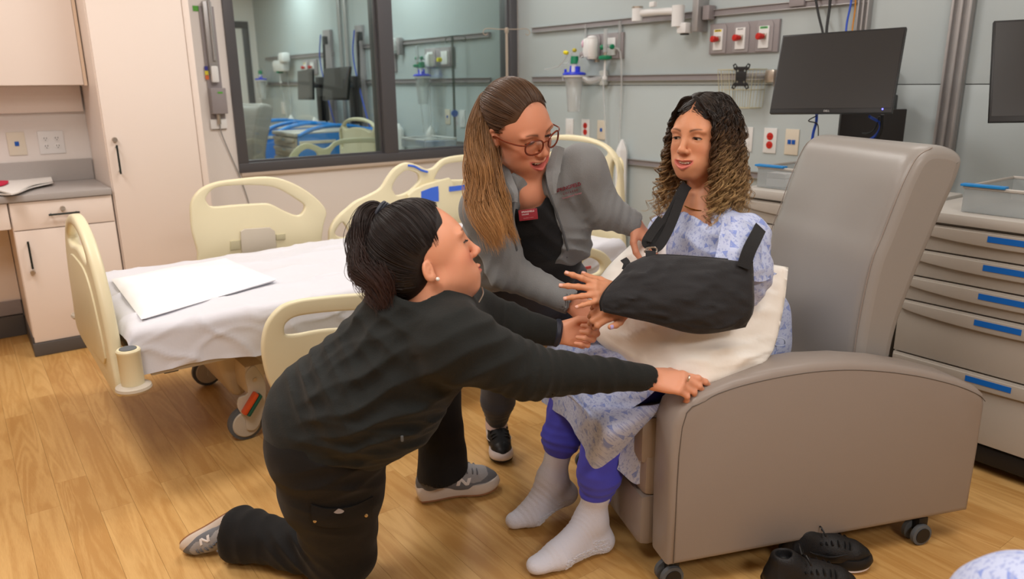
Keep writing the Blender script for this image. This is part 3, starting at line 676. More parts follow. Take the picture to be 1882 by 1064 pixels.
MB().box((3.40, 1.84, 1.07), (.30, .02, .30), .004, Matrix.Rotation(math.radians(-35), 3, 'Z')).build('folded_tray', mat('tray_black', srgb(40, 38, 38), .5), t)
MB().box((3.62, 1.92, 1.17), (.12, .09, .22), .01).build('column_head', M['black'], t)
MB().cyl((3.3, 1.80, 1.36), (3.66, 1.95, 1.28), .02, 10).build('swing_arm', M['black'], t)
MB().box((3.70, 1.98, 1.15), (.07, .09, .5), .01).build('rail_carriage', M['black'], t)
def cable(label, pts, r, m, name='cable'): return tag(MB().tube(catmull(pts, 8), r, 6).build(name, m), label, 'cable')
MBC = mat('blue_cable', srgb(40, 80, 190), .4); MKC = mat('black_cable', srgb(20, 20, 22), .4); MOC = mat('orange_cable', srgb(200, 130, 30), .4)
cable('thin black cable falling behind the left part of the wide monitor', [on(1490, -60, 0, 3.73), on(1503, 20, 0, 3.70), on(1513, 65, 0, 3.66), on(1520, 130, 0, 3.6)], .006, MKC)
cable('thick black cable falling behind the middle of the wide monitor', [on(1530, -60, 0, 3.73), on(1525, 10, 0, 3.70), on(1519, 62, 0, 3.66), on(1520, 150, 0, 3.6)], .007, MKC)
cable('blue cable hanging behind the wide monitor', [on(1572, -60, 0, 3.73), on(1564, 5, 0, 3.70), on(1555, 55, 0, 3.68), on(1550, 150, 0, 3.6)], .005, MBC)
cable('orange cable hanging beside the blue one behind the wide monitor', [on(1572, -60, 0, 3.74), on(1572, 10, 0, 3.72), on(1566, 60, 0, 3.70), on(1560, 150, 0, 3.62)], .004, MOC)
cable('blue cable running down left of the black mount column', [at(1501, 205, 3.3), at(1500, 225, 3.3), at(1494, 248, 3.32), at(1490, 290, 3.35)], .006, MBC)
cable('thin black loop of cable below the left side of the wide monitor', [at(1502, 212, 3.28), at(1486, 222, 3.28), at(1502, 228, 3.28), at(1504, 250, 3.3), at(1503, 290, 3.3)], .0025, MKC)
cable('black cable looping under the right corner of the wide monitor', [at(1622, 210, 3.1), at(1620, 235, 3.15), at(1611, 255, 3.2), at(1590, 275, 3.25)], .007, MKC)
cable('blue cable looping under the right corner of the wide monitor', [at(1598, 214, 3.1), at(1618, 228, 3.15), at(1610, 248, 3.2), at(1590, 262, 3.25)], .006, MBC)
cable('black cable curling from the mount under the wide monitor', [at(1616, 214, 3.12), at(1608, 236, 3.15), at(1596, 245, 3.2), at(1585, 245, 3.25)], .004, MKC)
monitor('black monitor cut off at the right edge above the drawer cart', [at(1836, 34, 2.72), at(2065, 22, 2.60), at(2040, 232, 2.60), at(1806, 220, 2.72)], 2.7, False)
t = thing('monitor_mount', 'black wall bracket holding the second monitor at the right edge', 'mount', (3.6, 1.0, 1.3))
MB().cyl(tuple(at(1930, 120, 2.72)), (3.7, .95, 1.35), .022, 10).build('swing_arm', M['black'], t)
MB().box((3.72, .95, 1.35), (.05, .09, .3), .008).build('rail_carriage', M['black'], t)
# ================================================================= IV pole by window
t = thing('iv_pole', 'pale slim drip pole with hooked cross bar in front of the window corner', 'drip pole', (3.42, 4.55, 0))
ivm = mat('champagne_steel', srgb(196, 184, 170), .3, metal=.5)
p0 = on(931, 55, 1, 4.6); px_, py_ = p0[0], p0[1]
MB().cyl((px_, py_, .4), (px_, py_, p0[2]), .010, 10).build('pole', ivm, t)
MB().lathe((px_, py_, p0[2] - .02), [(.014, 0), (.016, .01), (.016, .03), (.008, .036)], (0, 0, 1), 12).build('pole_head', ivm, t)
ex_ = np.array([.93, -.37, 0])
top = np.array([px_, py_, p0[2] + .005])
for s in (-1, 1):
    MB().tube(catmull([top, top + ex_ * s * .07, top + ex_ * s * .14 + [0, 0, .004], top + ex_ * s * .168 + [0, 0, -.008], top + ex_ * s * .172 + [0, 0, -.028], top + ex_ * s * .155 + [0, 0, -.04], top + ex_ * s * .14 + [0, 0, -.03]], 6), .003, 6).build('hook_arm', ivm, t)
MB().lathe((px_, py_, .35), [(.02, 0), (.02, .1)], (0, 0, 1), 12).build('bed_socket', ivm, t)
MB().tube([(px_, py_, .37), (3.0, 3.9, .33), (2.72, 3.5, .33)], .012, 8).build('support_bar', ivm, t)
# ================================================================= bed
M['bed'] = mat('cream_bed_plastic', srgb(226, 216, 182), .38, noise=(2, .01), spec=.4)
M['bedgrey'] = mat('warm_grey_plastic', srgb(196, 186, 170), .4)
M['tan'] = mat('tan_bed_shroud', srgb(208, 190, 162), .4)
M['tyre'] = mat('grey_rubber_tyre', srgb(92, 96, 100), .6)
M['sheet'] = mat('white_cotton_sheet', srgb(214, 214, 222), .75, bump=(14, .3), sheen=.2)
M['screenblue'] = mat('bed_label_blue', srgb(60, 105, 215), .4)
def plane_poly(pts, axis, val):
    o = [on(x, y, axis, val) for x, y in pts]
    return [(p[0], p[2]) if axis == 1 else (p[1], p[2]) for p in o]
def smooth_poly(P, n=5): return [tuple(p) for p in catmull([np.array([a, b_, 0.]) for a, b_ in P], n, True)]
def sm(P, n=4): return [(p[0], p[1]) for p in smooth_poly(P, n)]
def bed(label, mapf, group='hospital beds', near=True, label_mat='white fitted sheet tucked over the bed mattress', with_linens=True, cat='bed'):
    t = thing('hospital_bed', label, cat, mapf((1.5, 3.15, 0)), group)
    M4 = mapf.M
    def B(): return MB(M4)
    # far foot-section rail
    def rail_part(name, ol, holes, y, th=.032, sm_=4):
        return B().plate(sm(ol, sm_), [sm(h, sm_) for h in holes], (0, y, 0), (1, 0, 0), (0, 0, 1), (0, 1, 0), th, .010).build(name, M['bed'], t)
    Y1 = 3.72
    ol = plane_poly([(351, 400), (352, 372), (368, 349), (395, 336), (430, 330), (490, 325), (530, 333), (572, 356), (600, 386), (596, 412), (592, 440), (586, 500), (480, 520), (372, 520), (364, 465), (354, 428)], 1, Y1)
    ho = plane_poly([(382, 374), (380, 362), (396, 346), (430, 341), (482, 341), (515, 348), (550, 369), (561, 379), (556, 392), (546, 396), (524, 388), (500, 376), (484, 374), (430, 377), (394, 380)], 1, Y1)
    r1 = rail_part('side_rail', ol, [ho], Y1)
    c = on(470, 440, 1, Y1 - .005)
    rp = plane_poly([(443, 458), (441, 425), (448, 420), (495, 417), (504, 424), (507, 450), (506, 470), (445, 470)], 1, Y1)
    B().plate(rp, [], (0, Y1 - .012, 0), (1, 0, 0), (0, 0, 1), (0, 1, 0), .014, .004).build('release_panel', M['bedgrey'], r1)
    for a in (((423, 443), (441, 441), (441, 458), (423, 460)), ((507, 431), (524, 429), (524, 440), (507, 441))):
        B().plate(plane_poly(a, 1, Y1), [], (0, Y1 - .006, 0), (1, 0, 0), (0, 0, 1), (0, 1, 0), .008, .002).build('latch', mat('latch_cream', srgb(190, 182, 150), .5) if 'latch_cream' not in bpy.data.materials else bpy.data.materials['latch_cream'], r1)
    # far head-section rail
    ol = plane_poly([(606, 436), (610, 415), (622, 398), (640, 382), (655, 370), (680, 358), (700, 346), (712, 328), (724, 312), (738, 302), (752, 299), (770, 304), (785, 311), (798, 308), (812, 295), (830, 288), (865, 284), (905, 284), (928, 296), (940, 330), (945, 400), (940, 470), (700, 480), (612, 480)], 1, Y1)
    h1 = plane_poly([(722, 344), (729, 329), (741, 317), (752, 313), (767, 318), (772, 326), (769, 336), (752, 352), (731, 359), (724, 352)], 1, Y1)
    h2 = plane_poly([(801, 325), (812, 308), (828, 300), (868, 296), (903, 297), (915, 310), (916, 326), (860, 330), (806, 330)], 1, Y1)
    h3 = plane_poly([(617, 430), (622, 417), (631, 409), (640, 422), (643, 432), (630, 437)], 1, Y1)
    r2 = rail_part('side_rail', ol, [h1, h2, h3], Y1)
    B().tube(catmull([on(750, 304, 1, Y1 - .004), on(762, 306, 1, Y1 - .006), on(775, 313, 1, Y1 - .006), on(786, 316, 1, Y1 - .004)], 5), .006, 6).build('blue_grip', M['screenblue'], r2)
    ol = plane_poly([(750, 358), (760, 349), (780, 339), (805, 332), (825, 327), (831, 333), (833, 346), (858, 346), (900, 346), (900, 420), (745, 420)], 1, Y1 - .02)
    pn = B().plate(ol, [], (0, Y1 - .03, 0), (1, 0, 0), (0, 0, 1), (0, 1, 0), .03, .006).build('control_panel', M['bed'], r2)
    B().plate(plane_poly([(774, 352), (792, 345), (805, 342), (806, 354), (806, 370), (774, 372)], 1, Y1 - .03), [], (0, Y1 - .033, 0), (1, 0, 0), (0, 0, 1), (0, 1, 0), .003).build('blue_label', M['screenblue'], r2)
    B().plate(plane_poly([(825, 343), (858, 339), (858, 348), (825, 352)], 1, Y1 - .03), [], (0, Y1 - .036, 0), (1, 0, 0), (0, 0, 1), (0, 1, 0), .005).build('blue_label', M['screenblue'], r2)
    # near rails
    Y0 = 2.53
    ol = plane_poly([(478, 645), (480, 612), (490, 585), (512, 561), (540, 550), (580, 544), (650, 538), (740, 536), (770, 560), (780, 620), (770, 700), (720, 745), (600, 760), (520, 752), (503, 725), (487, 690)], 1, Y0)
    ho = plane_poly([(518, 604), (520, 592), (534, 581), (560, 575), (620, 569), (700, 566), (730, 575), (735, 592), (700, 598), (600, 602), (545, 611), (522, 612)], 1, Y0)
    rail_part('side_rail', ol, [ho], Y0 - .032)
    ol = plane_poly([(945, 500), (970, 478), (1010, 462), (1050, 450), (1085, 455), (1108, 466), (1120, 490), (1112, 520), (1090, 560), (1080, 590), (1000, 608), (945, 610)], 1, Y0)
    ho = plane_poly([(1066, 478), (1078, 472), (1094, 478), (1100, 488), (1096, 498), (1080, 504), (1066, 502), (1062, 490)], 1, Y0)
    r4 = rail_part('side_rail', ol, [ho], Y0 - .032)
    B().box(np.array(on(1080, 492, 1, Y0 + .02)), (.04, .01, .014), .003).build('red_release', mat('muted_red', srgb(190, 70, 75), .5) if 'muted_red' not in bpy.data.materials else bpy.data.materials['muted_red'], r4)
    kp = B().plate(plane_poly([(955, 532), (996, 524), (1000, 560), (958, 568)], 1, Y0 - .034), [], (0, Y0 - .038, 0), (1, 0, 0), (0, 0, 1), (0, 1, 0), .006, .001).build('keypad', mat('keypad_slate', srgb(95, 115, 150), .4) if 'keypad_slate' not in bpy.data.materials else bpy.data.materials['keypad_slate'], r4)
    for i in range(4):
        for j in range(3):
            B().lathe(on(966 + i * 9, 540 - i * 1.5 + j * 9.5, 1, Y0 - .038), [(.006, 0), (.006, .003)], (0, -1, 0), 10).build('button', M['tyre'] if (i, j) != (2, 0) else mat('amber_button', srgb(240, 170, 60), .4), r4)
    # headboard / footboard
    X = 2.72
    ol = [(2.74, .30), (2.74, .60), (2.76, .85), (2.79, .96), (2.87, 1.03), (3.0, 1.065), (3.15, 1.075), (3.3, 1.065), (3.43, 1.03), (3.51, .96), (3.54, .85), (3.56, .60), (3.56, .30), (3.15, .29)]
    h1 = [(2.86, 1.0), (2.95, 1.035), (3.15, 1.045), (3.35, 1.035), (3.44, 1.0), (3.38, .965), (3.28, .985), (3.15, .992), (3.02, .985), (2.92, .965)]
    h2 = [(2.785, .93), (2.80, .965), (2.825, .955), (2.84, .90), (2.84, .82), (2.81, .80), (2.79, .85)]
    h3 = [(6.3 - a, b_) for a, b_ in h2]
    B().plate(sm(ol, 5), [sm(h, 4) for h in (h1, h2, h3)], (X, 0, 0), (0, 1, 0), (0, 0, 1), (1, 0, 0), .04, .012).build('headboard', M['bed'], t)
    for y in (2.80, 3.50): B().cyl((X + .02, y, .2), (X + .02, y, .5), .025, 12).build('headboard_post', M['bedgrey'], t)
    ol = [(2.70, .34), (2.705, .5), (2.75, .66), (2.84, .79), (2.97, .87), (3.15, .905), (3.33, .87), (3.46, .79), (3.55, .66), (3.595, .5), (3.60, .34), (3.15, .33)]
    h1 = [(2.92, .79), (3.02, .845), (3.15, .86), (3.28, .845), (3.38, .79), (3.33, .765), (3.15, .785), (2.97, .765)]
    fb = B().plate(sm(ol, 5), [sm(h1)], (.318, 0, 0), (0, 1, 0), (0, 0, 1), (1, 0, 0), .042, .014).build('footboard', M['bed'], t)
    B().plate(sm([(2.84, .42), (2.84, .6), (2.95, .72), (3.15, .74), (3.35, .72), (3.46, .6), (3.46, .42)]), [], (.312, 0, 0), (0, 1, 0), (0, 0, 1), (1, 0, 0), .008, .003).build('inset_panel', M['bed'], fb)
    for y in (2.63, 3.67):
        b_ = B().lathe((.365, y, .395), [(.035, .0), (.036, .02), (.036, .115), (.038, .118), (.038, .125), (.034, .13)], (0, 0, 1), 24).build('corner_bumper', M['bed'], t)
        B().lathe((.365, y, .374), [(.03, 0), (.05, .004), (.057, .013), (.055, .022), (.04, .028), (.02, .03)], (0, 0, 1), 28).build('roller', M['bedgrey'], b_)
        B().lathe((.365, y, .523), [(.027, 0), (.027, .004), (.012, .0045)], (0, 0, 1), 20).build('socket', M['tyre'], b_)
        B().span((.35, min(y, 3.15), .41), (.40, max(y, 3.15) if y > 3 else 2.75, .45), .004).build('bumper_arm', M['bedgrey'], b_) if False else None
    # frame
    B().box((.63, 2.69, .425), (.40, .03, .055), .006).build('side_beam', M['bedgrey'], t)
    B().box((1.2, 2.70, .415), (.72, .03, .045), .005).build('side_beam', mat('beam_olive', srgb(190, 180, 140), .45) if 'beam_olive' not in bpy.data.materials else bpy.data.materials['beam_olive'], t)
    B().box((.50, 3.15, .41), (.05, .9, .05), .005).build('cross_beam', M['tyre'], t)
    B().box((1.5, 3.15, .43), (2.2, .86, .03), .005).build('mattress_deck', M['bedgrey'], t)
    B().box((2.1, 3.15, .33), (1.0, .5, .15), .03).build('lift_frame', M['tan'], t)
    # tan shroud (base over foot-end casters)
    ol = [(.70, .40), (.72, .26), (.755, .155), (.80, .14), (.86, .19), (.93, .2), (1.15, .2), (1.9, .16), (2.3, .16), (2.3, .30), (1.5, .34), (1.1, .44), (.74, .44)]
    B().plate(sm(ol, 3), [], (0, 2.93, 0), (1, 0, 0), (0, 0, 1), (0, 1, 0), .46, .03).build('base_shroud', M['tan'], t)
    for (cx_, cy_, nm) in ((.765, 2.83, 1), (.80, 3.50, 0), (2.45, 2.83, 0), (2.45, 3.47, 0)):
        w_ = B().lathe((cx_, cy_ - .016, .068), [(.05, 0), (.067, .004), (.067, .028), (.05, .032)], (0, 1, 0), 28).build('caster', M['tyre'], t)
        B().lathe((cx_, cy_ - .019, .068), [(.012, -.003), (.050, -.002), (.054, .002), (.054, .036), (.052, .038)], (0, 1, 0), 28).build('wheel_disc', M['bedgrey'], w_)
        B().plate(sm([(cx_ + .055, .30), (cx_ + .085, .22), (cx_ + .07, .12), (cx_ + .035, .045), (cx_ - .005, .05), (cx_ - .005, .09), (cx_ - .03, .15), (cx_ - .02, .19), (cx_ + .015, .20), (cx_ + .01, .27), (cx_ + .03, .30)], 3), [], (0, cy_ - .032, 0), (1, 0, 0), (0, 0, 1), (0, 1, 0), .012, .003).build('fork', M['bedgrey'], w_)
        if nm or cy_ < 3:
            R = Matrix.Rotation(math.radians(-52), 3, 'Y')
            B().box((cx_ + .012, cy_ - .05, .165), (.095, .036, .018), .008, R).build('orange_pedal', mat('orange_red_pedal', srgb(205, 80, 35), .4) if 'orange_red_pedal' not in bpy.data.materials else bpy.data.materials['orange_red_pedal'], w_)
            B().box((cx_ + .026, cy_ - .05, .155), (.095, .036, .016), .008, R).build('green_pedal', mat('dark_green_pedal', srgb(25, 85, 70), .4) if 'dark_green_pedal' not in bpy.data.materials else bpy.data.materials['dark_green_pedal'], w_)
        B().lathe((cx_ + .045, cy_ - .034, .25), [(.008, 0), (.008, .002)], (0, -1, 0), 10).build('bolt', M['steel'], w_)
        B().span((cx_ + .01, cy_ - .03, .19), (cx_ + .09, cy_ + .2 if cy_ < 3 else cy_ - .1, .31), .02).build('caster_housing', M['tan'], w_)
    B().span((.40, 2.72, .445), (2.66, 3.58, .55), .03).build('mattress', M['bedgrey'], t)
    return t
class MapF:
    def __init__(s, M4): s.M = M4
    def __call__(s, p):
        if s.M is None: return p
        return tuple(s.M @ Vector(p))
bed('cream hospital bed with white sheet in front of the interior window, in this room', MapF(None))
# ---- fitted sheet: wrinkled drape over mattress
def make_sheet(label, x0, x1, y0, y1, ztop, zbot, M4=None, seed=1, name='bed_sheet'):
    nx, ny = 190, 150
    xs = np.linspace(x0, x1, nx); s_ = np.linspace(-1, 1, ny)
    wy = (y1 - y0) / 2; yc = (y0 + y1) / 2; hh = ztop - zbot; Ltot = wy + hh
    G = np.zeros((nx, ny, 3))
    for i, x in enumerate(xs):
        for_j = s_ * Ltot
        d = np.abs(for_j); r = .035
        over = np.clip(d - (wy - r), 0, None)
        arc = r * math.pi / 2
        th_ = np.clip(over / arc, 0, 1) * math.pi / 2
        yy = np.where(d < wy - r, d, (wy - r) + r * np.sin(th_)); zz = np.where(d < wy - r, ztop, ztop - r + r * np.cos(th_)) - np.clip(over - arc, 0, None)
        e = min(x - x0, x1 - x); ez = .0
        if e < .04: ez = -(.04 - math.sqrt(max(0, .04 ** 2 - (.04 - e) ** 2)))
        G[i, :, 0] = x; G[i, :, 1] = yc + np.sign(for_j) * yy; G[i, :, 2] = zz + ez * (zz - zbot) / hh
    X = G[:, :, 0]; SY = np.tile(s_ * Ltot, (nx, 1))
    side = np.clip((np.abs(SY) - (wy - .08)) / .15, 0, 1)
    # top: long shallow creases; side: crumpled folds running diagonally
    t1 = ridge(np.sin(6 * SY + 2.2 * X + 1.4 * np.sin(2.3 * X + 1) + fbm(X * 1.2, SY * 1.2, seed) * 1.5)) ** 5 * .009 + ridge(np.sin(13 * SY - 3.1 * X + 2 * fbm(X * 1.6, SY * 1.6, seed + 20))) ** 7 * .007 * np.clip((X - x0 - .5) / .3, 0, 1)
    t2 = fbm(X * 2.2, SY * 3.0, seed + 3) * .0045
    t3 = ridge(np.sin(17 * X + 11 * SY + 2.6 * fbm(X * 2, SY * 2, seed + 7))) ** 3 * .012
    t4 = ridge(np.sin(30 * SY - 6 * X + 2 * fbm(X * 2.5, SY * 2.5, seed + 9))) ** 3 * .008
    edge = np.clip((X - x0) / .1, 0, 1)
    d = (t1 + t2) * (1 - side) * 1.3 + (t2 * 1.5 + t3 + t4) * side
    du = np.gradient(G, axis=0); dv = np.gradient(G, axis=1); n = np.cross(du, dv); n /= np.linalg.norm(n, axis=2, keepdims=True) + 1e-9
    if n[nx // 2, ny // 2, 2] < 0: n = -n
    G = G + n * d[..., None]
    # uneven hem
    hem = np.clip((np.abs(SY) - (Ltot - .09)) / .09, 0, 1)
    G[:, :, 2] += hem * (.018 * np.sin(5 * X + 1) + .012 * np.sin(13 * X)) 
    o = MB(M4).grid(G).build(name, M['sheet'], None, sharp=80)
    tag(o, label, 'bed sheet'); return o
make_sheet('white cotton sheet with creases tucked over the near hospital bed', .372, 2.68, 2.655, 3.63, .578, .438)
# folded pillowcase/blanket at the foot
def flat_pillow(label, quad, th, m, name, cat, seed=4):
    a, b_, c_, d_ = [np.array(q) for q in quad]; nu = nv = 40; top = np.zeros((nu, nv, 3)); bot = top.copy()
    for i in range(nu):
        for j in range(nv):
            u, v = i / (nu - 1), j / (nv - 1)
            P = (a * (1 - u) + b_ * u) * (1 - v) + (d_ * (1 - u) + c_ * u) * v
            e = min(u, 1 - u, v, 1 - v); h = th * min(1, (e / .16)) ** .45 if e > 0 else 0
            wv = .003 * math.sin(9 * u + 4 * v) + .002 * math.sin(23 * v + 5 * u)
            top[i, j] = P + np.array([0, 0, h + wv * (e > 0)]); bot[i, j] = P - np.array([0, 0, .010 * (e > 0)])
    mb = MB(); mb.grid(top); mb.grid(bot[::-1])
    # rim
    o = mb.build(name, m, None, sharp=80); return tag(o, label, cat)
flat_pillow('flat white folded pillowcase lying at the foot of the near bed', [(.432, 2.72, .590), (.985, 2.95, .593), (.94, 3.47, .590), (.45, 3.40, .590)], .018, mat('bright_white_linen', srgb(236, 235, 238), .7, sheen=.2), 'folded_pillowcase', 'pillowcase')
# ================================================================= recliner
M['vinyl'] = mat('taupe_vinyl', srgb(150, 139, 131), .36, noise=(3, .015), bump=(350, .035), spec=.45)
M['vinyl_front'] = mat('tan_vinyl_panel', srgb(160, 146, 134), .38, bump=(350, .035))
M['vinyl_back'] = mat('grey_vinyl_backrest', srgb(150, 145, 140), .33, noise=(2, .015), bump=(350, .03), spec=.5)
M['seam'] = mat('dark_seam', srgb(92, 84, 78), .6)
def rc(pts, w_): return [((p - B0).dot(FC), p[2]) for p in (onw(x, y, w_) for x, y in pts)]
def recliner(label, M4, group, extra=True):
    base = M4 @ Vector((.5, .375, 0)) if M4 is not None else (0, 0, 0)
    t = thing('recliner', label, 'recliner chair', tuple(base), group)
    def B(): return MB(M4)
    ol = [(.995, .09), (1.0, .30), (1.0, .50), (.985, .545), (.93, .588), (.838, .614), (.72, .628), (.598, .632), (.48, .624), (.36, .604), (.241, .575), (.12, .535), (.04, .498), (.012, .475), (.003, .44), (0, .30), (0, .09)]
    for w0 in (0, .64):
        a = B().plate(ol, [], (0, w0, 0), (1, 0, 0), (0, 0, 1), (0, 1, 0), .12, .022).build('arm', M['vinyl'], t)
        for wq in (w0 + .0005, w0 + .1195):
            pth = [(u - (.0 if u < .9 else .012), wq, z - .021) for u, z in ol[3:14]]
            B().tube(catmull([(.982, wq, .10)] + [(.978, wq, .5)] + pth[1:], 4), .0012, 5).build('seam', M['seam'], a)
    prof = [(.37, .30), (.372, .50), (.368, .68), (.35, .85), (.322, .94), (.294, 1.03), (.27, 1.10), (.24, 1.155), (.195, 1.178), (.12, 1.17), (.078, 1.14), (.085, 1.08), (.115, 1.0), (.15, .9), (.19, .78), (.225, .64), (.235, .5), (.235, .30)]
    pr = np.array(catmull([np.array([a_, 0, b_]) for a_, b_ in prof], 5, True)); cen = pr.mean(0)
    rings = []
    w0, w1 = .125, .635
    for w_ in list(w0 + np.array([0, .002, .006, .014, .026, .04])) + list(np.linspace(w0 + .06, w1 - .06, 10)) + list(w1 - np.array([.04, .026, .014, .006, .002, 0])):
        e = min(w_ - w0, w1 - w_); r_ = .04
        ins = r_ - math.sqrt(max(0, r_ ** 2 - (r_ - min(e, r_)) ** 2))
        # inset polygon along normals
        nx_ = len(pr); tng = np.roll(pr, -1, 0) - np.roll(pr, 1, 0); nn = np.stack([tng[:, 2], 0 * tng[:, 0], -tng[:, 0]], 1); nn /= np.linalg.norm(nn, axis=1, keepdims=True)
        sgn = -1 if ((pr - cen) * nn).sum() > 0 else 1
        q = pr + sgn * nn * ins * .9
        # wings: side thirds lean back a touch
        q[:, 1] = w_; rings.append(q)
    G = np.array(rings)
    mb = B(); mb.grid(G, closed_v=True)
    for k in (0, len(rings) - 1):
        i = mb.pts(G[k]); mb.faces([tuple(range(i, i + len(pr)))])
    bk = mb.build('backrest', M['vinyl_back'], t, sharp=60)
    for wq, s_ in ((w0 + .012, 1), (w1 - .012, -1)):
        ps = []
        for (u, z) in prof[1:9]: ps.append((u - .0055, wq, z + (.0 if z < 1.1 else -.006)))
        B().tube(catmull(ps, 4), .0016, 5).build('piping', M['vinyl'], bk)
    # seat cushion, front panels
    B().box((.70, .38, .40), (.66, .50, .15), .035).build('seat_cushion', M['vinyl_front'], t)
    B().box((.985, .38, .30), (.06, .505, .14), .028).build('seat_front_roll', M['vinyl_front'], t)
    fr_ = B().box((.99, .38, .155), (.07, .505, .165), .028).build('footrest', M['vinyl'], t)
    B().box((.5, .38, .16), (.9, .5, .12), .01).build('underframe', M['black'], t)
    for (u, w_) in ((.145, .03), (.145, .73), (.955, .05), (.955, .71)):
        c_ = B().cyl((u, w_, .05), (u, w_, .10), .014, 10).build('caster', M['black'], t)
        B().box((u + .005, w_, .062), (.034, .03, .05), .006).build('caster_housing', M['black'], c_)
        for s_ in (-1, 1):
            B().lathe((u + .012, w_ + s_ * .018 - .008, .034), [(.022, 0), (.033, .002), (.034, .014), (.022, .016)], (0, 1, 0), 22).build('wheel', M['tyre'], c_)
            B().lathe((u + .012, w_ + s_ * .018 - (.0095 if s_ < 0 else -.007), .034), [(.024, 0), (.024, .0025)], (0, 1, 0), 18).build('hub', M['black'], c_)
    return t
recliner('taupe vinyl recliner on casters that the patient sits in', MCH, 'medical recliners')
# ================================================================= drawer carts
M['cartf'] = mat('warm_grey_cart_plastic', srgb(176, 168, 158), .42, noise=(2, .01))
M['carts'] = mat('pale_cart_shell', srgb(182, 177, 170), .45)
M['cartblue'] = mat('bright_blue_shell', srgb(0, 128, 215), .4)
M['tape'] = mat('blue_label_tape', srgb(22, 104, 196), .4)
def cart(label, x, y0, y1, group, mir=None, blue=False, ht=.905, zs=(.858, .760, .660, .567, .362), bins=True, M4=None, tapes=True, D=.52):
    """front face at x looking towards -x, spanning y0..y1"""
    t = thing('drawer_cart', label, 'cart', tuple((M4 @ Vector((x + .25, (y0 + y1) / 2, 0))) if M4 is not None else (x + .25, (y0 + y1) / 2, 0)), group)
    side = M['cartblue'] if blue else M['carts']
    def B(): return MB(M4)
    B().span((x + .02, y0, .10), (x + D, y1, zs[0] + .005), .008).build('body', side, t)
    B().span((x - .012, y0 - .008, zs[0] + .008), (x + D, y1 + .008, ht), .012).build('top_rim', M['carts'], t)
    B().span((x + .01, y0 + .01, .035), (x + D - .02, y1 - .01, .10), .01).build('bumper_base', M['black'], t)
    for yy in (y0 + .06, y1 - .06):
        for xx in (x + .07, x + D - .07):
            B().lathe((xx, yy - .012, .03), [(.02, 0), (.03, .003), (.03, .021), (.02, .024)], (0, 1, 0), 16).build('caster', M['tyre'], t)
    zl = list(zs) + [.105]
    for k in range(len(zs)):
        z1, z0 = zl[k], zl[k + 1] + .006
        d = B().span((x, y0 + .006, z0), (x + .02, y1 - .006, z1), .003).build('drawer', M['cartf'], t)
        hh = .052
        # recessed pull: a projecting upper band with a curved lower lip
        ym = (y0 + y1) / 2; hw_ = (y1 - y0) / 2 - .012
        nseg = 16; top = []; 
        ol = [(-hw_, z1 - .004), (hw_, z1 - .004)] + [(hw_ - 2 * hw_ * i / nseg, z1 - hh * (.55 + .45 * math.sin(math.pi * i / nseg) ** .6)) for i in range(nseg + 1)]
        B().plate(ol, [], (x, ym, 0), (0, -1, 0), (0, 0, 1), (-1, 0, 0), .014, .003).build('pull_lip', M['cartf'], d)
        if tapes: B().box((x - .015, ym, z1 - .022), (.0015, .145, .020), 0).build('label_strip', M['tape'], d)
        else: B().box((x - .015, ym, z1 - .024), (.0015, .09, .022), 0).build('label_strip', mat('pale_blue_strip', srgb(160, 185, 205), .4) if 'pale_blue_strip' not in bpy.data.materials else bpy.data.materials['pale_blue_strip'], d)
    if blue:
        for yy in (y0, y1):
            B().tube(catmull([(x + .03, yy, ht - .03), (x + .12 * D / .52, yy, ht + .03), (x + D / 2, yy, ht + .055), (x + D * .8, yy, ht + .03), (x + D - .03, yy, ht - .03)], 5), .02, 8).build('push_handle', M['cartblue'], t)
        B().span((x + .02, y0 - .012, .12), (x + D - .02, y0, ht - .01), .01).build('side_panel', M['cartblue'], t)
        B().span((x + D, y0 - .012, .12), (x + D + .02, y1 + .012, ht + .02), .01).build('back_panel', M['cartblue'], t)
        B().span((x + .03, y0 - .016, .80), (x + .4, y0 - .008, .83), .002).build('label_strip', M['ivory'], t)
    return t
def bin_(label, x, y0, y1, z, h, M4=None, straps=True):
    t = thing('storage_bin', label, 'storage bin', (x + .2, (y0 + y1) / 2, z))
    b = MB(); D = .40
    th = .003
    b.span((x, y0, z), (x + th, y1, z + h)); b.span((x + D - th, y0, z), (x + D, y1, z + h)); b.span((x + th, y0, z), (x + D - th, y0 + th, z + h)); b.span((x + th, y1 - th, z), (x + D - th, y1, z + h)); b.span((x + th, y0 + th, z), (x + D - th, y1 - th, z + th))
    b.build('tub', mat('frosted_tub', srgb(178, 184, 185), .3, spec=.4, alpha=.4), t)
    r = MB(); r.tube([(x, y0, z + h), (x + D, y0, z + h), (x + D, y1, z + h), (x, y1, z + h)], .006, 6, closed=True); r.build('rim', M['carts'], t)
    if straps:
        MB().box((x + .005, y1 - .06, z + h + .008), (.035, .14, .009), .003).build('blue_latch', mat('sky_blue_latch', srgb(30, 130, 200), .35) if 'sky_blue_latch' not in bpy.data.materials else bpy.data.materials['sky_blue_latch'], t)
    return t
cart('grey five-drawer cart with blue label strips behind the recliner arm, right side', 2.75, .62, 1.31, 'drawer carts by the head wall')
cart('grey drawer cart half hidden between the patient hair and the recliner back', 2.75, 1.36, 2.04, 'drawer carts by the head wall')
bin_('low frosted bin with blue latch on the right-hand grey drawer cart', 2.80, .66, 1.16, .907, .085)
b2 = bin_('low frosted bin with sky-blue latch behind the patient hair', 2.80, 1.52, 2.0, .907, .085)
t = thing('supply_box', 'small white supply boxes inside the frosted bin behind the patient hair', 'box', (2.88, 1.93, .91))
MB().box((2.86, 1.93, .928), (.06, .09, .035), .003).build('lower_box', M['whiteplas'], t); MB().box((2.86, 1.93, .958), (.06, .09, .02), .003).build('upper_box', M['whiteplas'], t)
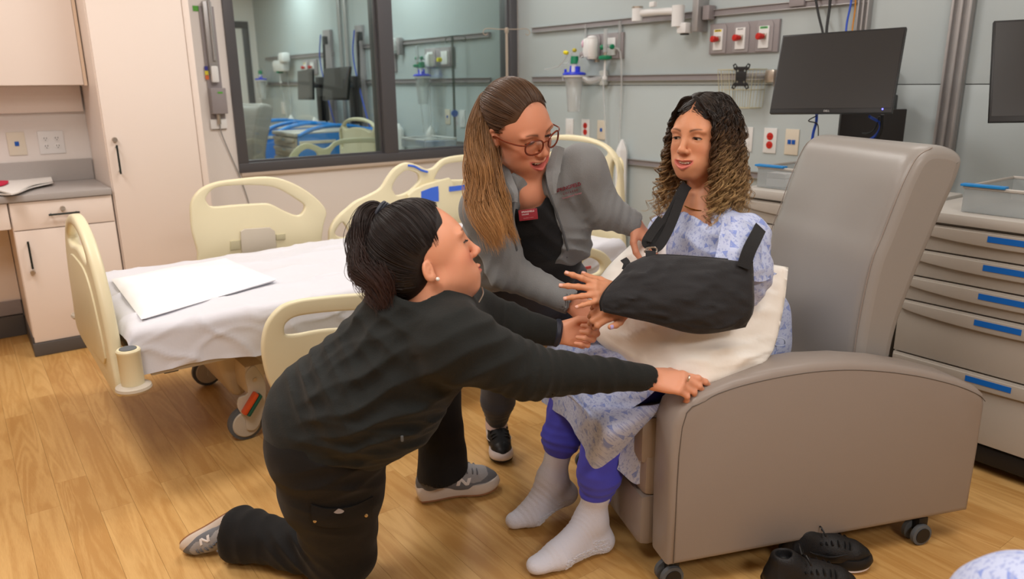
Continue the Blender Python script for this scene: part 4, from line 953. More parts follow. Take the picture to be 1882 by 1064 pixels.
# hook on cart edge
# ================================================================= neighbouring room seen through the window
rail('upper equipment rail in the neighbouring room seen through the right pane', 5.36, 7.9, 1.733, 'equipment rails beyond the window')
rail('middle equipment rail in the neighbouring room seen through the right pane', 5.36, 7.9, 1.372, 'equipment rails beyond the window')
rail('low equipment rail in the neighbouring room behind the bumper posts', 5.45, 7.0, .82, 'equipment rails beyond the window')
rail('upper equipment rail at the far end of the neighbouring room', 8.5, 10.8, 1.69, 'equipment rails beyond the window')
rail('middle equipment rail at the far end of the neighbouring room', 8.5, 10.8, 1.36, 'equipment rails beyond the window')
gas_panel('grey gas outlet panel behind the second suction canister beyond the glass', 6.42, 5.92, 1.49, 1.66, 2, False)
gas_panel('grey gas panel with a red knob beyond the glass beside the mullion', 7.25, 7.0, 1.46, 1.64, 1)
gas_panel('grey gas panel with red knobs at the far end of the neighbouring room', 9.45, 9.0, 1.46, 1.64, 2)
canister('clear suction canister with blue lid seen through the right window pane', 3.62, 6.28, 1.40, mir=-1)
flowmeter('oxygen flowmeter with green wheel seen through the right window pane', 3.66, 6.42, 1.49)
flowmeter('oxygen flowmeter with green wheel at the far end beyond the window', 3.66, 10.05, 1.49)
canister('clear suction canister with blue lid far behind the left window pane', 3.62, 10.7, 1.40, mir=-1)
t = thing('suction_regulator', 'white suction regulator beyond the glass near the slim steel pole', 'regulator', (3.66, 6.2, 1.5))
MB().box((3.66, 6.2, 1.55), (.07, .07, .12), .025).build('body', M['whiteplas'], t); MB().cyl((3.62, 6.0, 1.55), (3.66, 6.0, 1.55), .018, 12).build('yellow_cap', MYEL, t)
t = thing('suction_regulator', 'white wall unit at the far end beyond the left pane', 'regulator', (3.66, 9.9, 1.6))
MB().box((3.66, 10.0, 1.58), (.09, .4, .14), .03).build('body', M['whiteplas'], t); MB().box((3.64, 9.8, 1.68), (.1, .18, .12), .03).build('head', M['whiteplas'], t)
t = thing('mounting_bracket', 'white swivel arm on the rail beyond the glass just right of the mullion', 'mounting arm', (3.7, 6.9, 1.7))
MB().box((3.70, 6.98, 1.72), (.07, .06, .12), .01).build('clamp', M['whiteplas'], t); MB().cyl((3.6, 7.02, 1.68), (3.6, 7.02, 1.78), .04, 14).build('joint', M['whiteplas'], t); MB().box((3.72, 6.86, 1.70), (.05, .05, .16), .006).build('rail_clamp', M['greyplas'], t)
for i, (y, lb) in enumerate(((6.93, 'white pointed bumper post right of the mullion beyond the glass'), (6.29, 'white pointed bumper post behind the right pane beside the supply tray'), (9.9, 'white bumper post behind the blue cart handles'), (9.1, 'white bumper post left of the nearer black monitor beyond the glass'))):
    t = thing('wall_bumper_post', lb, 'post', (3.7, y, 0), 'bumper posts beyond the window')
    MB().lathe((3.70, y, .1), [(.05, 0), (.05, .79), (.043, .81), (.008, .86)], (0, 0, 1), 8).build('column', M['whiteplas'], t)
    MB().lathe((3.70, y, 0), [(.06, 0), (.06, .08), (.045, .1)], (0, 0, 1), 12).build('foot', M['ivory'], t)
plate('ivory data plate with blue port seen through the right pane', (XC - .014, 6.07, 1.05), 'B', .085, .135, 'data')
plate('white outlet plate beside the blue knob seen through the right pane', (XC - .014, 5.82, 1.04), 'B', .085, .15, 'toggle')
plate('white outlet plate far behind the left pane above the blue carts', (XC - .014, 10.3, 1.04), 'B', .14, .16, 'toggle')
plate('ivory data plate beyond the glass left of the mullion', (XC - .014, 7.5, .97), 'B', .085, .135, 'data')
t = thing('wall_channel_post', 'aluminium wall post dividing the bays beyond the left pane', 'rail post', (XC, 8.2, 0))
for y in (8.12, 8.28): MB().span((XC - .04, y - .03, 0), (XC - .014, y + .03, CEIL), .004).build('rib', M['alu'], t)
t = thing('wall_channel_post', 'grey wall channel carrying cables beyond the left pane near the mullion', 'rail post', (XC, 7.8, 0))
MB().span((XC - .05, 7.70, .3), (XC - .014, 7.86, 1.95), .004).build('channel', M['greyplas'], t)
t = thing('wall_channel_post', 'short grey wall channel behind the farther black monitor', 'rail post', (XC, 8.7, 0))
MB().span((XC - .05, 8.52, .3), (XC - .014, 8.72, 1.95), .004).build('channel', M['greyplas'], t)
# IV pole and tray
pp = on(831, 66, 0, 3.66); sm2 = mat('dark_steel', srgb(110, 118, 115), .35, metal=.6); py5 = pp[1]
t = thing('iv_pole', 'dark steel drip pole with hooks standing beyond the right pane', 'drip pole', (3.45, 5.55, 0))
MB().cyl((pp[0], py5, .1), (pp[0], py5, pp[2]), .012, 10).build('pole', sm2, t)
for s in (-1, 1): MB().tube(catmull([(pp[0], py5, pp[2]), (pp[0] + .02, py5 + s * .1, pp[2]), (pp[0] + .03, py5 + s * .16, pp[2] - .02), (pp[0] + .03, py5 + s * .15, pp[2] - .05), (pp[0] + .02, py5 + s * .11, pp[2] - .04)], 5), .004, 6).build('hook_arm', sm2, t)
MB().lathe((pp[0] - .01, py5 - .015, 1.09), [(.03, 0), (.03, .02)], (-.3, -.9, 0), 14).build('blue_knob', M['blueplas'], t)
for k in range(4):
    a = 1.75 + k * .93; MB().tube([(pp[0], py5, .12), (pp[0] + .2 * math.cos(a), py5 + .2 * math.sin(a), .06)], .01, 6).build('leg', sm2, t)
t = thing('supply_tray', 'pale wire-rimmed supply tray with blue packs beyond the right pane', 'tray', (3.4, 5.9, .8))
MB().span((3.30, 5.72, .80), (3.62, 6.15, .87), .01).build('tray', M['clear'], t); MB().tube([(3.30, 5.72, .88), (3.62, 5.72, .88), (3.62, 6.15, .88), (3.30, 6.15, .88)], .006, 6, closed=True).build('rim', M['whiteplas'], t)
MB().span((3.36, 5.8, .81), (3.55, 6.0, .86), .01).build('pack', mat('pale_blue_pack', srgb(120, 150, 200), .5), t); MB().box((3.45, 5.93, .4), (.05, .05, .8), .005).build('stand', M['alu'], t)
MB().box((3.45, 5.93, .01), (.3, .3, .02), .005).build('foot', M['alu'], t)
# carts
cart('blue-sided drawer cart nearest the cream bed beyond the left pane', 2.66, 7.05, 7.65, 'blue carts beyond the window', blue=True, tapes=False, D=.80)
cart('blue-sided drawer cart farther back beside the grey recliner beyond the glass', 2.66, 8.0, 8.6, 'blue carts beyond the window', blue=True, tapes=False, D=.80)
# monitors beyond
mA = monitor('dark monitor above the middle blue cart beyond the left pane', [at(594, 126, 7.0), at(640, 122, 6.6), at(639, 185, 6.6), at(595, 183, 7.0)], 7, False)
mB = monitor('narrow-looking dark monitor left of the other one beyond the left pane', [at(546, 131, 8.3), at(573, 127, 7.7), at(573, 184, 7.7), at(550, 182, 8.3)], 8, False)
for (mm_, y, lb) in ((mA, 7.72, 'black bracket and cables right of the nearer monitor beyond the glass'), (mB, 8.62, 'black bracket and cables right of the farther monitor beyond the glass')):
    t = thing('monitor_mount', lb, 'mount', (3.5, y, 1.1))
    MB().box((3.62, y, 1.18), (.1, .12, .5), .01).build('column', M['black'], t); MB().tube([tuple(mm_[1] - mm_[4] * .045), (3.6, y, 1.33)], .025, 8).build('swing_arm', M['black'], t)
    MB().tube(catmull([(3.66, y - .06, 1.85), (3.64, y - .08, 1.5), (3.6, y - .1, 1.1), (3.62, y - .15, .7)], 5), .016, 6).build('cable', MKC, t)
    MB().tube(catmull([(3.68, y + .06, 1.9), (3.66, y + .08, 1.6), (3.62, y - .2, 1.1), (3.65, y - .3, .8)], 5), .008, 6).build('blue_cable', MBC, t)
    MB().box((3.66, y - .1, 1.83), (.05, .06, .09), .01).build('camera_block', M['black'], t)
# bed and recliner beyond (mirrored about the dividing wall)
MIR = Matrix(((1, 0, 0, .12), (0, -1, 0, 9.22), (0, 0, 1, 0), (0, 0, 0, 1)))
bed('cream hospital bed beyond the left window pane', MapF(MIR))
make_sheet('white sheet on the bed beyond the window glass', .372, 2.68, 2.655, 3.63, .578, .438, MIR, 5)
MREC = Matrix(((-.95, -.3, 0, 2.70), (-.3, .95, 0, 7.25), (0, 0, 1, 0), (0, 0, 0, 1)))
recliner('grey recliner standing at the left edge of the window beyond the glass', MREC, 'medical recliners')
# ================================================================= implicit-surface modelling (numpy) -> mesh
def V(*a): return np.array(a, float)
def unit(v): v = np.asarray(v, float); return v / (np.linalg.norm(v) + 1e-12)
def smin(a, b_, k):
    if k <= 0: return np.minimum(a, b_)
    h = np.maximum(k - np.abs(a - b_), 0) / k; return np.minimum(a, b_) - h * h * k * .25
class Sdf:
    def __init__(s): s.ops = []; s.disp = []
    def _add(s, f, c, r, k, sub): s.ops.append((f, np.array(c, float), float(r), k, sub)); return s
    def cone(s, a, b_, ra, rb=None, k=.012, sub=False, flat=None):
        """round cone; flat=(axis, ratio) squashes the section along axis"""
        a = np.array(a, float); b_ = np.array(b_, float); rb = ra if rb is None else rb; ab = b_ - a; L2 = ab.dot(ab) + 1e-12
        if flat: n = unit(flat[0]); q = flat[1]
        def f(P):
            v = P - a; t = np.clip(v @ ab / L2, 0, 1); v = v - t[:, None] * ab
            if flat: v = v + np.outer(v @ n, n) * (1 / q - 1)
            d = np.sqrt((v * v).sum(1)) - (ra + (rb - ra) * t)
            return d * (min(1, q) ** .5 if flat else 1)
        return s._add(f, (a + b_) / 2, math.sqrt(L2) / 2 + max(ra, rb) * (max(1, flat[1]) if flat else 1), k, sub)
    def ell(s, c, r, R=None, k=.012, sub=False):
        c = np.array(c, float); r = np.array(r, float); R = np.eye(3) if R is None else np.array(R, float)
        def f(P):
            q = (P - c) @ R; k0 = np.sqrt(((q / r) ** 2).sum(1)) + 1e-9; k1 = np.sqrt(((q / r ** 2) ** 2).sum(1)) + 1e-9
            return k0 * (k0 - 1) / k1
        return s._add(f, c, r.max(), k, sub)
    def box(s, c, h, R=None, rad=.01, k=.01, sub=False):
        c = np.array(c, float); h = np.array(h, float) - rad; R = np.eye(3) if R is None else np.array(R, float)
        def f(P):
            q = np.abs((P - c) @ R) - h; return np.sqrt((np.maximum(q, 0) ** 2).sum(1)) + np.minimum(q.max(1), 0) - rad
        return s._add(f, c, np.linalg.norm(h) + rad, k, sub)
    def path(s, pts, rs, k=.01, n=6, flat=None, sub=False):
        pts = [np.array(p, float) for p in pts]; m = len(pts); Q = catmull(pts, n); RR = catmull([np.array([r, 0, 0]) for r in rs], n)
        for i in range(len(Q) - 1): s.cone(Q[i], Q[i + 1], max(RR[i][0], .0005), max(RR[i + 1][0], .0005), k if i == 0 else .003, sub, flat)
        return s
    def wr(s, c, d, lam, amp, sig, seed=0):
        """wrinkles near c, alternating along direction d"""
        c = np.array(c, float); d = unit(d); r = np.random.RandomState(seed); w1 = r.randn(3) * 9; w2 = r.randn(3) * 17; ph = r.rand(3) * 6
        def f(P):
            v = P - c; g = np.exp(-(v * v).sum(1) / (sig * sig))
            x = v @ d + .012 * np.sin(v @ w1 + ph[0]) + .006 * np.sin(v @ w2 + ph[1])
            return -amp * g * (1 - np.abs(np.sin(math.pi * x / lam + ph[2])) * 1.6)
        s.disp.append((f, c, sig * 2.2)); return s
    def gen(s, amp, freq, seed=0, stretch=(1, 1, 1)):
        r = np.random.RandomState(seed); ks = [r.randn(3) * freq * (1.7 ** (i // 2)) * np.array(stretch) for i in range(7)]; ph = r.rand(7) * 6.28
        def f(P):
            v = 0
            for i, k_ in enumerate(ks): v = v + np.sin(P @ k_ + ph[i] + 1.3 * np.sin(P @ ks[(i + 3) % 7] * .6)) / (1.6 ** (i // 2))
            return amp * v * .4
        s.disp.append((f, None, 0)); return s
    def ev(s, P, ops=None, disp=None):
        d = np.full(len(P), 1e3)
        for f, c, r, k, sub in (s.ops if ops is None else ops):
            di = f(P)
            if sub: d = -smin(-d, di, k)
            else: d = smin(d, di, k)
        for f, c, r in (s.disp if disp is None else disp): d = d + f(P)
        return d
    def mesh(s, h=.004, B=14):
        lo = np.min([c - r for f, c, r, k, sub in s.ops if not sub], 0) - .02; hi = np.max([c + r for f, c, r, k, sub in s.ops if not sub], 0) + .02
        org = np.floor(lo / h) * h; n = np.ceil((hi - org) / h).astype(int) + 2; nb = (n + B - 1) // B; half = B * h / 2 * math.sqrt(3)
        cen = np.stack(np.meshgrid(*[np.arange(q) for q in nb], indexing='ij'), -1).reshape(-1, 3)
        cw = org + (cen + .5) * B * h
        mind = np.full(len(cw), 1e3)
        for f, c, r, k, sub in s.ops:
            if not sub: mind = np.minimum(mind, np.linalg.norm(cw - c, axis=1) - r)
        act = np.where(mind < half + .01)[0]
        d0 = s.ev(cw[act]); act = act[np.abs(d0) < half * 1.45 + .02]
        N3 = (n + 4).astype(np.int64)
        vk, vp, qk = [], [], []
        for a in act:
            c = cw[a]
            ops = [o for o in s.ops if np.linalg.norm(o[1] - c) < o[2] + half + max(o[3], 0) * 1.1 + .03]
            if not any(not o[4] for o in ops): continue
            dsp = [q for q in s.disp if q[1] is None or np.linalg.norm(q[1] - c) < q[2] + half]
            i0 = cen[a] * B - 1; m = B + 2
            ax = [org[q] + (i0[q] + np.arange(m)) * h for q in range(3)]
            P = np.stack(np.meshgrid(*ax, indexing='ij'), -1).reshape(-1, 3)
            D = s.ev(P, ops, dsp).reshape(m, m, m)
            sg = D < 0
            if sg.all() or not sg.any(): continue
            # cells
            c8 = [sg[dx:m - 1 + dx, dy:m - 1 + dy, dz:m - 1 + dz] for dx in (0, 1) for dy in (0, 1) for dz in (0, 1)]
            sm_ = sum(q.astype(np.int8) for q in c8); ac = (sm_ > 0) & (sm_ < 8); idx = np.argwhere(ac)
            if not len(idx): continue
            acc = np.zeros((len(idx), 3)); ct = np.zeros(len(idx))
            for ax_ in range(3):
                e = np.zeros(3, int); e[ax_] = 1; o1, o2 = [q for q in range(3) if q != ax_]
                for u in (0, 1):
                    for v_ in (0, 1):
                        o = np.zeros(3, int); o[o1] = u; o[o2] = v_
                        A = idx + o; Bp = A + e; da = D[A[:, 0], A[:, 1], A[:, 2]]; db = D[Bp[:, 0], Bp[:, 1], Bp[:, 2]]
                        cr_ = (da < 0) != (db < 0); t = np.where(cr_, da / np.where(cr_, da - db, 1), 0)
                        pos = A + e * t[:, None]; acc += pos * cr_[:, None]; ct += cr_
            pos = acc / ct[:, None]; vp.append(org + (pos + i0) * h)
            key = lambda I: ((I[:, 0] + i0[0] + 2) * N3[1] + (I[:, 1] + i0[1] + 2)) * N3[2] + (I[:, 2] + i0[2] + 2)
            vk.append(key(idx))
            for ax_ in range(3):
                e = np.zeros(3, int); e[ax_] = 1; o1, o2 = (ax_ + 1) % 3, (ax_ + 2) % 3
                sl = slice(1, m - 1)
                A = sg[1:m - 1, 1:m - 1, 1:m - 1]; Bs = sg[1 + e[0]:m - 1 + e[0], 1 + e[1]:m - 1 + e[1], 1 + e[2]:m - 1 + e[2]]
                ed = np.argwhere(A != Bs)
                if not len(ed): continue
                I = ed + 1; ins = sg[I[:, 0], I[:, 1], I[:, 2]]
                E1 = np.zeros(3, int); E1[o1] = 1; E2 = np.zeros(3, int); E2[o2] = 1
                q = np.stack([key(I - E1 - E2), key(I - E2), key(I), key(I - E1)], 1)
                q[~ins] = q[~ins][:, ::-1]; qk.append(q)
        vk = np.concatenate(vk); vp = np.concatenate(vp); qk = np.concatenate(qk)
        uk, ui = np.unique(vk, return_index=True); Vt = vp[ui]
        qi = np.searchsorted(uk, qk); ok = (qi < len(uk)).all(1); qi = np.minimum(qi, len(uk) - 1); ok &= (uk[qi] == qk).all(1)
        return Vt, qi[ok]
def build_raw(name, Vt, Q, m, parent=None, colf=None, uvf=None, matf=None):
    me = bpy.data.meshes.new(name); me.vertices.add(len(Vt)); me.vertices.foreach_set('co', Vt.astype('f').ravel())
    nq = len(Q); me.loops.add(nq * 4); me.loops.foreach_set('vertex_index', Q.astype('i').ravel()); me.polygons.add(nq)
    me.polygons.foreach_set('loop_start', np.arange(0, nq * 4, 4, dtype='i')); me.polygons.foreach_set('loop_total', np.full(nq, 4, 'i'))
    me.polygons.foreach_set('use_smooth', [True] * nq)
    for mm in (m if isinstance(m, (list, tuple)) else [m]): me.materials.append(mm)
    if matf is not None: me.polygons.foreach_set('material_index', matf(Vt[Q].mean(1)).astype('i'))
    me.update(); me.validate()
    if colf is not None:
        ca = me.color_attributes.new('Col', 'FLOAT_COLOR', 'POINT'); C = np.ones((len(Vt), 4)); C[:, :3] = colf(Vt); ca.data.foreach_set('color', C.astype('f').ravel())
    if uvf is not None:
        u = me.uv_layers.new(name='UVMap'); U = uvf(Vt); u.data.foreach_set('uv', U[Q.ravel()].astype('f').ravel())
    o = bpy.data.objects.new(name, me); link(o); register(o, Matrix.Identity(4)); setp(o, parent); return o
def relax(Vt, Q, it=2, lam=.5):
    n = len(Vt); E = np.concatenate([Q[:, [0, 1]], Q[:, [1, 2]], Q[:, [2, 3]], Q[:, [3, 0]]]); E = np.concatenate([E, E[:, ::-1]])
    cnt = np.bincount(E[:, 0], minlength=n)[:, None] + 1e-9
    for _ in range(it):
        s_ = np.stack([np.bincount(E[:, 0], weights=Vt[E[:, 1], q], minlength=n) for q in range(3)], 1); Vt = Vt + lam * (s_ / cnt - Vt)
    return Vt
def largest(Vt, Q):
    n = len(Vt); lab = np.arange(n)
    E = np.concatenate([Q[:, [0, 1]], Q[:, [1, 2]], Q[:, [2, 3]], Q[:, [3, 0]]])
    while True:
        m = np.minimum(lab[E[:, 0]], lab[E[:, 1]]); new = lab.copy(); np.minimum.at(new, E[:, 0], m); np.minimum.at(new, E[:, 1], m); new = new[new]; new = new[new]
        if (new == lab).all(): break
        lab = new
    u, c = np.unique(lab, return_counts=True); keep = lab == u[c.argmax()]
    idx = np.cumsum(keep) - 1; return Vt[keep], idx[Q[keep[Q[:, 0]]]]
def mk(name, sd, h, m, parent=None, it=2, **kw):
    Vt, Q = sd.mesh(h)
    if name in ('fleece_jacket', 'cargo_trousers', 'hospital_gown', 'sock', 'joggers', 't_shirt', 'scrub_trousers'): Vt, Q = largest(Vt, Q)
    Vt = relax(Vt, Q, it); return build_raw(name, Vt, Q, m, parent, **kw)
# ----------------------------------------------------------------- head
class Fr:
    """frame: centre, forward, up, scale. local x = viewer-independent right of subject (cross(fwd, up))"""
    def __init__(s, c, fwd, up, sc=1.0):
        s.c = np.array(c, float); f = unit(fwd); u = unit(up - f * np.dot(up, f)); x = np.cross(f, u); s.R = np.array([x, f, u]).T; s.s = sc
    def p(s, x, y, z): return s.c + s.R @ (np.array([x, y, z]) * s.s)
    def d(s, x, y, z): return s.R @ np.array([x, y, z], float)
    def inv(s, P): return ((P - s.c) @ s.R) / s.s
def rotl(ax, deg): return np.array(Matrix.Rotation(math.radians(deg), 3, ax))
def head(sd, F, smile=.5, open_=.004, lid=.55, gaze=(0, 0), jaw=1.0, nose=1.0, full=1.0, ear=(0, 0, 1)):
    s = F.s
    def E(c, r, R=None, k=.012, sub=False): sd.ell(F.p(*c), np.array(r) * s, F.R if R is None else F.R @ R, k * s, sub)
    def C(a, b_, ra, rb, k=.012, sub=False): sd.cone(F.p(*a), F.p(*b_), ra * s, rb * s, k * s, sub)
    E((0, -.014, .026), (.073, .095, .086), k=0)
    E((0, .030, -.030), (.060 * full, .056, .076), k=.03)
    E((0, .026, .012), (.0655, .063, .055), k=.02)
    E((0, .060, -.092), (.026 * jaw, .022, .019), k=.030)
    for q in (-1, 1):
        C((q * .045 * full, .006, -.066), (q * .018, .062, -.095), .016, .014, .03)
        E((q * .036 * full, .058, -.032), (.022, .020, .020), k=.022)
        E((q * .030, .0745, .019), (.024, .011, .0075), rotl('Y', q * 8), .012)
        E((q * .026, .068, -.068), (.016, .014, .018), k=.018)
        E((q * .033 * full, .044, -.060), (.024, .026, .030), k=.025)
    # sockets and lids
    er = .0122
    for q in (-1, 1):
        E((q * .0315, .093, .000), (.019, .014, .0105), k=.012, sub=True)
        E((q * .0315, .0705, -.001), (er + .0016, er + .0018, er + .0012), k=.004)
    # nose
    C((0, .083, .008), (0, .1025, -.032), .0066, .0085 * nose, .010)
    E((0, .1035, -.035), (.0105 * nose, .010, .0085), k=.006)
    for q in (-1, 1): E((q * .0115 * nose, .0945, -.0385), (.0068, .009, .0066), k=.006)
    for q in (-1, 1): E((q * .0060 * nose, .0975, -.0450), (.0030, .0045, .0028), k=.002, sub=True)
    # mouth
    mw = .0240 + .0078 * smile; zc = -.0705
    E((0, .079, zc), (.030, .012, .019), k=.018)
    cor = smile * .0108
    for q in (-1, 1):
        sd.path([F.p(0, .0962, zc + .0035 + open_ * .35), F.p(q * .010, .0945, zc + .0044 + open_ * .3 + cor * .22), F.p(q * mw, .0845 - .004 * smile, zc + .0005 + cor)], np.array([.0034, .0034, .0015]) * s, .005 * s, 5)
        sd.path([F.p(0, .0950, zc - .0058 - open_ * .65), F.p(q * .012, .0920, zc - .0042 - open_ * .50 + cor * .38), F.p(q * mw * .98, .0835 - .004 * smile, zc - .0005 + cor)], np.array([.0044, .0041, .0015]) * s, .005 * s, 5)
    # opening
    if open_ > .001:
        sd.path([F.p(-mw * .88, .090, zc + cor * .78), F.p(-mw * .45, .099, zc - .0003 + cor * .22), F.p(0, .103, zc - .0008), F.p(mw * .45, .099, zc - .0003 + cor * .22), F.p(mw * .88, .090, zc + cor * .78)], np.array([.0010, open_ * .55, open_ * .62, open_ * .55, .0010]) * s, .001 * s, 4, sub=True, flat=(F.d(0, 1, 0), 3.0))
    else:
        sd.path([F.p(-mw * .95, .090, zc + cor), F.p(0, .101, zc - .0008), F.p(mw * .95, .090, zc + cor)], np.array([.0009, .0011, .0009]) * s, .0015 * s, 6, sub=True, flat=(F.d(0, 1, 0), 3.0))
    ey, ez, es = ear
    for q in (-1, 1):   # ears
        R = rotl('Z', q * 22) @ rotl('X', -8)
        def EE(c, r, k, sub=False): E((c[0], -.008 + ey + (c[1] + .008) * es, -.010 + ez + (c[2] + .010) * es), [v * es for v in r], R, k, sub)
        EE((q * .0755, -.010, -.010), (.0085, .0165, .0295), .004)
        EE((q * .0722, -.004, -.030), (.008, .009, .011), .006)
        EE((q * .0820, -.006, -.006), (.006, .0095, .0185), .003, True)
        EE((q * .0770, -.008, -.008), (.0045, .0055, .010), .003)
        EE((q * .0800, -.003, -.009), (.0035, .0045, .008), .002, True)
    # eye openings
    for q in (-1, 1):
        oz = -.0005 - .0035 * lid; hh = .0062 * (1 - lid) + .0012
        R = rotl('Y', q * 5)
        E((q * .0318, .088, oz), (.0145, .022, hh), R, .0012, True)
def eyes(F, parent, iris=(.12, .06, .03), gaze=(0, 0), lid=.5, lash=True):
    for q in (-1, 1):
        c = F.p(q * .0315, .0705, -.001); r = .0122 * F.s; g = unit(F.d(math.sin(math.radians(gaze[0])), math.cos(math.radians(gaze[0])), math.tan(math.radians(gaze[1]))))
        mb = MB(); x = unit(np.cross(g, F.d(0, 0, 1))); y = np.cross(x, g); prof = [(math.sin(a), math.cos(a)) for a in np.linspace(0.001, math.pi - .001, 26)]
        P = [c + r * (g * ca + (x * math.cos(t) + y * math.sin(t)) * sa) for sa, ca in prof for t in np.linspace(0, 2 * math.pi, 24, endpoint=False)]
        i = mb.pts(P); mb.faces([(k * 24 + j, k * 24 + (j + 1) % 24, (k + 1) * 24 + (j + 1) % 24, (k + 1) * 24 + j) for k in range(25) for j in range(24)])
        col = np.ones((len(P), 4)); an = np.repeat(np.linspace(0, math.pi, 26), 24)
        col[:, :3] = np.where((an < .24)[:, None], (.005, .004, .004), np.where((an < .54)[:, None], iris, (.78, .72, .68)))
        mb.build('eye', M['eye'], parent, colf=col, sharp=80)
        if lash:
            hh = .0062 * (1 - lid) + .0012; oz = -.0005 - .0035 * lid
            def arc(sgn, n=9):
                out = []
                for t in np.linspace(-1, 1, n):
                    X = q * .0318 + .0138 * t; Z = oz + sgn * hh * math.sqrt(max(0, 1 - t * t * .98)) - (q * t * .0012)
                    dx = X - q * .0315; dz = Z + .001; rr = (.0122 + .0022); yy = math.sqrt(max(1e-6, rr * rr - dx * dx * .9 - dz * dz)); out.append(F.p(X, .0705 + yy + .0002, Z))
                return out
            mb = MB(); A = arc(1); mb.tube(A, [.0004 * F.s] + [.0009 * F.s] * 7 + [.0004 * F.s], 5)
            r2 = random.Random(3 + q)
            AA = catmull(A, 4)
            for k in range(2, len(AA) - 1):
                t = k / len(AA) * 2 - 1; p = AA[k]; e = p + F.d(.0025 * t, .0052, -.0022 + .0018 * (1 - lid)) * F.s
                mb.tube([p, (p + e) / 2 + F.d(0, .0008, -.0008) * F.s, e], [.0004 * F.s, .00025 * F.s, .0001 * F.s], 3)
            mb.build('eyelashes', M['lash'], parent)
def brows(F, parent, m, tilt=0, thick=1.0, n=90, seed=1):
    r = random.Random(seed)
    for q in (-1, 1):
        mb = MB()
        for k in range(n):
            t = r.random(); X = q * (.0135 + .036 * t); Z = .0165 + .0065 * math.sin(t * 2.3) - .001 * t + tilt * t * .004; th = .0026 * thick * (1 - .75 * t)
            Z += (r.random() - .5) * 2 * th; dirx = q * (.35 + .65 * t); dz = .55 * (1 - t) + -.25 * t
            base = np.array([X, 0, Z]); L_ = .007 * (.7 + .5 * r.random())
            def surf(x, z): return .0845 - 6.6 * (x * x) * 1.15 - .03 * abs(z - .018)
            p0 = F.p(X, surf(X, Z) + .0002, Z); X2 = X + dirx * L_; Z2 = Z + dz * L_ * .6; p1 = F.p(X2, surf(X2, Z2) + .0012, Z2)
            mb.tube([p0, p1], [.00045 * F.s, .0001], 3)
        o = mb.build('eyebrow', m, parent)
def skin_col(F, base, lip, blush=.15, brow=None, lipk=1.0, smile=.5, open_=.004):
    base = np.array(base[:3]); lip = np.array(lip[:3])
    def f(P):
        L = F.inv(P); C = np.tile(base, (len(P), 1)); zc = -.0705; mw = .0240 + .0078 * smile; cor = smile * .0108
        x = np.abs(L[:, 0]) / mw; up = zc + .0070 + open_ * .3 - .0015 * (np.abs(L[:, 0]) < .003) + cor * x ** 2 - .0070 * x ** 2; dn = zc - .0105 - open_ * .65 + cor * x ** 2 + .0105 * x ** 2
        w_ = np.clip((up - L[:, 2]) / .0010 + .5, 0, 1) * np.clip((L[:, 2] - dn) / .0012 + .5, 0, 1) * np.clip((1.04 - x) / .08, 0, 1) * (L[:, 1] > .070) * (L[:, 1] < .115)
        C = C * (1 - w_[:, None] * lipk) + lip * w_[:, None] * lipk
        for q in (-1, 1):
            g = np.exp(-(((L[:, 0] - q * .043) / .018) ** 2 + ((L[:, 2] + .034) / .016) ** 2)) * (L[:, 1] > .02)
            C = C * (1 - g[:, None] * blush * np.array([.15, .75, .7]))
        g = np.exp(-((L[:, 0] / .011) ** 2 + ((L[:, 2] + .038) / .011) ** 2)) * (L[:, 1] > .08); C = C * (1 - g[:, None] * blush * np.array([.1, .45, .4]))
        if brow is not None:
            for q in (-1, 1):
                t = (L[:, 0] * q - .0135) / .036; z = .0165 + .0065 * np.sin(np.clip(t, 0, 1) * 2.3) - .001 * t
                g = np.exp(-((L[:, 2] - z) / (.0033 * (1 - .6 * np.clip(t, 0, 1)))) ** 2) * np.clip(t / .1 + .5, 0, 1) * np.clip((1 - t) / .15, 0, 1) * (L[:, 1] > .03) * .85
                C = C * (1 - g[:, None]) + np.array(brow[:3]) * g[:, None]
        return C
    return f
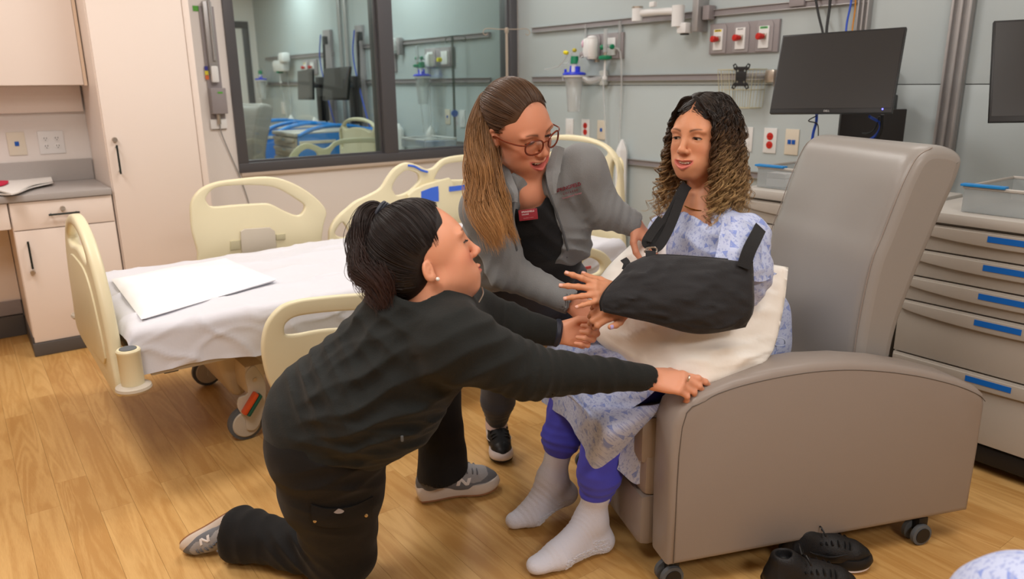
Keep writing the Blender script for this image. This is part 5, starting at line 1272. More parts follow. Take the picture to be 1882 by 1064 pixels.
# ----------------------------------------------------------------- hand
def hand(sd, wrist, fdir, back, curls=(20, 25, 20), thumb=((.5, .6), .0), side=1, s=1.0, spread=0.12, lens=(1, 1, 1, 1), per=None, nails=None, thumbdirs=None):
    """wrist point, fdir: direction of the fingers, back: outward normal of the back of the hand, side=+1/-1: thumb on +x / -x where x=cross(fdir, back)"""
    f = unit(fdir); b_ = unit(back - f * np.dot(back, f)); x = np.cross(f, b_) * side
    P = lambda u, v, w_: wrist + (f * u + x * v + b_ * w_) * s
    sd.cone(P(-.03, 0, 0), P(.004, 0, 0), .0245 * s, .0265 * s, .012, flat=(b_, .74))
    # metacarpals
    mc = [.026, .0085, -.009, -.026]; L0 = [.088, .092, .086, .078]
    for k in range(4):
        sd.cone(P(.012, mc[k] * .62, -.001), P(L0[k] - .006, mc[k], 0), .0135 * s, (.0108, .0105, .0102, .0095)[k] * s, .012 * s)
    sd.ell(P(.045, .004, -.006), np.array([.040, .035, .0125]) * s, np.array([f, x, b_]).T, .01)
    tips = []
    FL = [(.043, .026, .020), (.047, .029, .021), (.043, .027, .021), (.034, .020, .018)]; fr = [.0086, .0086, .0082, .0072]
    for k in range(4):
        cu = (per[k] if per else curls); d = unit(f + x * spread * (1.5, .5, -.5, -1.5)[k]); p = P(L0[k] - .004, mc[k], 0); ang = 0; bb = b_ - d * b_.dot(d); bb = unit(bb)
        for j in range(3):
            ang += cu[j]; a = math.radians(ang); dd = d * math.cos(a) - bb * math.sin(a); q_ = p + dd * FL[k][j] * lens[k] * s
            r0 = fr[k] * (1.08, .98, .90)[j] * s; r1 = fr[k] * (.98, .90, .76)[j] * s
            sd.cone(p, q_, r0, r1, .010 * s if j == 0 else .003 * s)
            if j < 2: sd.ell(q_, np.array([fr[k] * 1.04] * 3) * s, None, .004 * s)
            p = q_
            if j == 2: tips.append((q_, dd, d * math.sin(a) + bb * math.cos(a), r1))
    # thumb
    t0 = P(.016, .022, -.006); td = thumbdirs or [(.50, .62, -.35), (.80, .35, -.45), (.95, .05, -.35)]
    TL = (.045, .033, .027); tr = (.0145, .0105, .0098, .0078); p = t0
    for j in range(3):
        dd = unit(f * td[j][0] + x * td[j][1] + b_ * td[j][2]); q_ = p + dd * TL[j] * s
        sd.cone(p, q_, tr[j] * s, tr[j + 1] * s, (.016, .004, .003)[j] * s); p = q_
    nb = unit(np.cross(dd, np.cross(b_ + x * .5, dd)))
    tips.append((p, dd, nb, .0078 * s))
    return tips
def nail(tip, m, parent, s=1.0):
    p, d, n, r = tip; x = np.cross(d, n); G = np.zeros((7, 7, 3))
    for i, a in enumerate(np.linspace(-1, 1, 7)):
        for j, b_ in enumerate(np.linspace(-1, 1, 7)):
            k = math.sqrt(1 - .35 * b_ * b_) if abs(b_) < 1 else .8
            aa = a * .85 * k; G[i, j] = p + x * math.sin(aa) * r * 1.02 + n * (math.cos(aa) * r * 1.02 + .0002 - .0012 * (b_ > .5) * b_) + d * (b_ * r * .75 - r * .05)
    MB().grid(G, .0006).build('fingernail', m, parent)
# ----------------------------------------------------------------- hair strands
def strands(name, paths, rads, m, parent, nside=3, cols=None):
    """paths: list of (n,3); builds one mesh of thin tapering tubes"""
    vs, fs, cl = [], [], []; off = 0
    for k, P in enumerate(paths):
        P = np.asarray(P); n = len(P); T = np.gradient(P, axis=0); T /= np.linalg.norm(T, axis=1, keepdims=True) + 1e-9
        ref = np.array([.3, .5, .81]); X = np.cross(T, ref); X /= np.linalg.norm(X, axis=1, keepdims=True) + 1e-9; Y = np.cross(T, X)
        t = np.linspace(0, 1, n); r = rads[k] * np.clip(1 - t ** 6 * .85, .1, 1) * np.clip(.5 + t * 8, 0, 1)
        a = np.linspace(0, 2 * math.pi, nside, endpoint=False)
        ring = P[:, None, :] + r[:, None, None] * (X[:, None, :] * np.cos(a)[None, :, None] + Y[:, None, :] * np.sin(a)[None, :, None])
        vs.append(ring.reshape(-1, 3)); i = np.arange(n - 1)[:, None] * nside; j = np.arange(nside)[None, :]; j2 = (j + 1) % nside
        fs.append(np.stack([off + i + j, off + i + j2, off + i + nside + j2, off + i + nside + j], -1).reshape(-1, 4)); off += n * nside
        if cols is not None:
            c = cols(k, P, t); cl.append(np.repeat(c, nside, 0))
    Vt = np.concatenate(vs); Q = np.concatenate(fs)
    return build_raw(name, Vt, Q, m, parent, colf=(lambda _: np.concatenate(cl)) if cols is not None else None)
def project_out(sd, P, off, it=4):
    """push points to distance `off` outside the implicit surface"""
    P = P.copy(); e = .002
    for _ in range(it):
        d = sd.ev(P); g = np.stack([(sd.ev(P + np.eye(3)[q] * e) - sd.ev(P - np.eye(3)[q] * e)) / (2 * e) for q in range(3)], 1); g /= np.linalg.norm(g, axis=1, keepdims=True) + 1e-9
        P = P + g * (off - d)[:, None]
    return P
M['eye'] = mat('eye_surface', (1, 1, 1, 1), .12, attr='Col', spec=.6)
M['lash'] = mat('dark_lash', srgb(24, 16, 14), .6)
M['tooth'] = mat('tooth_enamel', srgb(235, 228, 215), .25)
def teeth(F, parent, open_=.006, smile=.5):
    mb = MB(); zc = -.0705
    for k in range(-4, 5):
        if k == 0: continue
        x = (k - .5 * np.sign(k)) * .0078; y = .0878 - 12 * x * x; w_ = .0072 if abs(k) > 1 else .0082
        R = F.R @ rotl('Z', -math.degrees(math.atan(24 * x)))
        mb.box(F.p(x * .98, y - .001, zc + .0030 + smile * .0095 * (x / .026) ** 2), (w_ * F.s, .004 * F.s, .0085 * F.s), .0012, R)
    mb.build('teeth', M['tooth'], parent)
    MB().box(F.p(0, .080, zc - .001), (.036 * F.s, .006 * F.s, .014 * F.s), .003, F.R).build('mouth_interior', mat('mouth_dark', srgb(70, 25, 25), .6) if 'mouth_dark' not in bpy.data.materials else bpy.data.materials['mouth_dark'], parent)
def hairmat(name, rough=.42):
    m = mat(name, (1, 1, 1, 1), rough, attr='Col', spec=.45); return m
def skinmat(name): return mat(name, (1, 1, 1, 1), .42, attr='Col', spec=.38, sss=.12, bump=(420, .06))
# ================================================================= people
def cam2w(v): return RW @ np.array(v, float)
def lin(c): return np.array(srgb(*c)[:3])
M['skin'] = skinmat('skin')
M['hair'] = hairmat('hair_strands')
def fabric(name, col, rough=.85, bumpv=(260, .12), sheen=.15): return mat(name, col, rough, bump=bumpv, sheen=sheen, spec=.25)
M['blackfleece'] = fabric('black_fleece', srgb(34, 36, 35), .9, (300, .18), .06)
M['blackpants'] = fabric('black_twill', srgb(24, 23, 23), .8, (300, .1), .05)
M['greyfleece'] = fabric('grey_fleece', srgb(128, 130, 131), .9, (300, .18), .15)
M['blacktee'] = fabric('black_cotton', srgb(20, 20, 22), .85)
M['greypants'] = fabric('charcoal_joggers', srgb(56, 57, 66), .65, (300, .06))
M['bluescrub'] = fabric('blue_scrub', srgb(84, 86, 214), .75, (300, .06), .1)
M['sock'] = fabric('pale_sock', srgb(222, 222, 234), .9, (240, .25), .2)
# gown fabric: white-blue with blue triangles of two sizes (uv in metres)
def gownmat(name='gown_print', base=(192, 202, 232), tri=(128, 148, 214), tri2=(160, 172, 216)):
    m = bpy.data.materials.new(name); m.use_nodes = True; nt = m.node_tree; N = nt.nodes; L = nt.links; b = N['Principled BSDF']
    b.inputs['Roughness'].default_value = .8; b.inputs['Specular IOR Level'].default_value = .25; b.inputs['Sheen Weight'].default_value = .1
    uv = N.new('ShaderNodeUVMap'); uv.uv_map = 'UVMap'; prev = None
    basec = N.new('ShaderNodeRGB'); basec.outputs[0].default_value = srgb(*base); prev = basec.outputs[0]
    for scale, size, colr, rnd in ((25, .19, tri, .8), (56, .22, tri2, .9), (100, .19, tri2, 1.0)):
        v = N.new('ShaderNodeTexVoronoi'); v.voronoi_dimensions = '2D'; v.inputs['Scale'].default_value = scale; v.inputs['Randomness'].default_value = rnd
        L.new(uv.outputs[0], v.inputs['Vector'])
        sc = N.new('ShaderNodeVectorMath'); sc.operation = 'SCALE'; sc.inputs[3].default_value = scale; L.new(uv.outputs[0], sc.inputs[0])
        ps = N.new('ShaderNodeVectorMath'); ps.operation = 'SCALE'; ps.inputs[3].default_value = scale; L.new(v.outputs['Position'], ps.inputs[0])
        sb = N.new('ShaderNodeVectorMath'); sb.operation = 'SUBTRACT'; L.new(sc.outputs[0], sb.inputs[0]); L.new(ps.outputs[0], sb.inputs[1])
        sx = N.new('ShaderNodeSeparateColor'); L.new(v.outputs['Color'], sx.inputs[0])
        an = N.new('ShaderNodeMath'); an.operation = 'MULTIPLY'; an.inputs[1].default_value = 6.28; L.new(sx.outputs[0], an.inputs[0])
        rot = N.new('ShaderNodeVectorRotate'); rot.rotation_type = 'Z_AXIS'; L.new(sb.outputs[0], rot.inputs['Vector']); L.new(an.outputs[0], rot.inputs['Angle'])
        mxv = None
        for q in range(3):
            a = q * 2 * math.pi / 3; d = N.new('ShaderNodeVectorMath'); d.operation = 'DOT_PRODUCT'; d.inputs[1].default_value = (math.cos(a), math.sin(a), 0); L.new(rot.outputs[0], d.inputs[0])
            if mxv is None: mxv = d.outputs['Value']
            else:
                mm = N.new('ShaderNodeMath'); mm.operation = 'MAXIMUM'; L.new(mxv, mm.inputs[0]); L.new(d.outputs['Value'], mm.inputs[1]); mxv = mm.outputs[0]
        sz = N.new('ShaderNodeMath'); sz.operation = 'MULTIPLY_ADD'; sz.inputs[1].default_value = size * .55; sz.inputs[2].default_value = size * .5; L.new(sx.outputs[1], sz.inputs[0])
        lt = N.new('ShaderNodeMath'); lt.operation = 'LESS_THAN'; L.new(mxv, lt.inputs[0]); L.new(sz.outputs[0], lt.inputs[1])
        # second, offset filter by blue channel for sparse big ones
        th = N.new('ShaderNodeMath'); th.operation = 'GREATER_THAN'; th.inputs[1].default_value = .10 if scale < 30 else .05; L.new(sx.outputs[2], th.inputs[0])
        an2 = N.new('ShaderNodeMath'); an2.operation = 'MULTIPLY'; L.new(lt.outputs[0], an2.inputs[0]); L.new(th.outputs[0], an2.inputs[1])
        an3 = N.new('ShaderNodeMath'); an3.operation = 'MULTIPLY'; an3.inputs[1].default_value = .9; L.new(an2.outputs[0], an3.inputs[0])
        mx = N.new('ShaderNodeMix'); mx.data_type = 'RGBA'; L.new(an3.outputs[0], mx.inputs[0]); L.new(prev, mx.inputs[6]); mx.inputs[7].default_value = srgb(*colr); prev = mx.outputs[2]
    L.new(prev, b.inputs['Base Color']); return m
M['gown'] = gownmat()
def person(label, body): return tag(body, label, 'person')
# ------------------------------------------------------------- PATIENT
def patient():
    Fh = Fr(at(1290, 251, 2.12), cam2w((-.69, -.17, .70)), cam2w((.075, .98, .17)), 1.0)
    neck0 = Fh.p(0, -.03, -.085); neckb = at(1296, 392, 2.16)
    shL, shR = at(1370, 428, 2.05), at(1226, 420, 2.34)
    chest = at(1305, 455, 2.17); pelvis = W(.60, .37, .56)
    elL = at(1360, 562, 1.99); wrL = at(1140, 542, 1.955)
    sd = Sdf(); head(sd, Fh, smile=.75, open_=.0098, lid=.64, jaw=.95, nose=1.08, full=.95)
    sd.cone(neck0, neckb, .050, .052, .02); sd.cone(neckb, (shL + neckb) / 2 - V(0, 0, .01), .045, .04, .04).cone(neckb, (shR + neckb) / 2 - V(0, 0, .01), .045, .04, .04)
    body = sd
    # torso + limbs beneath the clothes, same continuous surface
    sd.cone(neckb - V(0, 0, .05), chest - V(0, 0, .03), .075, .09, .03).cone(chest, pelvis, .095, .11, .03)
    sd.cone(shL - V(0, 0, .03), elL, .034, .03, .02).cone(elL, wrL, .03, .021, .01)
    fdir = unit(at(1075, 530, 1.93) - at(1112, 541, 1.95)); back = unit(cam2w((0, .35, .95)))
    tipsL = hand(sd, wrL + (at(1120, 541, 1.95) - at(1140, 542, 1.955)) * 0, unit(at(1060, 532, 1.90) - wrL), back, side=1, s=.90, spread=.20,
                 per=[(4, 6, 4), (12, 8, 5), (16, 10, 8), (6, 12, 8)], thumbdirs=[(.55, .55, -.4), (.45, .35, -.6), (.45, .5, -.5)])
    kn = [W(1.07, .25, .525), W(1.09, .47, .525)]; an = [W(1.115, .262, .10), W(1.175, .455, .14)]
    for k in range(2):
        sd.cone(pelvis + NC * (-.09 if k == 0 else .09), kn[k], .075, .052, .03).cone(kn[k], an[k], .048, .034, .02)
    # right forearm and hand under the left one
    elR = W(.78, .60, .70); wrR = at(1150, 560, 1.97)
    sd.cone(shR - V(0, 0, .03), elR, .034, .03, .02).cone(elR, wrR, .03, .021, .01)
    tipsR = hand(sd, wrR, unit(at(1096, 574, 1.905) - wrR), unit(cam2w((0, .3, .95))), side=-1, s=.88, curls=(55, 60, 40), thumbdirs=[(.7, .45, .1), (.9, .25, .3), (1, .05, .1)])
    colf = skin_col(Fh, lin((214, 150, 114)), lin((208, 112, 106)), .16, lin((70, 42, 28)), .85, .75, .0098)
    Vt, Q = sd.mesh(.0024); Vt = relax(Vt, Q, 1, .5)
    o = build_raw('person', Vt, Q, M['skin'], None, colf=colf)
    person('seated woman patient with long curly hair wearing a blue-print gown, arm in a black sling', o)
    eyes(Fh, o, (.05, .022, .01), gaze=(18, -14), lid=.64); teeth(Fh, o, .0098, .75); brows(Fh, o, M['lash'], 0, 1.1, 110)
    ml = mat('lilac_polish', srgb(190, 175, 225), .2); mn = mat('natural_nail', srgb(232, 178, 160), .25)
    for k in range(4): nail(tipsL[k], mn, o)
    nail(tipsR[4], ml, o); nail(tipsL[4], mn, o)
    # necklace
    mb = MB(); pts = [];
    for a in np.linspace(-1.15, 1.15, 15): pts.append(neckb + Fh.d(0, 0, 0) + cam2w((math.sin(a) * .057 - .012, .030 - .030 * math.cos(a), .061 * math.cos(a))))
    mb.tube(catmull(pts, 2), .0018, 6).build('gold_necklace', mat('gold', srgb(212, 165, 70), .25, metal=1), o)
    # hair --------------------------------------------------
    cap = Sdf(); s = Fh.s
    cap.ell(Fh.p(0, -.022, .030), np.array([.0775, .094, .0875]) * s, Fh.R, 0).ell(Fh.p(0, -.045, -.03), np.array([.070, .062, .075]) * s, Fh.R, .03 * s)
    cap.ell(Fh.p(0, .097, -.014), np.array([.069, .064, .098]) * s, Fh.R, .008, True)
    dark = lin((36, 26, 20)); mk('scalp_hair', cap, .0035, mat('dark_scalp', tuple(dark) + (1,), .75), o)
    r = np.random.RandomState(5); paths, rads, seeds = [], [], []
    def helix(guide, rad, turns, n, ph, jit):
        g = np.array(catmull(guide, 16)); L_ = np.concatenate([[0], np.cumsum(np.linalg.norm(np.diff(g, axis=0), axis=1))]); t = np.linspace(0, 1, n); Pg = np.stack([np.interp(t * L_[-1], L_, g[:, q]) for q in range(3)], 1)
        T = np.gradient(Pg, axis=0); T /= np.linalg.norm(T, axis=1, keepdims=True); X = np.cross(T, V(.2, .9, .3)); X /= np.linalg.norm(X, axis=1, keepdims=True); Y = np.cross(T, X)
        env = np.clip((t - .12) * 2.2, .06, 1) * rad * (1 + .25 * np.sin(7 * t + ph)); a = ph + turns * 2 * math.pi * t ** 1.05 + jit * np.sin(9 * t) + jit * .8 * np.sin(23 * t + ph)
        return Pg + (X * np.cos(a)[:, None] + Y * np.sin(a)[:, None]) * env[:, None]
    for k in range(340):
        q = -1 if k % 20 < 13 else 1    # q=-1: her left (image right)
        az = math.radians(r.uniform(42, 185) if q < 0 else r.uniform(58, 180))
        fr_ = k % 6 == 0
        if fr_: az = math.radians(r.uniform(30, 55) if q < 0 else r.uniform(45, 70))
        yp = r.uniform(.055, .068) if fr_ else r.uniform(-.08, .058); ztop = .030 + .0865 * math.sqrt(max(.02, 1 - ((yp + .022) / .094) ** 2))
        vol = r.uniform(.84, 1.13)
        sx, cy = math.sin(az), math.cos(az)
        p0 = (q * .004, yp, ztop + .002)
        p1 = (q * .043 * vol, yp * (.93 if fr_ else .8) + cy * .01 - .008, ztop - .010 + .006 * vol)
        p2 = (q * (.075 * vol * (.55 + .45 * sx) + .004), -.015 + cy * .085 * vol, .035 + .01 * vol)
        p3 = (q * (.083 * vol * (.62 + .38 * sx) + .006), -.015 + cy * .090 * vol, -.05)
        end = r.uniform(-.225, -.13) - .01
        wob = r.uniform(-.012, .012, 4)
        p4 = (q * (.092 * vol * (.62 + .38 * sx) + .006) + wob[0], -.02 + cy * .098 * vol + wob[1], -.125)
        p5 = (q * (.098 * vol * (.62 + .38 * sx)) + r.uniform(-.025, .025) + (.02 if q > 0 else 0), -.02 + cy * .10 * vol + r.uniform(-.025, .025), end - .03)
        G = [Fh.p(*p) for p in (p0, p1, p2, p3, p4, p5)]
        if k >= 300:
            e_ = r.uniform(-.004, .012)
            G = [Fh.p(*p) for p in ((q * .004, .060 + e_ * .3, .106 + e_ * .3), (q * .026, .068 + e_ * .3, .092 + e_), (q * .052, .058 + e_, .066), (q * (.070 + e_), .042, .025), (q * (.079 + e_), .034 + r.uniform(-.01, .012), -.03), (q * (.083 + r.uniform(0, .02)), .03 + r.uniform(-.02, .02), -.09), (q * (.085 + r.uniform(0, .03)), .02 + r.uniform(-.03, .03), r.uniform(-.18, -.14)))]
        tn = r.uniform(6.5, 11.5); rad = r.uniform(.006, .0125)
        ph = r.rand() * 6; jit = r.uniform(-.9, .9); tone = r.rand()
        for j in range(5):
            P = helix(G, rad * (1 + .09 * (j - 2)), tn, 88, ph + j * .13, jit) + r.randn(3) * .0011
            paths.append(P); rads.append(.00075); seeds.append(tone)
    rt, rr_ = [], []; scc = V(0, -.022, .030); ell_ = V(.0785, .0955, .0890)
    for k in range(1300):
        q = -1 if r.rand() < .6 else 1; yp = r.uniform(-.10, .066); zt = .030 + .089 * math.sqrt(max(.02, 1 - ((yp + .022) / .0955) ** 2))
        a_ = (V(q * .002, yp, zt) - scc) / ell_; az2 = r.uniform(-.2, 1) if yp > .03 else r.uniform(-1, .6); b2_ = (V(q * .078, max(-.09, min(.040, yp * .6 + az2 * .018)), r.uniform(-.03, .03)) - scc) / ell_
        a_ /= np.linalg.norm(a_); b2_ /= np.linalg.norm(b2_); om = math.acos(np.clip(a_ @ b2_, -1, 1)); ts = np.linspace(0, r.uniform(.8, 1), 22)
        P = np.array([(math.sin((1 - t) * om) * a_ + math.sin(t * om) * b2_) / math.sin(om) for t in ts]) * ell_ * (1 + r.uniform(.0, .05)) + scc
        wv = np.sin(ts * r.uniform(14, 24) + r.rand() * 6) * .0022 * np.clip(ts * 3, 0, 1); P[:, 1] += wv; P[:, 0] += q * np.abs(wv) * .5
        rt.append(P @ Fh.R.T * s + Fh.c); rr_.append(.0008)
    tr_ = r.rand(1300)
    strands('root_hair', rt, rr_, M['hair'], o, 3, lambda k, P, t: (dark * (.8 + .5 * tr_[k]))[None, :] * (1 - .45 * t[:, None] * tr_[k]) + lin((112, 80, 52)) * .45 * t[:, None] * tr_[k])
    gold, mid = lin((216, 178, 122)), lin((112, 80, 52))
    def cols(k, P, t):
        tn = (seeds[k] * .7 + .3 * ((k * 13) % 7) / 7); a = np.clip((t - .2 - .14 * tn) * 2.2, 0, 1)[:, None]; b2 = np.clip((t - .36 - .2 * (1 - tn)) * 2.4, 0, 1)[:, None] * (.25 + .75 * (((k // 5) * 37) % 11) / 11)
        C = dark * (1 - a) + mid * a; return C * (1 - b2) + gold * b2
    strands('curls', paths, rads, M['hair'], o, 3, cols)
    # gown -------------------------------------------------
    g = Sdf(); up = neckb - V(0, 0, .055)
    axd = unit(shL - shR)
    g.cone(up + axd * .0, chest, .085, .115, .02, flat=(FC, .85)).cone(chest, pelvis + V(0, 0, .08), .125, .15, .04)
    g.cone(neckb - V(0, 0, .035), shL - V(0, 0, .012), .048, .052, .03).cone(neckb - V(0, 0, .035), shR - V(0, 0, .012), .048, .050, .03)
    g.cone(shL - V(0, 0, .01), shL * .45 + elL * .55, .062, .076, .035).cone(shL * .45 + elL * .55, shL * .25 + elL * .75, .074, .058, .02)
    g.cone(shR - V(0, 0, .01), shR * .4 + elR * .6, .058, .070, .03)
    g.cone(pelvis, W(.85, .37, .56), .15, .13, .05, flat=(V(0, 0, 1), .75))
    # neck opening (V)
    g.cone(neckb + V(0, 0, .06), neckb + cam2w((-.014, -.012, .035)), .075, .040, .012, sub=True)
    g.cone(neckb + cam2w((-.012, .0, .04)), neckb + cam2w((-.012, -.045, .085)), .038, .006, .008, sub=True)
    g.wr(shL * .5 + elL * .5, unit(elL - shL), .05, .006, .09, 1).wr(chest + cam2w((0, 0, .1)), cam2w((.6, .8, 0)), .045, .005, .11, 2).wr(elL, cam2w((.4, .9, 0)), .035, .006, .07, 4).wr(up + axd * .06, cam2w((.9, -.3, 0)), .05, .003, .08, 6)
    g.gen(.0035, 14, 3)
    def uvt(P):
        d = P - chest; x = d @ unit(V(*RW[:, 0])) ; f_ = d @ unit(-V(*RW[:, 2]) * V(1, 1, 0)); a = np.arctan2(x, -f_); return np.stack([a * .15, P[:, 2] + .3 * np.abs(x) * 0], 1)
    gown = mk('hospital_gown', g, .0038, M['gown'], o, 2, uvf=uvt)
    # flared sleeve hem at the near arm
    c0 = at(1352, 470, 1.97)
    H_ = lambda *a: [at(*q) for q in a]
    rows = [H_((1330, 395, 2.0), (1352, 400, 1.96), (1380, 410, 1.98), (1400, 425, 2.06)),
            H_((1322, 435, 1.95), (1355, 440, 1.915), (1392, 450, 1.94), (1408, 460, 2.04)),
            H_((1316, 470, 1.93), (1355, 480, 1.89), (1396, 492, 1.92), (1416, 497, 2.02)),
            H_((1312, 492, 1.93), (1352, 505, 1.89), (1398, 518, 1.92), (1428, 502, 2.02))]
    def cloth(name, rows, m, parent, th=.003, nu=9, nv=9, fold=(.004, 40, 12), sd_=1, uv=True, uvp=None):
        G = patch(rows, nu, nv); a, b_ = G.shape[:2]; du = np.gradient(G, axis=0); dv = np.gradient(G, axis=1); n = np.cross(du, dv); n /= np.linalg.norm(n, axis=2, keepdims=True) + 1e-9
        lu = np.concatenate([[0], np.cumsum(np.linalg.norm(np.diff(G[:, b_ // 2], axis=0), axis=1))]); lv = np.concatenate([[0], np.cumsum(np.linalg.norm(np.diff(G[a // 2], axis=0), axis=1))])
        U, Vv = np.meshgrid(lu, lv, indexing='ij'); G = G + n * (fold[0] * (ridge(np.sin(Vv * fold[1] + fold[2] * U + 1.5 * fbm(U * 4, Vv * 4, sd_))) ** 2 - .4))[..., None] + n * (fold[0] * .6 * fbm(U * 9, Vv * 9, sd_ + 4))[..., None]
        cu = np.concatenate([np.zeros((1, b_)), np.cumsum(np.linalg.norm(np.diff(G, axis=0), axis=2), 0)]); cv = np.concatenate([np.zeros((a, 1)), np.cumsum(np.linalg.norm(np.diff(G, axis=1), axis=2), 1)], 1); cv = cv - cv[:, b_ // 2:b_ // 2 + 1]
        uvv = np.stack([cv, cu], -1).reshape(-1, 2) + sd_ * .37
        if uvp is not None: uvv = uvp(G.reshape(-1, 3))
        if th: uvv = np.vstack([uvv, uvv])
        return MB().grid(G, th).build(name, m, parent, uv=uvv if uv else None, sharp=80), G
    cloth('gown_sleeve', rows, M['gown'], o, .003, fold=(.004, 30, 60))
    patient.cloth = cloth
    # skirt over the lap and knees
    P_ = lambda x, y, w_: onw(x, y, w_)
    U_ = lambda x, y, u_: onu(x, y, u_)
    rows = [[W(.72, .60, .58), W(.72, .48, .60), W(.72, .37, .60), W(.72, .25, .60), W(.72, .145, .58)],
            [W(.92, .61, .58), W(.92, .49, .615), W(.92, .37, .605), W(.92, .25, .61), W(.93, .125, .592)],
            [W(1.08, .62, .58), W(1.10, .48, .62), W(1.10, .37, .61), W(1.09, .24, .62), W(1.03, .112, .54)],
            [W(1.17, .61, .49), W(1.185, .47, .52), W(1.18, .36, .50), W(1.17, .22, .53), W(1.08, .110, .51)],
            [U_(997, 712, 1.175), U_(1045, 725, 1.185), U_(1085, 765, 1.18), U_(1130, 785, 1.14), P_(1213, 742, .115)],
            [U_(995, 738, 1.175), U_(1042, 772, 1.185), U_(1070, 815, 1.18), U_(1102, 860, 1.15), P_(1213, 754, .115)]]
    cloth('gown_skirt', rows, M['gown'], o, .003, 9, 14, (.0045, 26, 5), 2, uvp=lambda P: np.stack([(P - B0) @ NC + .3 * ((P - B0) @ FC), (P - B0) @ FC - P[:, 2]], 1))
    rows = [[P_(1132, 812, .215), P_(1165, 785, .175), P_(1200, 757, .145), P_(1226, 742, .132)],
            [P_(1138, 845, .20), P_(1165, 835, .17), P_(1195, 810, .145), P_(1220, 785, .132)],
            [P_(1134, 862, .195), P_(1172, 889, .165), P_(1200, 850, .145), P_(1217, 812, .132)]]
    cloth('gown_flap', rows, M['gown'], o, .003, 9, 9, (.003, 30, 10), 5)
    rows = [[P_(1385, 488, .17), P_(1405, 480, .19), P_(1428, 494, .22)], [P_(1386, 508, .16), P_(1405, 505, .18), P_(1418, 502, .21)], [P_(1386, 520, .16), P_(1400, 515, .18), P_(1412, 506, .21)]]
    # gown behind pillow by the backrest + tie loop
    rows = [[P_(1380, 640, .14), P_(1410, 600, .16), P_(1428, 570, .18)], [P_(1385, 670, .14), P_(1412, 640, .16), P_(1427, 610, .18)], [P_(1390, 705, .14), P_(1414, 690, .15), P_(1427, 668, .17)]]
    cloth('gown_side', rows, M['gown'], o, .003, 8, 8, (.003, 30, 10), 7)
    MB().tube(catmull([P_(1420, 632, .18), P_(1430, 621, .175), P_(1441, 624, .17), P_(1442, 633, .17), P_(1432, 636, .17), P_(1422, 633, .175)], 5), .0032, 6, flat=.5).build('gown_tie', M['gown_tie'], o)
    # trousers
    t = Sdf()
    for k in range(2):
        c1 = kn[k]; mid_ = kn[k] * .35 + an[k] * .65; cuff = kn[k] * .22 + an[k] * .78 if k == 0 else kn[k] * .32 + an[k] * .68
        t.cone((pelvis + NC * (-.09 if k == 0 else .09)) * .4 + c1 * .6 - V(0, 0, .01), c1, .064, .062, .03).cone(c1, mid_, .063, .064, .02).cone(mid_, cuff, .066, .050, .015)
        t.wr(mid_ + (cuff - mid_) * .5, unit(cuff - c1), .028, .005, .07, 3 + k).wr((c1 + mid_) / 2, NC + V(0, 0, .3), .04, .004, .10, 9 + k)
    t.cone(pelvis * .4 + kn[0] * .6 + NC * -.03 - V(0, 0, .04), pelvis * .4 + kn[1] * .6 - V(0, 0, .04), .05, .05, .03)
    t.gen(.003, 16, 8); mk('scrub_trousers', t, .004, M['bluescrub'], o)
    # socks
    toes = [on(985, 1040, 2, .03), on(945, 958, 2, .028)]; heel = [on(1106, 992, 2, .032), on(1040, 906, 2, .075)]
    for k in range(2):
        s_ = Sdf(); A = an[k]; T_ = toes[k]; Hh = heel[k]; top = kn[k] * .30 + A * .70
        s_.cone(top, A + V(0, 0, .015), .043, .040, .01)
        ball = Hh + (T_ - Hh) * .68; ball[2] = .036
        s_.cone(A, Hh, .041, .033, .03).cone(A + (ball - A) * .1, ball + V(0, 0, .008), .042, .035, .035).cone(Hh, ball, .031, .036, .03).cone(ball, T_, .036, .026, .015, flat=(V(0, 0, 1), .85))
        side_ = unit(np.cross(T_ - Hh, V(0, 0, 1))); s_.cone(ball + side_ * .014, T_ + side_ * .012 - unit(T_ - Hh) * .008, .028, .020, .02, flat=(V(0, 0, 1), .8)).cone(ball - side_ * .014, T_ - side_ * .012 - unit(T_ - Hh) * .018, .027, .018, .02, flat=(V(0, 0, 1), .8))
        s_.wr(A + (ball - A) * .35, unit(ball - A), .016, .0028, .05, k).wr(ball, unit(T_ - Hh), .016, .0022, .05, k + 5)
        s_.box(V(T_[0], T_[1], -.05), (1, 1, .051), None, .001, .004, True)
        cf = kn[k] * .36 + A * .64 if k == 0 else top
        if k == 0: s_.cone(A + (cf - A) * .55, cf, .0455, .0455, .004)
        so = mk('sock', s_, .0028, M['sock'], o, 1)
        rg = np.random.RandomState(k); mb = MB(); cand = []
        for _ in range(900):
            al = rg.rand(); p = Hh * (1 - al) + ball * al + V(0, 0, rg.uniform(-.03, .03)); sd1 = unit(side_ * (1 if side_.dot(CAM - p) > 0 else -1)); p = p + sd1 * .05 + V(0, 0, 0)
            if al < .35 or p[2] < .045: cand.append(p)
        cand = np.array(cand[:260]); cand = project_out(s_, cand, .0004, 3); ux = unit(T_ - Hh)
        for p in cand:
            if p[2] > .012 and p[2] < .075: mb.box(p, (.0075, .0035, .0024), .0008, np.array([ux, np.cross(V(0, 0, 1), ux), V(0, 0, 1)]).T)
        if mb.v: mb.build('grip_dots', M['sockdot'], so, kind='stuff')
    return o, Fh
M['gown_tie'] = mat('gown_tie_cloth', srgb(190, 200, 222), .8)
M['sockdot'] = mat('sock_grip', srgb(222, 222, 230), .5)
if "p" in globals().get("WHO", "pks"): patient_o, patient_F = patient()
M['glasses'] = mat('tortoise_acetate', srgb(110, 48, 28), .2, noise=(120, .5))
M['lens'] = glassmat('spectacle_lens', (.99, .97, .96, 1), .02, .0, .25)
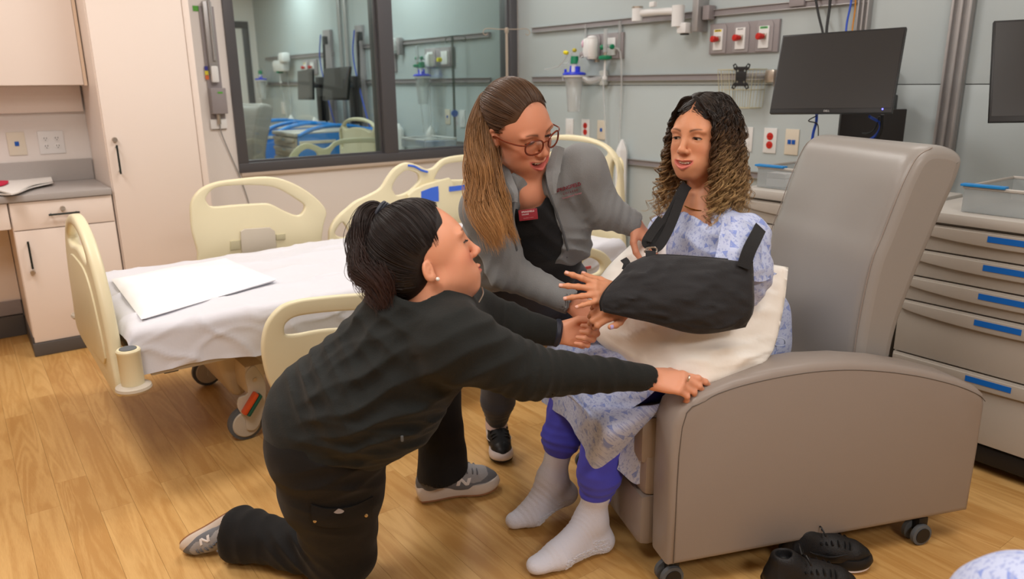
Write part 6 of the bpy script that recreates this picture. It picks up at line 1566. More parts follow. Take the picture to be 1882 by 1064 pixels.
def pulled_hair(F, parent, tie, cols3, nst=1500, seed=1, dark=(30, 20, 16), cut=(.098, .0, .074, .075, .108), gloss=None):
    """cap + strands combed from the hairline back to the tie (local coords)"""
    s = F.s; cap = Sdf(); cap.ell(F.p(0, -.016, .030), np.array([.0765, .0975, .0885]) * s, F.R, 0).ell(F.p(0, -.05, -.03), np.array([.062, .055, .055]) * s, F.R, .03 * s)
    full = Sdf(); full.ops = list(cap.ops)
    cap.ell(F.p(0, cut[0], cut[1]), np.array(cut[2:]) * s, F.R, .006, True)
    for q in (-1, 1): cap.ell(F.p(q * .078, .012, -.028), np.array([.030, .034, .040]) * s, F.R, .006, True)
    mk('scalp_hair', cap, .003, mat('scalp_%d' % seed, tuple(lin(dark)) + (1,), .5), parent)
    r = np.random.RandomState(seed); side = catmull([V(0, .068, .095), V(.030, .064, .090), V(.052, .046, .070), V(.066, .030, .042), V(.069, .020, .012), V(.072, -.012, .018), V(.072, -.030, -.012), V(.060, -.050, -.050), V(.035, -.075, -.070), V(0, -.085, -.075)], 10)
    side = np.array(side); sc = V(0, -.016, .030); tie = np.array(tie, float); paths = []
    el = V(.0765, .0975, .0885)
    for k in range(nst):
        t = r.rand() * (len(side) - 1.001); i = int(t); h0 = side[i] * (1 - t + i) + side[i + 1] * (t - i); h0 = h0 * V(r.choice([-1, 1]), 1, 1)
        a = (h0 - sc) / el; b_ = (tie - sc) / el; a /= np.linalg.norm(a); b_ /= np.linalg.norm(b_); om = math.acos(np.clip(a @ b_, -1, 1)); st = r.rand() ** 1.6 * .7
        ts = np.linspace(st, 1, 16); P = np.array([(math.sin((1 - q) * om) * a + math.sin(q * om) * b_) / (math.sin(om) + 1e-9) for q in ts]) * el * 1.01 + sc
        P[:, 2] += .0; P = P @ F.R.T * s + F.c; paths.append(P)
    A = np.concatenate(paths); A = project_out(full, A, .0016, 2); A = A.reshape(nst, 16, 3)
    off = r.rand(nst) * .0026 * s
    g = (A - (F.p(*sc))); g /= np.linalg.norm(g, axis=2, keepdims=True); A = A + g * off[:, None, None]
    tp = F.p(*tie); tw = np.linspace(0, 1, 16) ** 6
    A = A * (1 - tw[None, :, None] * .8) + tp * tw[None, :, None] * .8
    tones = r.rand(nst)
    strands('combed_hair', list(A), [.0007] * nst, M['hair'], parent, 3, lambda k, P, t: cols3(tones[k], t * .15))
    return full
def tail(F, parent, guide, width, nst, cols3, wave=(.01, 3), seed=2, frizz=.004, name='ponytail', flat=1.0):
    """guide: world points; width: radius at each guide point"""
    r = np.random.RandomState(seed); g = np.array(catmull(guide, 12)); n = 60; L_ = np.concatenate([[0], np.cumsum(np.linalg.norm(np.diff(g, axis=0), axis=1))])
    wr_ = np.array(catmull([V(w_, 0, 0) for w_ in width], 12))[:, 0]; paths = []; tones = []
    clumps = [(r.rand() * 6.28, r.rand() ** .5, r.rand() * 6.28, r.rand(), r.uniform(.7, 1.3)) for _ in range(26)]
    for k in range(nst):
        ca, cr_, cph, ct, cw = clumps[k % 26]; end = r.uniform(.78, 1.0) if k % 3 else r.uniform(.55, .95)
        t = np.linspace(0, end, n); P = np.stack([np.interp(t * L_[-1], L_, g[:, q]) for q in range(3)], 1); W_ = np.interp(t * L_[-1], L_, wr_)
        T = np.gradient(P, axis=0); T /= np.linalg.norm(T, axis=1, keepdims=True); X = np.cross(T, cam2w((0, 0, 1))); X /= np.linalg.norm(X, axis=1, keepdims=True); Y = np.cross(T, X)
        a = ca + r.randn() * .35; rr = np.clip(cr_ + r.randn() * .18, 0, 1.05)
        w1 = wave[0] * np.clip(t * 1.6, 0, 1) * np.sin(wave[1] * 6.28 * t * cw + cph); w2 = wave[0] * np.clip(t * 1.6, 0, 1) * np.cos(wave[1] * 6.28 * t * cw + cph)
        P = P + X * (math.cos(a) * rr * W_ + w1)[:, None] + Y * (math.sin(a) * rr * W_ * flat + w2 * .7)[:, None]
        P += (r.randn(3) * frizz)[None, :] * (t ** 1.5)[:, None]
        paths.append(P); tones.append(.6 * ct + .4 * r.rand())
    return strands(name, paths, [.0008] * nst, M['hair'], parent, 3, lambda k, P, t: cols3(tones[k], .15 + .85 * t))
def mix3(stops):
    cs = [lin(c) for c in stops]
    def f(tone, t):
        x = np.clip(t * (len(cs) - 1), 0, len(cs) - 1.001); i = x.astype(int); C = np.array([cs[a] * (1 - (b_ - a)) + cs[a + 1] * (b_ - a) for a, b_ in zip(i, x)])
        return C * (.65 + .75 * tone)
    return f
def sneaker(parent, heel, toe, up, cols, kind, ankle=None):
    """heel/toe: sole points on the ground side; up: sole normal"""
    heel, toe = np.array(heel, float), np.array(toe, float); f = unit(toe - heel); u = unit(up - f * np.dot(up, f)); x = np.cross(f, u); L_ = np.linalg.norm(toe - heel)
    P = lambda a, b_, c: heel + (f * a + x * b_) * L_ + u * c * L_
    upm, ovl, midm, outm, lacem, logom = cols
    ol = [(0, -.10), (.0, .10), (.05, .135), (.2, .14), (.38, .125), (.52, .135), (.68, .175), (.82, .18), (.93, .14), (1.0, .05), (1.0, -.05), (.93, -.13), (.82, -.17), (.68, -.165), (.5, -.125), (.35, -.12), (.2, -.135), (.05, -.13)]
    ol = sm(ol, 3)
    root = None
    # midsole: lofted rings bottom->top
    rings = []
    for c, gsc in ((0, .93), (.015, .97), (.05, 1.0), (.10, .97), (.125, .92)):
        rings.append([P(.5 + (a - .5) * gsc, b_ * gsc, c + (.05 * (1 - a) ** 3 if c > .04 else .0) + (.05 * max(0, a - .75) * 2 if c < .1 else .04 * max(0, a - .75) * 2)) for a, b_ in ol])
    mb = MB(); mb.grid(np.array(rings), closed_v=True); n = len(ol)
    for q in (0, len(rings) - 1):
        i = mb.pts(rings[q]); mb.faces([tuple(range(i, i + n))])
    sh = Sdf()
    sh.cone(P(.14, 0, .20), P(.17, 0, .38), .115 * L_, .118 * L_, .02).cone(P(.14, 0, .17), P(.55, 0, .16), .125 * L_, .125 * L_, .03).cone(P(.30, 0, .33), P(.72, 0, .17), .085 * L_, .085 * L_, .05).cone(P(.55, .0, .13), P(.80, .0, .12), .135 * L_, .125 * L_, .03).cone(P(.8, 0, .12), P(.90, 0, .11), .125 * L_, .08 * L_, .02)
    sh.cone(P(.20, 0, .40), P(.16, 0, .56), .072 * L_, .095 * L_, .008, sub=True)
    sh.box(P(.5, 0, -.2), (L_, L_, .28 * L_), np.array([f, x, u]).T, .002, .004, True)
    def matf(C):
        a = (C - heel) @ f / L_; c = (C - heel) @ u / L_; k = (c < .185 + .03 * np.sin(a * 16)) | (a > .84) | (a < .10); 
        return np.where(k, 1, 0)
    up_ = mk('upper', sh, .0032, [upm, ovl], parent, 1, matf=matf)
    mb.build('midsole', midm, up_, sharp=50)
    o2 = MB(); o2.grid(np.array([[P(.5 + (a - .5) * .95, b_ * .95, c + .10 * max(0, a - .75)) for a, b_ in ol] for c in (-.014, .012)]), closed_v=True)
    for q in (-.014,):
        i = o2.pts([P(.5 + (a - .5) * .95, b_ * .95, q + .10 * max(0, a - .75)) for a, b_ in ol]); o2.faces([tuple(range(i, i + n))])
    o2.build('outsole', outm, up_, sharp=50)
    lc = MB()
    for k in range(6):
        a = .40 + k * .058; pts = [P(a, -.075, 0), P(a - .01, -.03, 0), P(a - .01, .03, 0), P(a, .075, 0)]
        pts = project_out(sh, np.array([p + u * .30 * L_ * (1 - (a - .35) * .9) for p in pts]), .0022, 5); lc.tube(catmull(list(pts), 4), .0026, 5)
    b0 = project_out(sh, np.array([P(.37, 0, .42)]), .004, 4)[0]
    for q in (-1, 1): lc.tube(catmull([b0, b0 + (x * q * .10 + u * .06) * L_, b0 + (x * q * .15 - u * .02 + f * .04) * L_, b0 + (x * q * .07 + f * .03) * L_, b0], 5), .0022, 5)
    lc.build('laces', lacem, up_)
    for sd_ in (-1, 1):
        if kind == 'N':
            c = P(.54, sd_ * .3, .225); q0 = []
            for ln in ([(-.10, -.075), (-.055, .07)], [(-.055, .07), (.035, -.075)], [(.035, -.075), (.085, .07)]):
                pts = np.array([c + (f * (a_ * (1 - t) + b0_ * t) + u * (a2 * (1 - t) + b2 * t)) * L_ for (a_, a2), (b0_, b2) in (ln,) for t in np.linspace(0, 1, 9)])
                pts = project_out(sh, pts, .0008, 10); q0.append(pts)
            lg = MB()
            for pts in q0:
                w_ = .021 * L_; nrm = x * sd_; T = unit(pts[-1] - pts[0]); S_ = f if True else np.cross(T, nrm)
                A = project_out(sh, pts - S_ * w_, .0014, 6); B_ = project_out(sh, pts + S_ * w_, .0014, 6)
                lg.grid(np.array([A, (A + B_) / 2 + nrm * .0012, B_]), .0014)
            lg.build('side_letter', logom, up_)
        else:
            ctr = [(.28, .20), (.33, .165), (.42, .165), (.55, .20), (.70, .26)]
            wd = [.004, .018, .020, .012, .002]
            A = np.array(catmull([P(a, sd_ * .3, b_ + w_) for (a, b_), w_ in zip(ctr, wd)], 5)); B_ = np.array(catmull([P(a, sd_ * .3, b_ - w_) for (a, b_), w_ in zip(ctr, wd)], 5))
            A = project_out(sh, A, .0014, 10); B_ = project_out(sh, B_, .0014, 10); MB().grid(np.array([A, (A + B_) / 2 + x * sd_ * .001, B_]), .0014).build('side_swoosh', logom, up_)
    return up_
M['shoe_grey'] = mat('grey_mesh_upper', srgb(160, 157, 158), .8, bump=(500, .3)); M['shoe_ovl'] = mat('slate_suede', srgb(112, 113, 118), .9)
M['mid_cream'] = mat('cream_midsole', srgb(214, 200, 188), .6); M['gum'] = mat('gum_rubber', srgb(158, 112, 78), .6, noise=(60, .2)); M['logo_w'] = mat('pale_leather', srgb(226, 218, 214), .6)
M['shoe_blk'] = mat('black_knit', srgb(26, 27, 30), .7, bump=(400, .2)); M['shoe_blk2'] = mat('black_overlay', srgb(18, 18, 20), .45); M['mid_white'] = mat('white_foam', srgb(225, 215, 215), .6); M['out_blk'] = mat('black_rubber', srgb(16, 16, 17), .5)
SH_G = (M['shoe_grey'], M['shoe_ovl'], M['mid_cream'], M['gum'], M['shoe_ovl'], M['logo_w'])
SH_B = (M['shoe_blk'], M['shoe_blk2'], M['mid_white'], M['out_blk'], M['shoe_blk2'], M['logo_w'])
# ------------------------------------------------------------- KNEELING CARER
def kneeler():
    F = Fr(at(781, 466, 1.76), cam2w((.90, .38, -.20)), cam2w((-.37, .9, .2)), 1.12)
    nb = at(800, 560, 1.80); shR, shL = at(838, 632, 1.68), at(868, 585, 2.0); chest = at(765, 640, 1.84); belly = at(690, 720, 1.88); hipC = at(615, 765, 1.95)
    elR = at(972, 684, 1.76); wrR = at(1196, 697, 1.925); elL = at(930, 596, 2.04); wrL = at(1026, 612, 2.055)
    hipR, hipL = at(600, 812, 1.92), at(650, 770, 2.12); knR = V(.70, 1.77, .075); anR = on(468, 985, 2, .085)
    knL = V(1.13, 1.95, .50); anL = V(1.155, 1.965, .10)
    sd = Sdf(); head(sd, F, smile=.1, open_=.0004, lid=.85, jaw=1.0, nose=1.0, full=1.04, ear=(-.006, -.017, .78))
    sd.cone(F.p(0, -.025, -.075), nb, .056, .060, .03).cone(nb, chest, .08, .11, .03).cone(chest, hipC, .12, .14, .03)
    sd.cone(nb, shR, .05, .045, .03).cone(nb, shL, .05, .045, .03).cone(shR, elR, .045, .035, .02).cone(elR, wrR, .033, .024, .01).cone(shL, elL, .045, .035, .02).cone(elL, wrL, .033, .024, .01)
    sd.cone(hipR, knR, .09, .06, .03).cone(knR, anR, .055, .04, .02).cone(hipL, knL, .09, .06, .03).cone(knL, anL, .055, .04, .02)
    tR = hand(sd, wrR, cam2w((.97, -.10, .15)), cam2w((.05, .60, .8)), side=-1, s=.95, spread=.02, per=[(14, 22, 15), (26, 34, 22), (34, 40, 25), (40, 45, 25)], thumbdirs=[(.7, .45, -.3), (.9, .1, -.4), (.95, -.1, -.3)])
    tL = hand(sd, wrL, cam2w((.98, -.12, .05)), cam2w((0, -.12, -1)), side=1, s=.95, spread=.02, per=[(62, 80, 40), (66, 82, 40), (68, 84, 40), (70, 84, 40)], thumbdirs=[(.75, .45, -.35), (.98, .05, -.10), (.97, -.08, .05)])
    colf = skin_col(F, lin((224, 158, 126)), lin((196, 96, 92)), .38, lin((60, 40, 30)), .8, .1, .0004)
    Vt, Q = sd.mesh(.0024); Vt = relax(Vt, Q, 1, .5); o = build_raw('person', Vt, Q, M['skin'], None, colf=colf)
    person('kneeling woman in black fleece with a dark ponytail steadying the pillow corner', o)
    eyes(F, o, (.05, .03, .02), gaze=(0, -10), lid=.85); brows(F, o, M['lash'], 0, 1.0, 80)
    mn = mat('white_nail', srgb(240, 225, 225), .2); nail(tL[4], mn, o)
    for q in (-1, 1): MB().lathe(F.p(q * .0775, -.004, -.048), [(.0015, 0), (.0045, .0015), (.0045, .003), (.002, .005)], F.d(q, 0, 0), 12).build('earring', mat('pearl', srgb(240, 236, 230), .15) if 'pearl' not in bpy.data.materials else (bpy.data.materials.get('pearl') or mat('pearl', srgb(240, 236, 230), .15)), o)
    MB().lathe(tR[0][0] * 0 + (wrR + cam2w((.088, .006, .030))), [(.0088, 0), (.0088, .003)], cam2w((.97, -.3, .1)), 14).build('ring', M['steel'], o)
    # hair
    cols = mix3([(30, 21, 19), (33, 22, 20), (38, 24, 20), (48, 30, 24), (66, 40, 32)])
    tie = F.inv(at(701, 393, 1.79)); pulled_hair(F, o, tie, cols, 1900, 3, (27, 19, 17))
    tp = at(704, 393, 1.765)
    tail(F, o, [at(706, 395, 1.785), at(688, 385, 1.76), at(672, 402, 1.74), at(665, 440, 1.73), at(675, 485, 1.72), at(692, 528, 1.70), at(702, 572, 1.69)], [.012, .018, .024, .031, .035, .028, .006], 1500, cols, (.013, 1.8), 4, .006)
    tail(F, o, [at(698, 398, 1.78), at(706, 422, 1.76), at(712, 460, 1.73), at(708, 500, 1.71), at(714, 540, 1.70)], [.010, .018, .028, .028, .008], 800, cols, (.012, 2.0), 9, .006, 'ponytail_underlayer')
    r = np.random.RandomState(8)
    tail(F, o, [at(668, 440, 1.73), at(650, 452, 1.73), at(640, 470, 1.73), at(645, 495, 1.73), at(656, 512, 1.72)], [.001, .003, .003, .003, .001], 60, cols, (.002, 1), 5, .002, 'loose_curl')
    tail(F, o, [at(664, 470, 1.73), at(652, 478, 1.73), at(648, 492, 1.73), at(654, 510, 1.73), at(664, 520, 1.72)], [.001, .003, .003, .003, .001], 60, cols, (.002, 1), 6, .002, 'loose_curl')
    tb = MB()
    for k in range(3): tb.tube([tp + F.R @ (V(math.cos(a) * .004, 0, 0)) + unit(at(688, 385, 1.76) - at(706, 395, 1.785)) * (k - .2) * .007 + .0245 * (unit(np.cross(unit(at(688, 385, 1.76) - at(706, 395, 1.785)), cam2w((0, 0, 1)))) * math.cos(a) + cam2w((0, 0, 1)) * math.sin(a)) for a in np.linspace(0, 6.28, 20, endpoint=False)], .0046, 6, closed=True)
    tb.build('hair_tie', mat('slate_elastic', srgb(62, 66, 76), .6), o)
    # fleece ------------------------------------------------
    g = Sdf(); ax = unit(shL - shR)
    g.cone(chest + cam2w((-.02, .02, 0)), belly, .150, .165, .05, flat=None).cone(belly, hipC, .165, .175, .05)
    g.cone(nb + cam2w((-.05, -.02, .0)), chest, .105, .145, .05)
    g.cone(chest - ax * .06, belly - ax * .08, .115, .12, .05).cone(belly - ax * .06, hipC - ax * .07, .12, .125, .05).cone(chest + ax * .06, belly + ax * .08, .115, .12, .05)
    g.cone(shR, elR, .082, .066, .05).cone(elR, wrR - unit(wrR - elR) * .012, .062, .033, .02)
    g.cone(nb + cam2w((.01, -.03, 0)), shR, .075, .080, .05).cone(nb + cam2w((.01, -.03, 0)), shL, .075, .075, .05)
    g.cone(shL, elL, .075, .058, .04).cone(elL, wrL - unit(wrL - elL) * .018, .055, .036, .02)
    nd = unit(F.p(0, -.025, -.075) - nb)
    g.cone(nb, nb + nd * .050, .080, .074, .02)                    # stand collar
    g.cone(nb + nd * .035, nb + nd * .09, .058, .075, .006, sub=True)
    for w_, e in ((wrR, elR), (wrL, elL)):
        d = unit(w_ - e); g.cone(w_ - d * .024, w_ + d * .05, .026, .032, .003, sub=True)
    # folds radiating
    g.wr(at(640, 620, 1.70), cam2w((.75, -.65, 0)), .05, .006, .13, 1).wr(at(700, 740, 1.70), cam2w((-.35, .93, 0)), .055, .012, .16, 2).wr(at(590, 680, 1.78), cam2w((.85, .5, 0)), .05, .009, .13, 3).wr(at(700, 600, 1.68), cam2w((.6, .8, 0)), .05, .006, .10, 22).wr(at(640, 800, 1.78), cam2w((.1, .99, 0)), .05, .009, .12, 23)
    g.wr(elR, unit(wrR - elR), .034, .006, .09, 4).wr((elR + wrR) / 2, unit(wrR - elR) + V(0, .2, .3), .045, .0035, .10, 5).wr(at(880, 640, 1.66), cam2w((.4, -.9, 0)), .05, .007, .10, 6).wr(elL, unit(wrL - elL), .03, .005, .07, 7).wr(at(770, 790, 1.75), cam2w((.3, .95, 0)), .04, .006, .10, 8)
    g.gen(.004, 11, 5)
    # lower hem cut
    hem = at(668, 838, 1.80); g.box(hem + cam2w((.02, -.165, 0)), (.5, .10, .5), np.array([cam2w(unit(V(1, -.02, 0))), cam2w(unit(V(.02, 1, 0))), cam2w((0, 0, 1))]).T, .005, .02, True) if False else None
    fl = mk('fleece_jacket', g, .0042, M['blackfleece'], o, 2)
    MB().tube(catmull([at(886, 528, 1.79), at(888, 540, 1.77), at(880, 556, 1.75)], 4), .0016, 5).build('zip', M['steel'], fl)
    MB().box(at(739, 806, 1.70), (.006, .006, .014), .002).build('zip_pull', M['tyre'], fl)
    # watch
    d = unit(wrL - elL); wc = wrL - d * .004; xx = unit(np.cross(d, cam2w((0, 0, 1)))); yy = np.cross(d, xx)
    MB().tube([wc + .0285 * (xx * math.cos(a) * 1.02 + yy * math.sin(a)) for a in np.linspace(0, 6.28, 28, endpoint=False)], .0105, 8, closed=True).build('watch_strap', mat('navy_silicone', srgb(38, 42, 56), .5), o)
    # trousers ----------------------------------------------
    t = Sdf(); t.cone(hipC, hipR, .16, .135, .05).cone(hipC, hipL, .15, .135, .05)
    t.cone(hipR, knR * .35 + hipR * .65, .142, .130, .05).cone(knR * .35 + hipR * .65, knR + V(0, 0, .03), .130, .098, .04).cone(knR + V(.0, 0, .01), anR * .55 + knR * .45, .088, .068, .03).cone(anR * .55 + knR * .45, anR, .066, .072, .03)
    t.cone(anR, anR + unit(anR - knR) * .045 + V(0, 0, -.005), .070, .082, .02)
    t.cone(hipL, knL, .13, .085, .04).cone(knL, anL * .6 + knL * .4, .078, .070, .03).cone(anL * .6 + knL * .4, anL + V(-.0, 0, -.0), .070, .090, .02)
    t.cone(anL + V(0, 0, -.02), anL + V(0, 0, -.16), .084, .10, .004, sub=True)
    t.box(V(anL[0], anL[1], -.40), (.30, .25, .478), rotl('Y', -17), .002, .006, True)
    dr = unit(anR - knR); t.cone(anR + dr * .06, anR + dr * .16, .060, .10, .006, sub=True)
    t.box(V(.6, 1.9, -.1), (2, 2, .102), None, .001, .01, True)
    t.wr(knR + cam2w((-.09, .03, 0)), cam2w((.7, .7, 0)), .04, .008, .10, 11).wr(at(620, 900, 1.85), cam2w((.1, 1, 0)), .07, .006, .12, 12).wr(anR, dr, .05, .006, .09, 13).wr(at(640, 845, 1.8), cam2w((-.3, .95, 0)), .05, .005, .12, 14).wr(at(850, 800, 2.2), cam2w((.95, .2, 0)), .045, .005, .14, 15)
    t.gen(.003, 13, 9)
    tr = mk('cargo_trousers', t, .0042, M['blackpants'], o, 2)
    # pocket flap with buttons on the thigh
    def onsurf(px, py): 
        D = 1.5
        for _ in range(60):
            P = at(px, py, D); d_ = t.ev(P[None])[0]
            if d_ < .0015: break
            D += max(d_, .001)
        return P
    ring = [onsurf(*q) for q in ((572, 930), (574, 962), (640, 968), (685, 950), (686, 920), (636, 940))]
    G = patch([[onsurf(572, 926), onsurf(604, 934), onsurf(645, 930), onsurf(686, 912)], [onsurf(573, 945), onsurf(604, 952), onsurf(645, 950), onsurf(685, 932)], [onsurf(575, 962), onsurf(604, 968), onsurf(645, 966), onsurf(684, 950)]], 5, 5)
    fpk = MB().grid(G + cam2w((0, 0, .004)), .003).build('pocket_flap', M['blackpants'], tr)
    G = patch([[onsurf(550, 838), onsurf(610, 872), onsurf(700, 835)], [onsurf(555, 846), onsurf(612, 880), onsurf(700, 842)]], 3, 8)
    for px, py in ((580, 956), (674, 946)): MB().lathe(onsurf(px, py) + cam2w((0, 0, .005)), [(.0045, 0), (.0045, .0025), (.002, .0035)], cam2w((0, 0, 1)), 12).build('button', mat('brass', srgb(190, 165, 120), .3, metal=.8) if 'brass' not in bpy.data.materials else bpy.data.materials['brass'], fpk)
    P0 = onsurf(624, 938) + cam2w((0, 0, .007))
    MB().plate(sm([(-.013, 0), (-.008, .0035), (0, .0065), (.008, .0035), (.013, 0), (.009, -.004), (0, -.0055), (-.009, -.004)], 3), [], P0, cam2w((1, .05, 0)), cam2w((-.05, 1, 0)), cam2w((0, 0, 1)), .0015).build('logo_tag', mat('tag_taupe', srgb(150, 140, 135), .6), fpk)
    # shoes: front foot flat, back foot on its toe with the sole up
    sneaker(o, (1.075, 2.015, .010), (1.345, 1.915, .010), V(0, 0, 1), SH_G, 'N')
    hl = at(432, 938, 2.27); te = on(330, 1000, 2, .03)
    sneaker(o, hl, te, unit(cam2w((.30, -.84, .30))), SH_G, 'N')
    return o
if "k" in globals().get("WHO", "pks"): kneel_o = kneeler()
# ------------------------------------------------------------- STANDING CARER
def stander():
    F = Fr(at(951, 232, 2.05), cam2w((.666, -.492, .547)), cam2w((.02, .746, .645)), 1.05)
    nb = at(966, 345, 2.16); shL, shR = at(1068, 312, 2.18), at(893, 388, 2.14); chest = at(985, 405, 2.27); waist = at(995, 470, 2.40); hipC = at(985, 520, 2.50)
    elL = at(1108, 385, 2.22); wrL = at(1166, 412, 2.24); elR = at(932, 498, 2.16); wrR = at(1050, 556, 2.13)
    hipR, hipL = at(935, 530, 2.50), at(1020, 520, 2.52)
    knR = at(922, 640, 2.66); anR = on(912, 775, 2, .11); knL = at(1050, 612, 2.58); anL = V(1.98, 2.16, .11)
    sd = Sdf(); head(sd, F, smile=1.2, open_=.0125, lid=.80, jaw=1.0, nose=1.0)
    sd.cone(F.p(0, -.025, -.080), nb, .050, .060, .025).cone(nb, chest, .082, .112, .03).cone(chest, waist, .10, .09, .03).cone(waist, hipC, .09, .10, .03)
    sd.cone(nb, shR, .045, .04, .04).cone(nb, shL, .045, .04, .04).cone(shR, elR, .034, .03, .02).cone(elR, wrR, .03, .022, .01).cone(shL, elL, .034, .03, .02).cone(elL, wrL, .03, .022, .01)
    sd.cone(hipR, knR, .07, .05, .03).cone(knR, anR, .045, .032, .02).cone(hipL, knL, .07, .05, .03).cone(knL, anL, .045, .032, .02)
    hand(sd, wrL, cam2w((.62, -.62, .1)), cam2w((.5, .75, .45)), side=1, s=.95, spread=.02, per=[(30, 50, 30), (40, 55, 30), (46, 58, 30), (50, 60, 30)], thumbdirs=[(.45, .6, -.4), (.75, .35, -.35), (.95, .0, -.2)])
    hand(sd, wrR, cam2w((.75, -.6, -.1)), cam2w((.35, .45, .82)), side=-1, s=.98, spread=.02, per=[(40, 60, 30), (46, 62, 30), (50, 64, 30), (54, 66, 30)], thumbdirs=[(.75, .5, .0), (.9, .3, -.3), (.9, .1, -.4)])
    colf = skin_col(F, lin((214, 148, 118)), lin((206, 96, 98)), .25, lin((80, 52, 36)), .75, 1.2, .0125)
    n0 = sd.mesh(.0024); Vt, Q = largest(*n0); Vt = relax(Vt, Q, 1, .5); o = build_raw('person', Vt, Q, M['skin'], None, colf=colf)
    person('standing woman with glasses and long ponytail in a grey zip fleece leaning over the patient', o)
    eyes(F, o, (.06, .05, .03), gaze=(-5, -15), lid=.80); teeth(F, o, .0125, 1.2); brows(F, o, mat('brow_brown', srgb(82, 56, 40), .6), 0, 1.0, 90, 4)
    for q in (-1, 1): MB().lathe(F.p(q * .079, -.003, -.0385), [(.0015, 0), (.004, .0015), (.004, .003), (.002, .0045)], F.d(q, 0, 0), 12).build('earring', (bpy.data.materials.get('pearl') or mat('pearl', srgb(240, 236, 230), .15)), o)
    # glasses
    gl = MB(); lens = []
    for q in (-1, 1):
        ring = []
        for a in np.linspace(0, 2 * math.pi, 28, endpoint=False):
            cx_, cz_ = math.cos(a), math.sin(a); ex_ = .0245 * (abs(cx_) ** .85) * np.sign(cx_); ez = .0195 * (abs(cz_) ** .85) * np.sign(cz_)
            X = q * .0335 + ex_; ring.append(F.p(X, .1065 - 4.2 * X * X, -.006 + ez))
        gl.tube(ring, .0025 * F.s, 6, closed=True); lens.append(ring)
        gl.tube(catmull([F.p(q * .0575, .0930, .004), F.p(q * .071, .080, .005), F.p(q * .0775, .040, .0), F.p(q * .0785, .0, -.002), F.p(q * .078, -.018, -.014)], 5), .0020 * F.s, 6)
    gl.tube(catmull([F.p(-.0105, .1055, .0), F.p(0, .1075, .003), F.p(.0105, .1055, .0)], 4), .0019 * F.s, 6)
    g_ = gl.build('glasses', M['glasses'], o)
    for ring in lens:
        mb = MB(); i = mb.pts(ring); c = mb.pts([np.mean(ring, 0)]); mb.faces([(i + k, i + (k + 1) % 28, c) for k in range(28)]); mb.build('lens', M['lens'], g_)
    cols = mix3([(86, 62, 44), (104, 76, 52), (130, 94, 60), (166, 120, 74), (196, 146, 92)])
    tw = at(905, 186, 2.10); tie = F.inv(tw); pulled_hair(F, o, tie, cols, 1900, 5, (78, 54, 36))
    tail(F, o, [at(912, 188, 2.09), at(895, 178, 2.08), at(884, 205, 2.05), at(880, 260, 2.02), at(884, 320, 2.0), at(893, 375, 1.99), at(905, 425, 1.98), at(915, 462, 1.98)], [.010, .016, .022, .030, .038, .040, .032, .010], 2100, cols, (.010, 2.2), 14, .009)
    tail(F, o, [at(908, 200, 2.08), at(905, 240, 2.06), at(905, 300, 2.03), at(912, 360, 2.02), at(925, 400, 2.02), at(950, 448, 2.03)], [.008, .016, .024, .028, .018, .004], 700, cols, (.006, 2.2), 15, .006, 'ponytail_underlayer')
    dr_ = unit(at(895, 178, 2.08) - at(912, 188, 2.09)); xx = unit(np.cross(dr_, cam2w((0, 0, 1)))); yy = np.cross(dr_, xx); tb = MB()
    for k in range(3): tb.tube([tw + dr_ * (k - .2) * .007 + .0215 * (xx * math.cos(a) + yy * math.sin(a)) for a in np.linspace(0, 6.28, 20, endpoint=False)], .0038, 6, closed=True)
    tb.build('hair_tie', M['black'], o)
    # T-shirt
    s_ = Sdf(); s_.cone(nb - V(0, 0, .055), chest, .092, .130, .03).cone(chest, waist, .132, .125, .03).cone(waist, hipC, .12, .12, .03).cone(nb - V(0, 0, .04), shL, .045, .045, .03).cone(nb - V(0, 0, .04), shR, .045, .045, .03)
    s_.cone(F.p(0, 0, -.08), nb + cam2w((.0, -.012, .06)), .070, .060, .01, sub=True)
    s_.wr(chest + cam2w((0, -.04, .1)), cam2w((.3, .9, 0)), .05, .005, .1, 3); mk('t_shirt', s_, .0045, M['blacktee'], o, 2)
    # joggers
    t = Sdf(); t.cone(waist + (hipC - waist) * .5, hipC, .125, .135, .03).cone(hipC, hipR, .12, .105, .04).cone(hipC, hipL, .12, .105, .04)
    t.cone(hipR, knR, .105, .078, .03).cone(knR, anR * .7 + knR * .3, .078, .060, .03).cone(anR * .7 + knR * .3, anR * .93 + knR * .07, .062, .044, .015)
    t.cone(hipL, knL, .105, .078, .03).cone(knL, anL * .7 + knL * .3, .078, .060, .03).cone(anL * .7 + knL * .3, anL * .93 + knL * .07, .062, .044, .015)
    t.wr(anR + V(0, 0, .06), V(0, 0, 1), .022, .004, .07, 1).wr(hipR, cam2w((.5, .85, 0)), .05, .004, .12, 2).wr(hipL, cam2w((-.5, .85, 0)), .05, .006, .12, 3).wr(knR, V(0, 0, 1), .05, .004, .1, 5); t.gen(.003, 14, 6)
    mk('joggers', t, .0045, M['greypants'], o, 2)
    # fleece jacket, open at the front
    g = Sdf(); rt = cam2w((1, 0, 0))
    g.cone(chest + cam2w((-.02, .05, -.02)), waist + cam2w((-.02, .03, -.02)), .150, .150, .05).cone(nb - V(0, 0, .04), chest, .10, .145, .05)
    g.cone(at(900, 430, 2.28), at(905, 490, 2.36), .085, .080, .05).cone(at(1045, 400, 2.26), at(1058, 455, 2.30), .055, .050, .04)
    g.cone(nb + cam2w((0, -.02, -.01)), shL, .068, .066, .05).cone(nb + cam2w((0, -.02, -.01)), shR, .068, .068, .05)
    # front opening wedge: subtract a wedge in front
    back_ = cam2w((0, 0, -1)); op = [((984, 300), .034), ((981, 347), .050), ((984, 400), .068), ((992, 440), .078), ((999, 480), .080)]
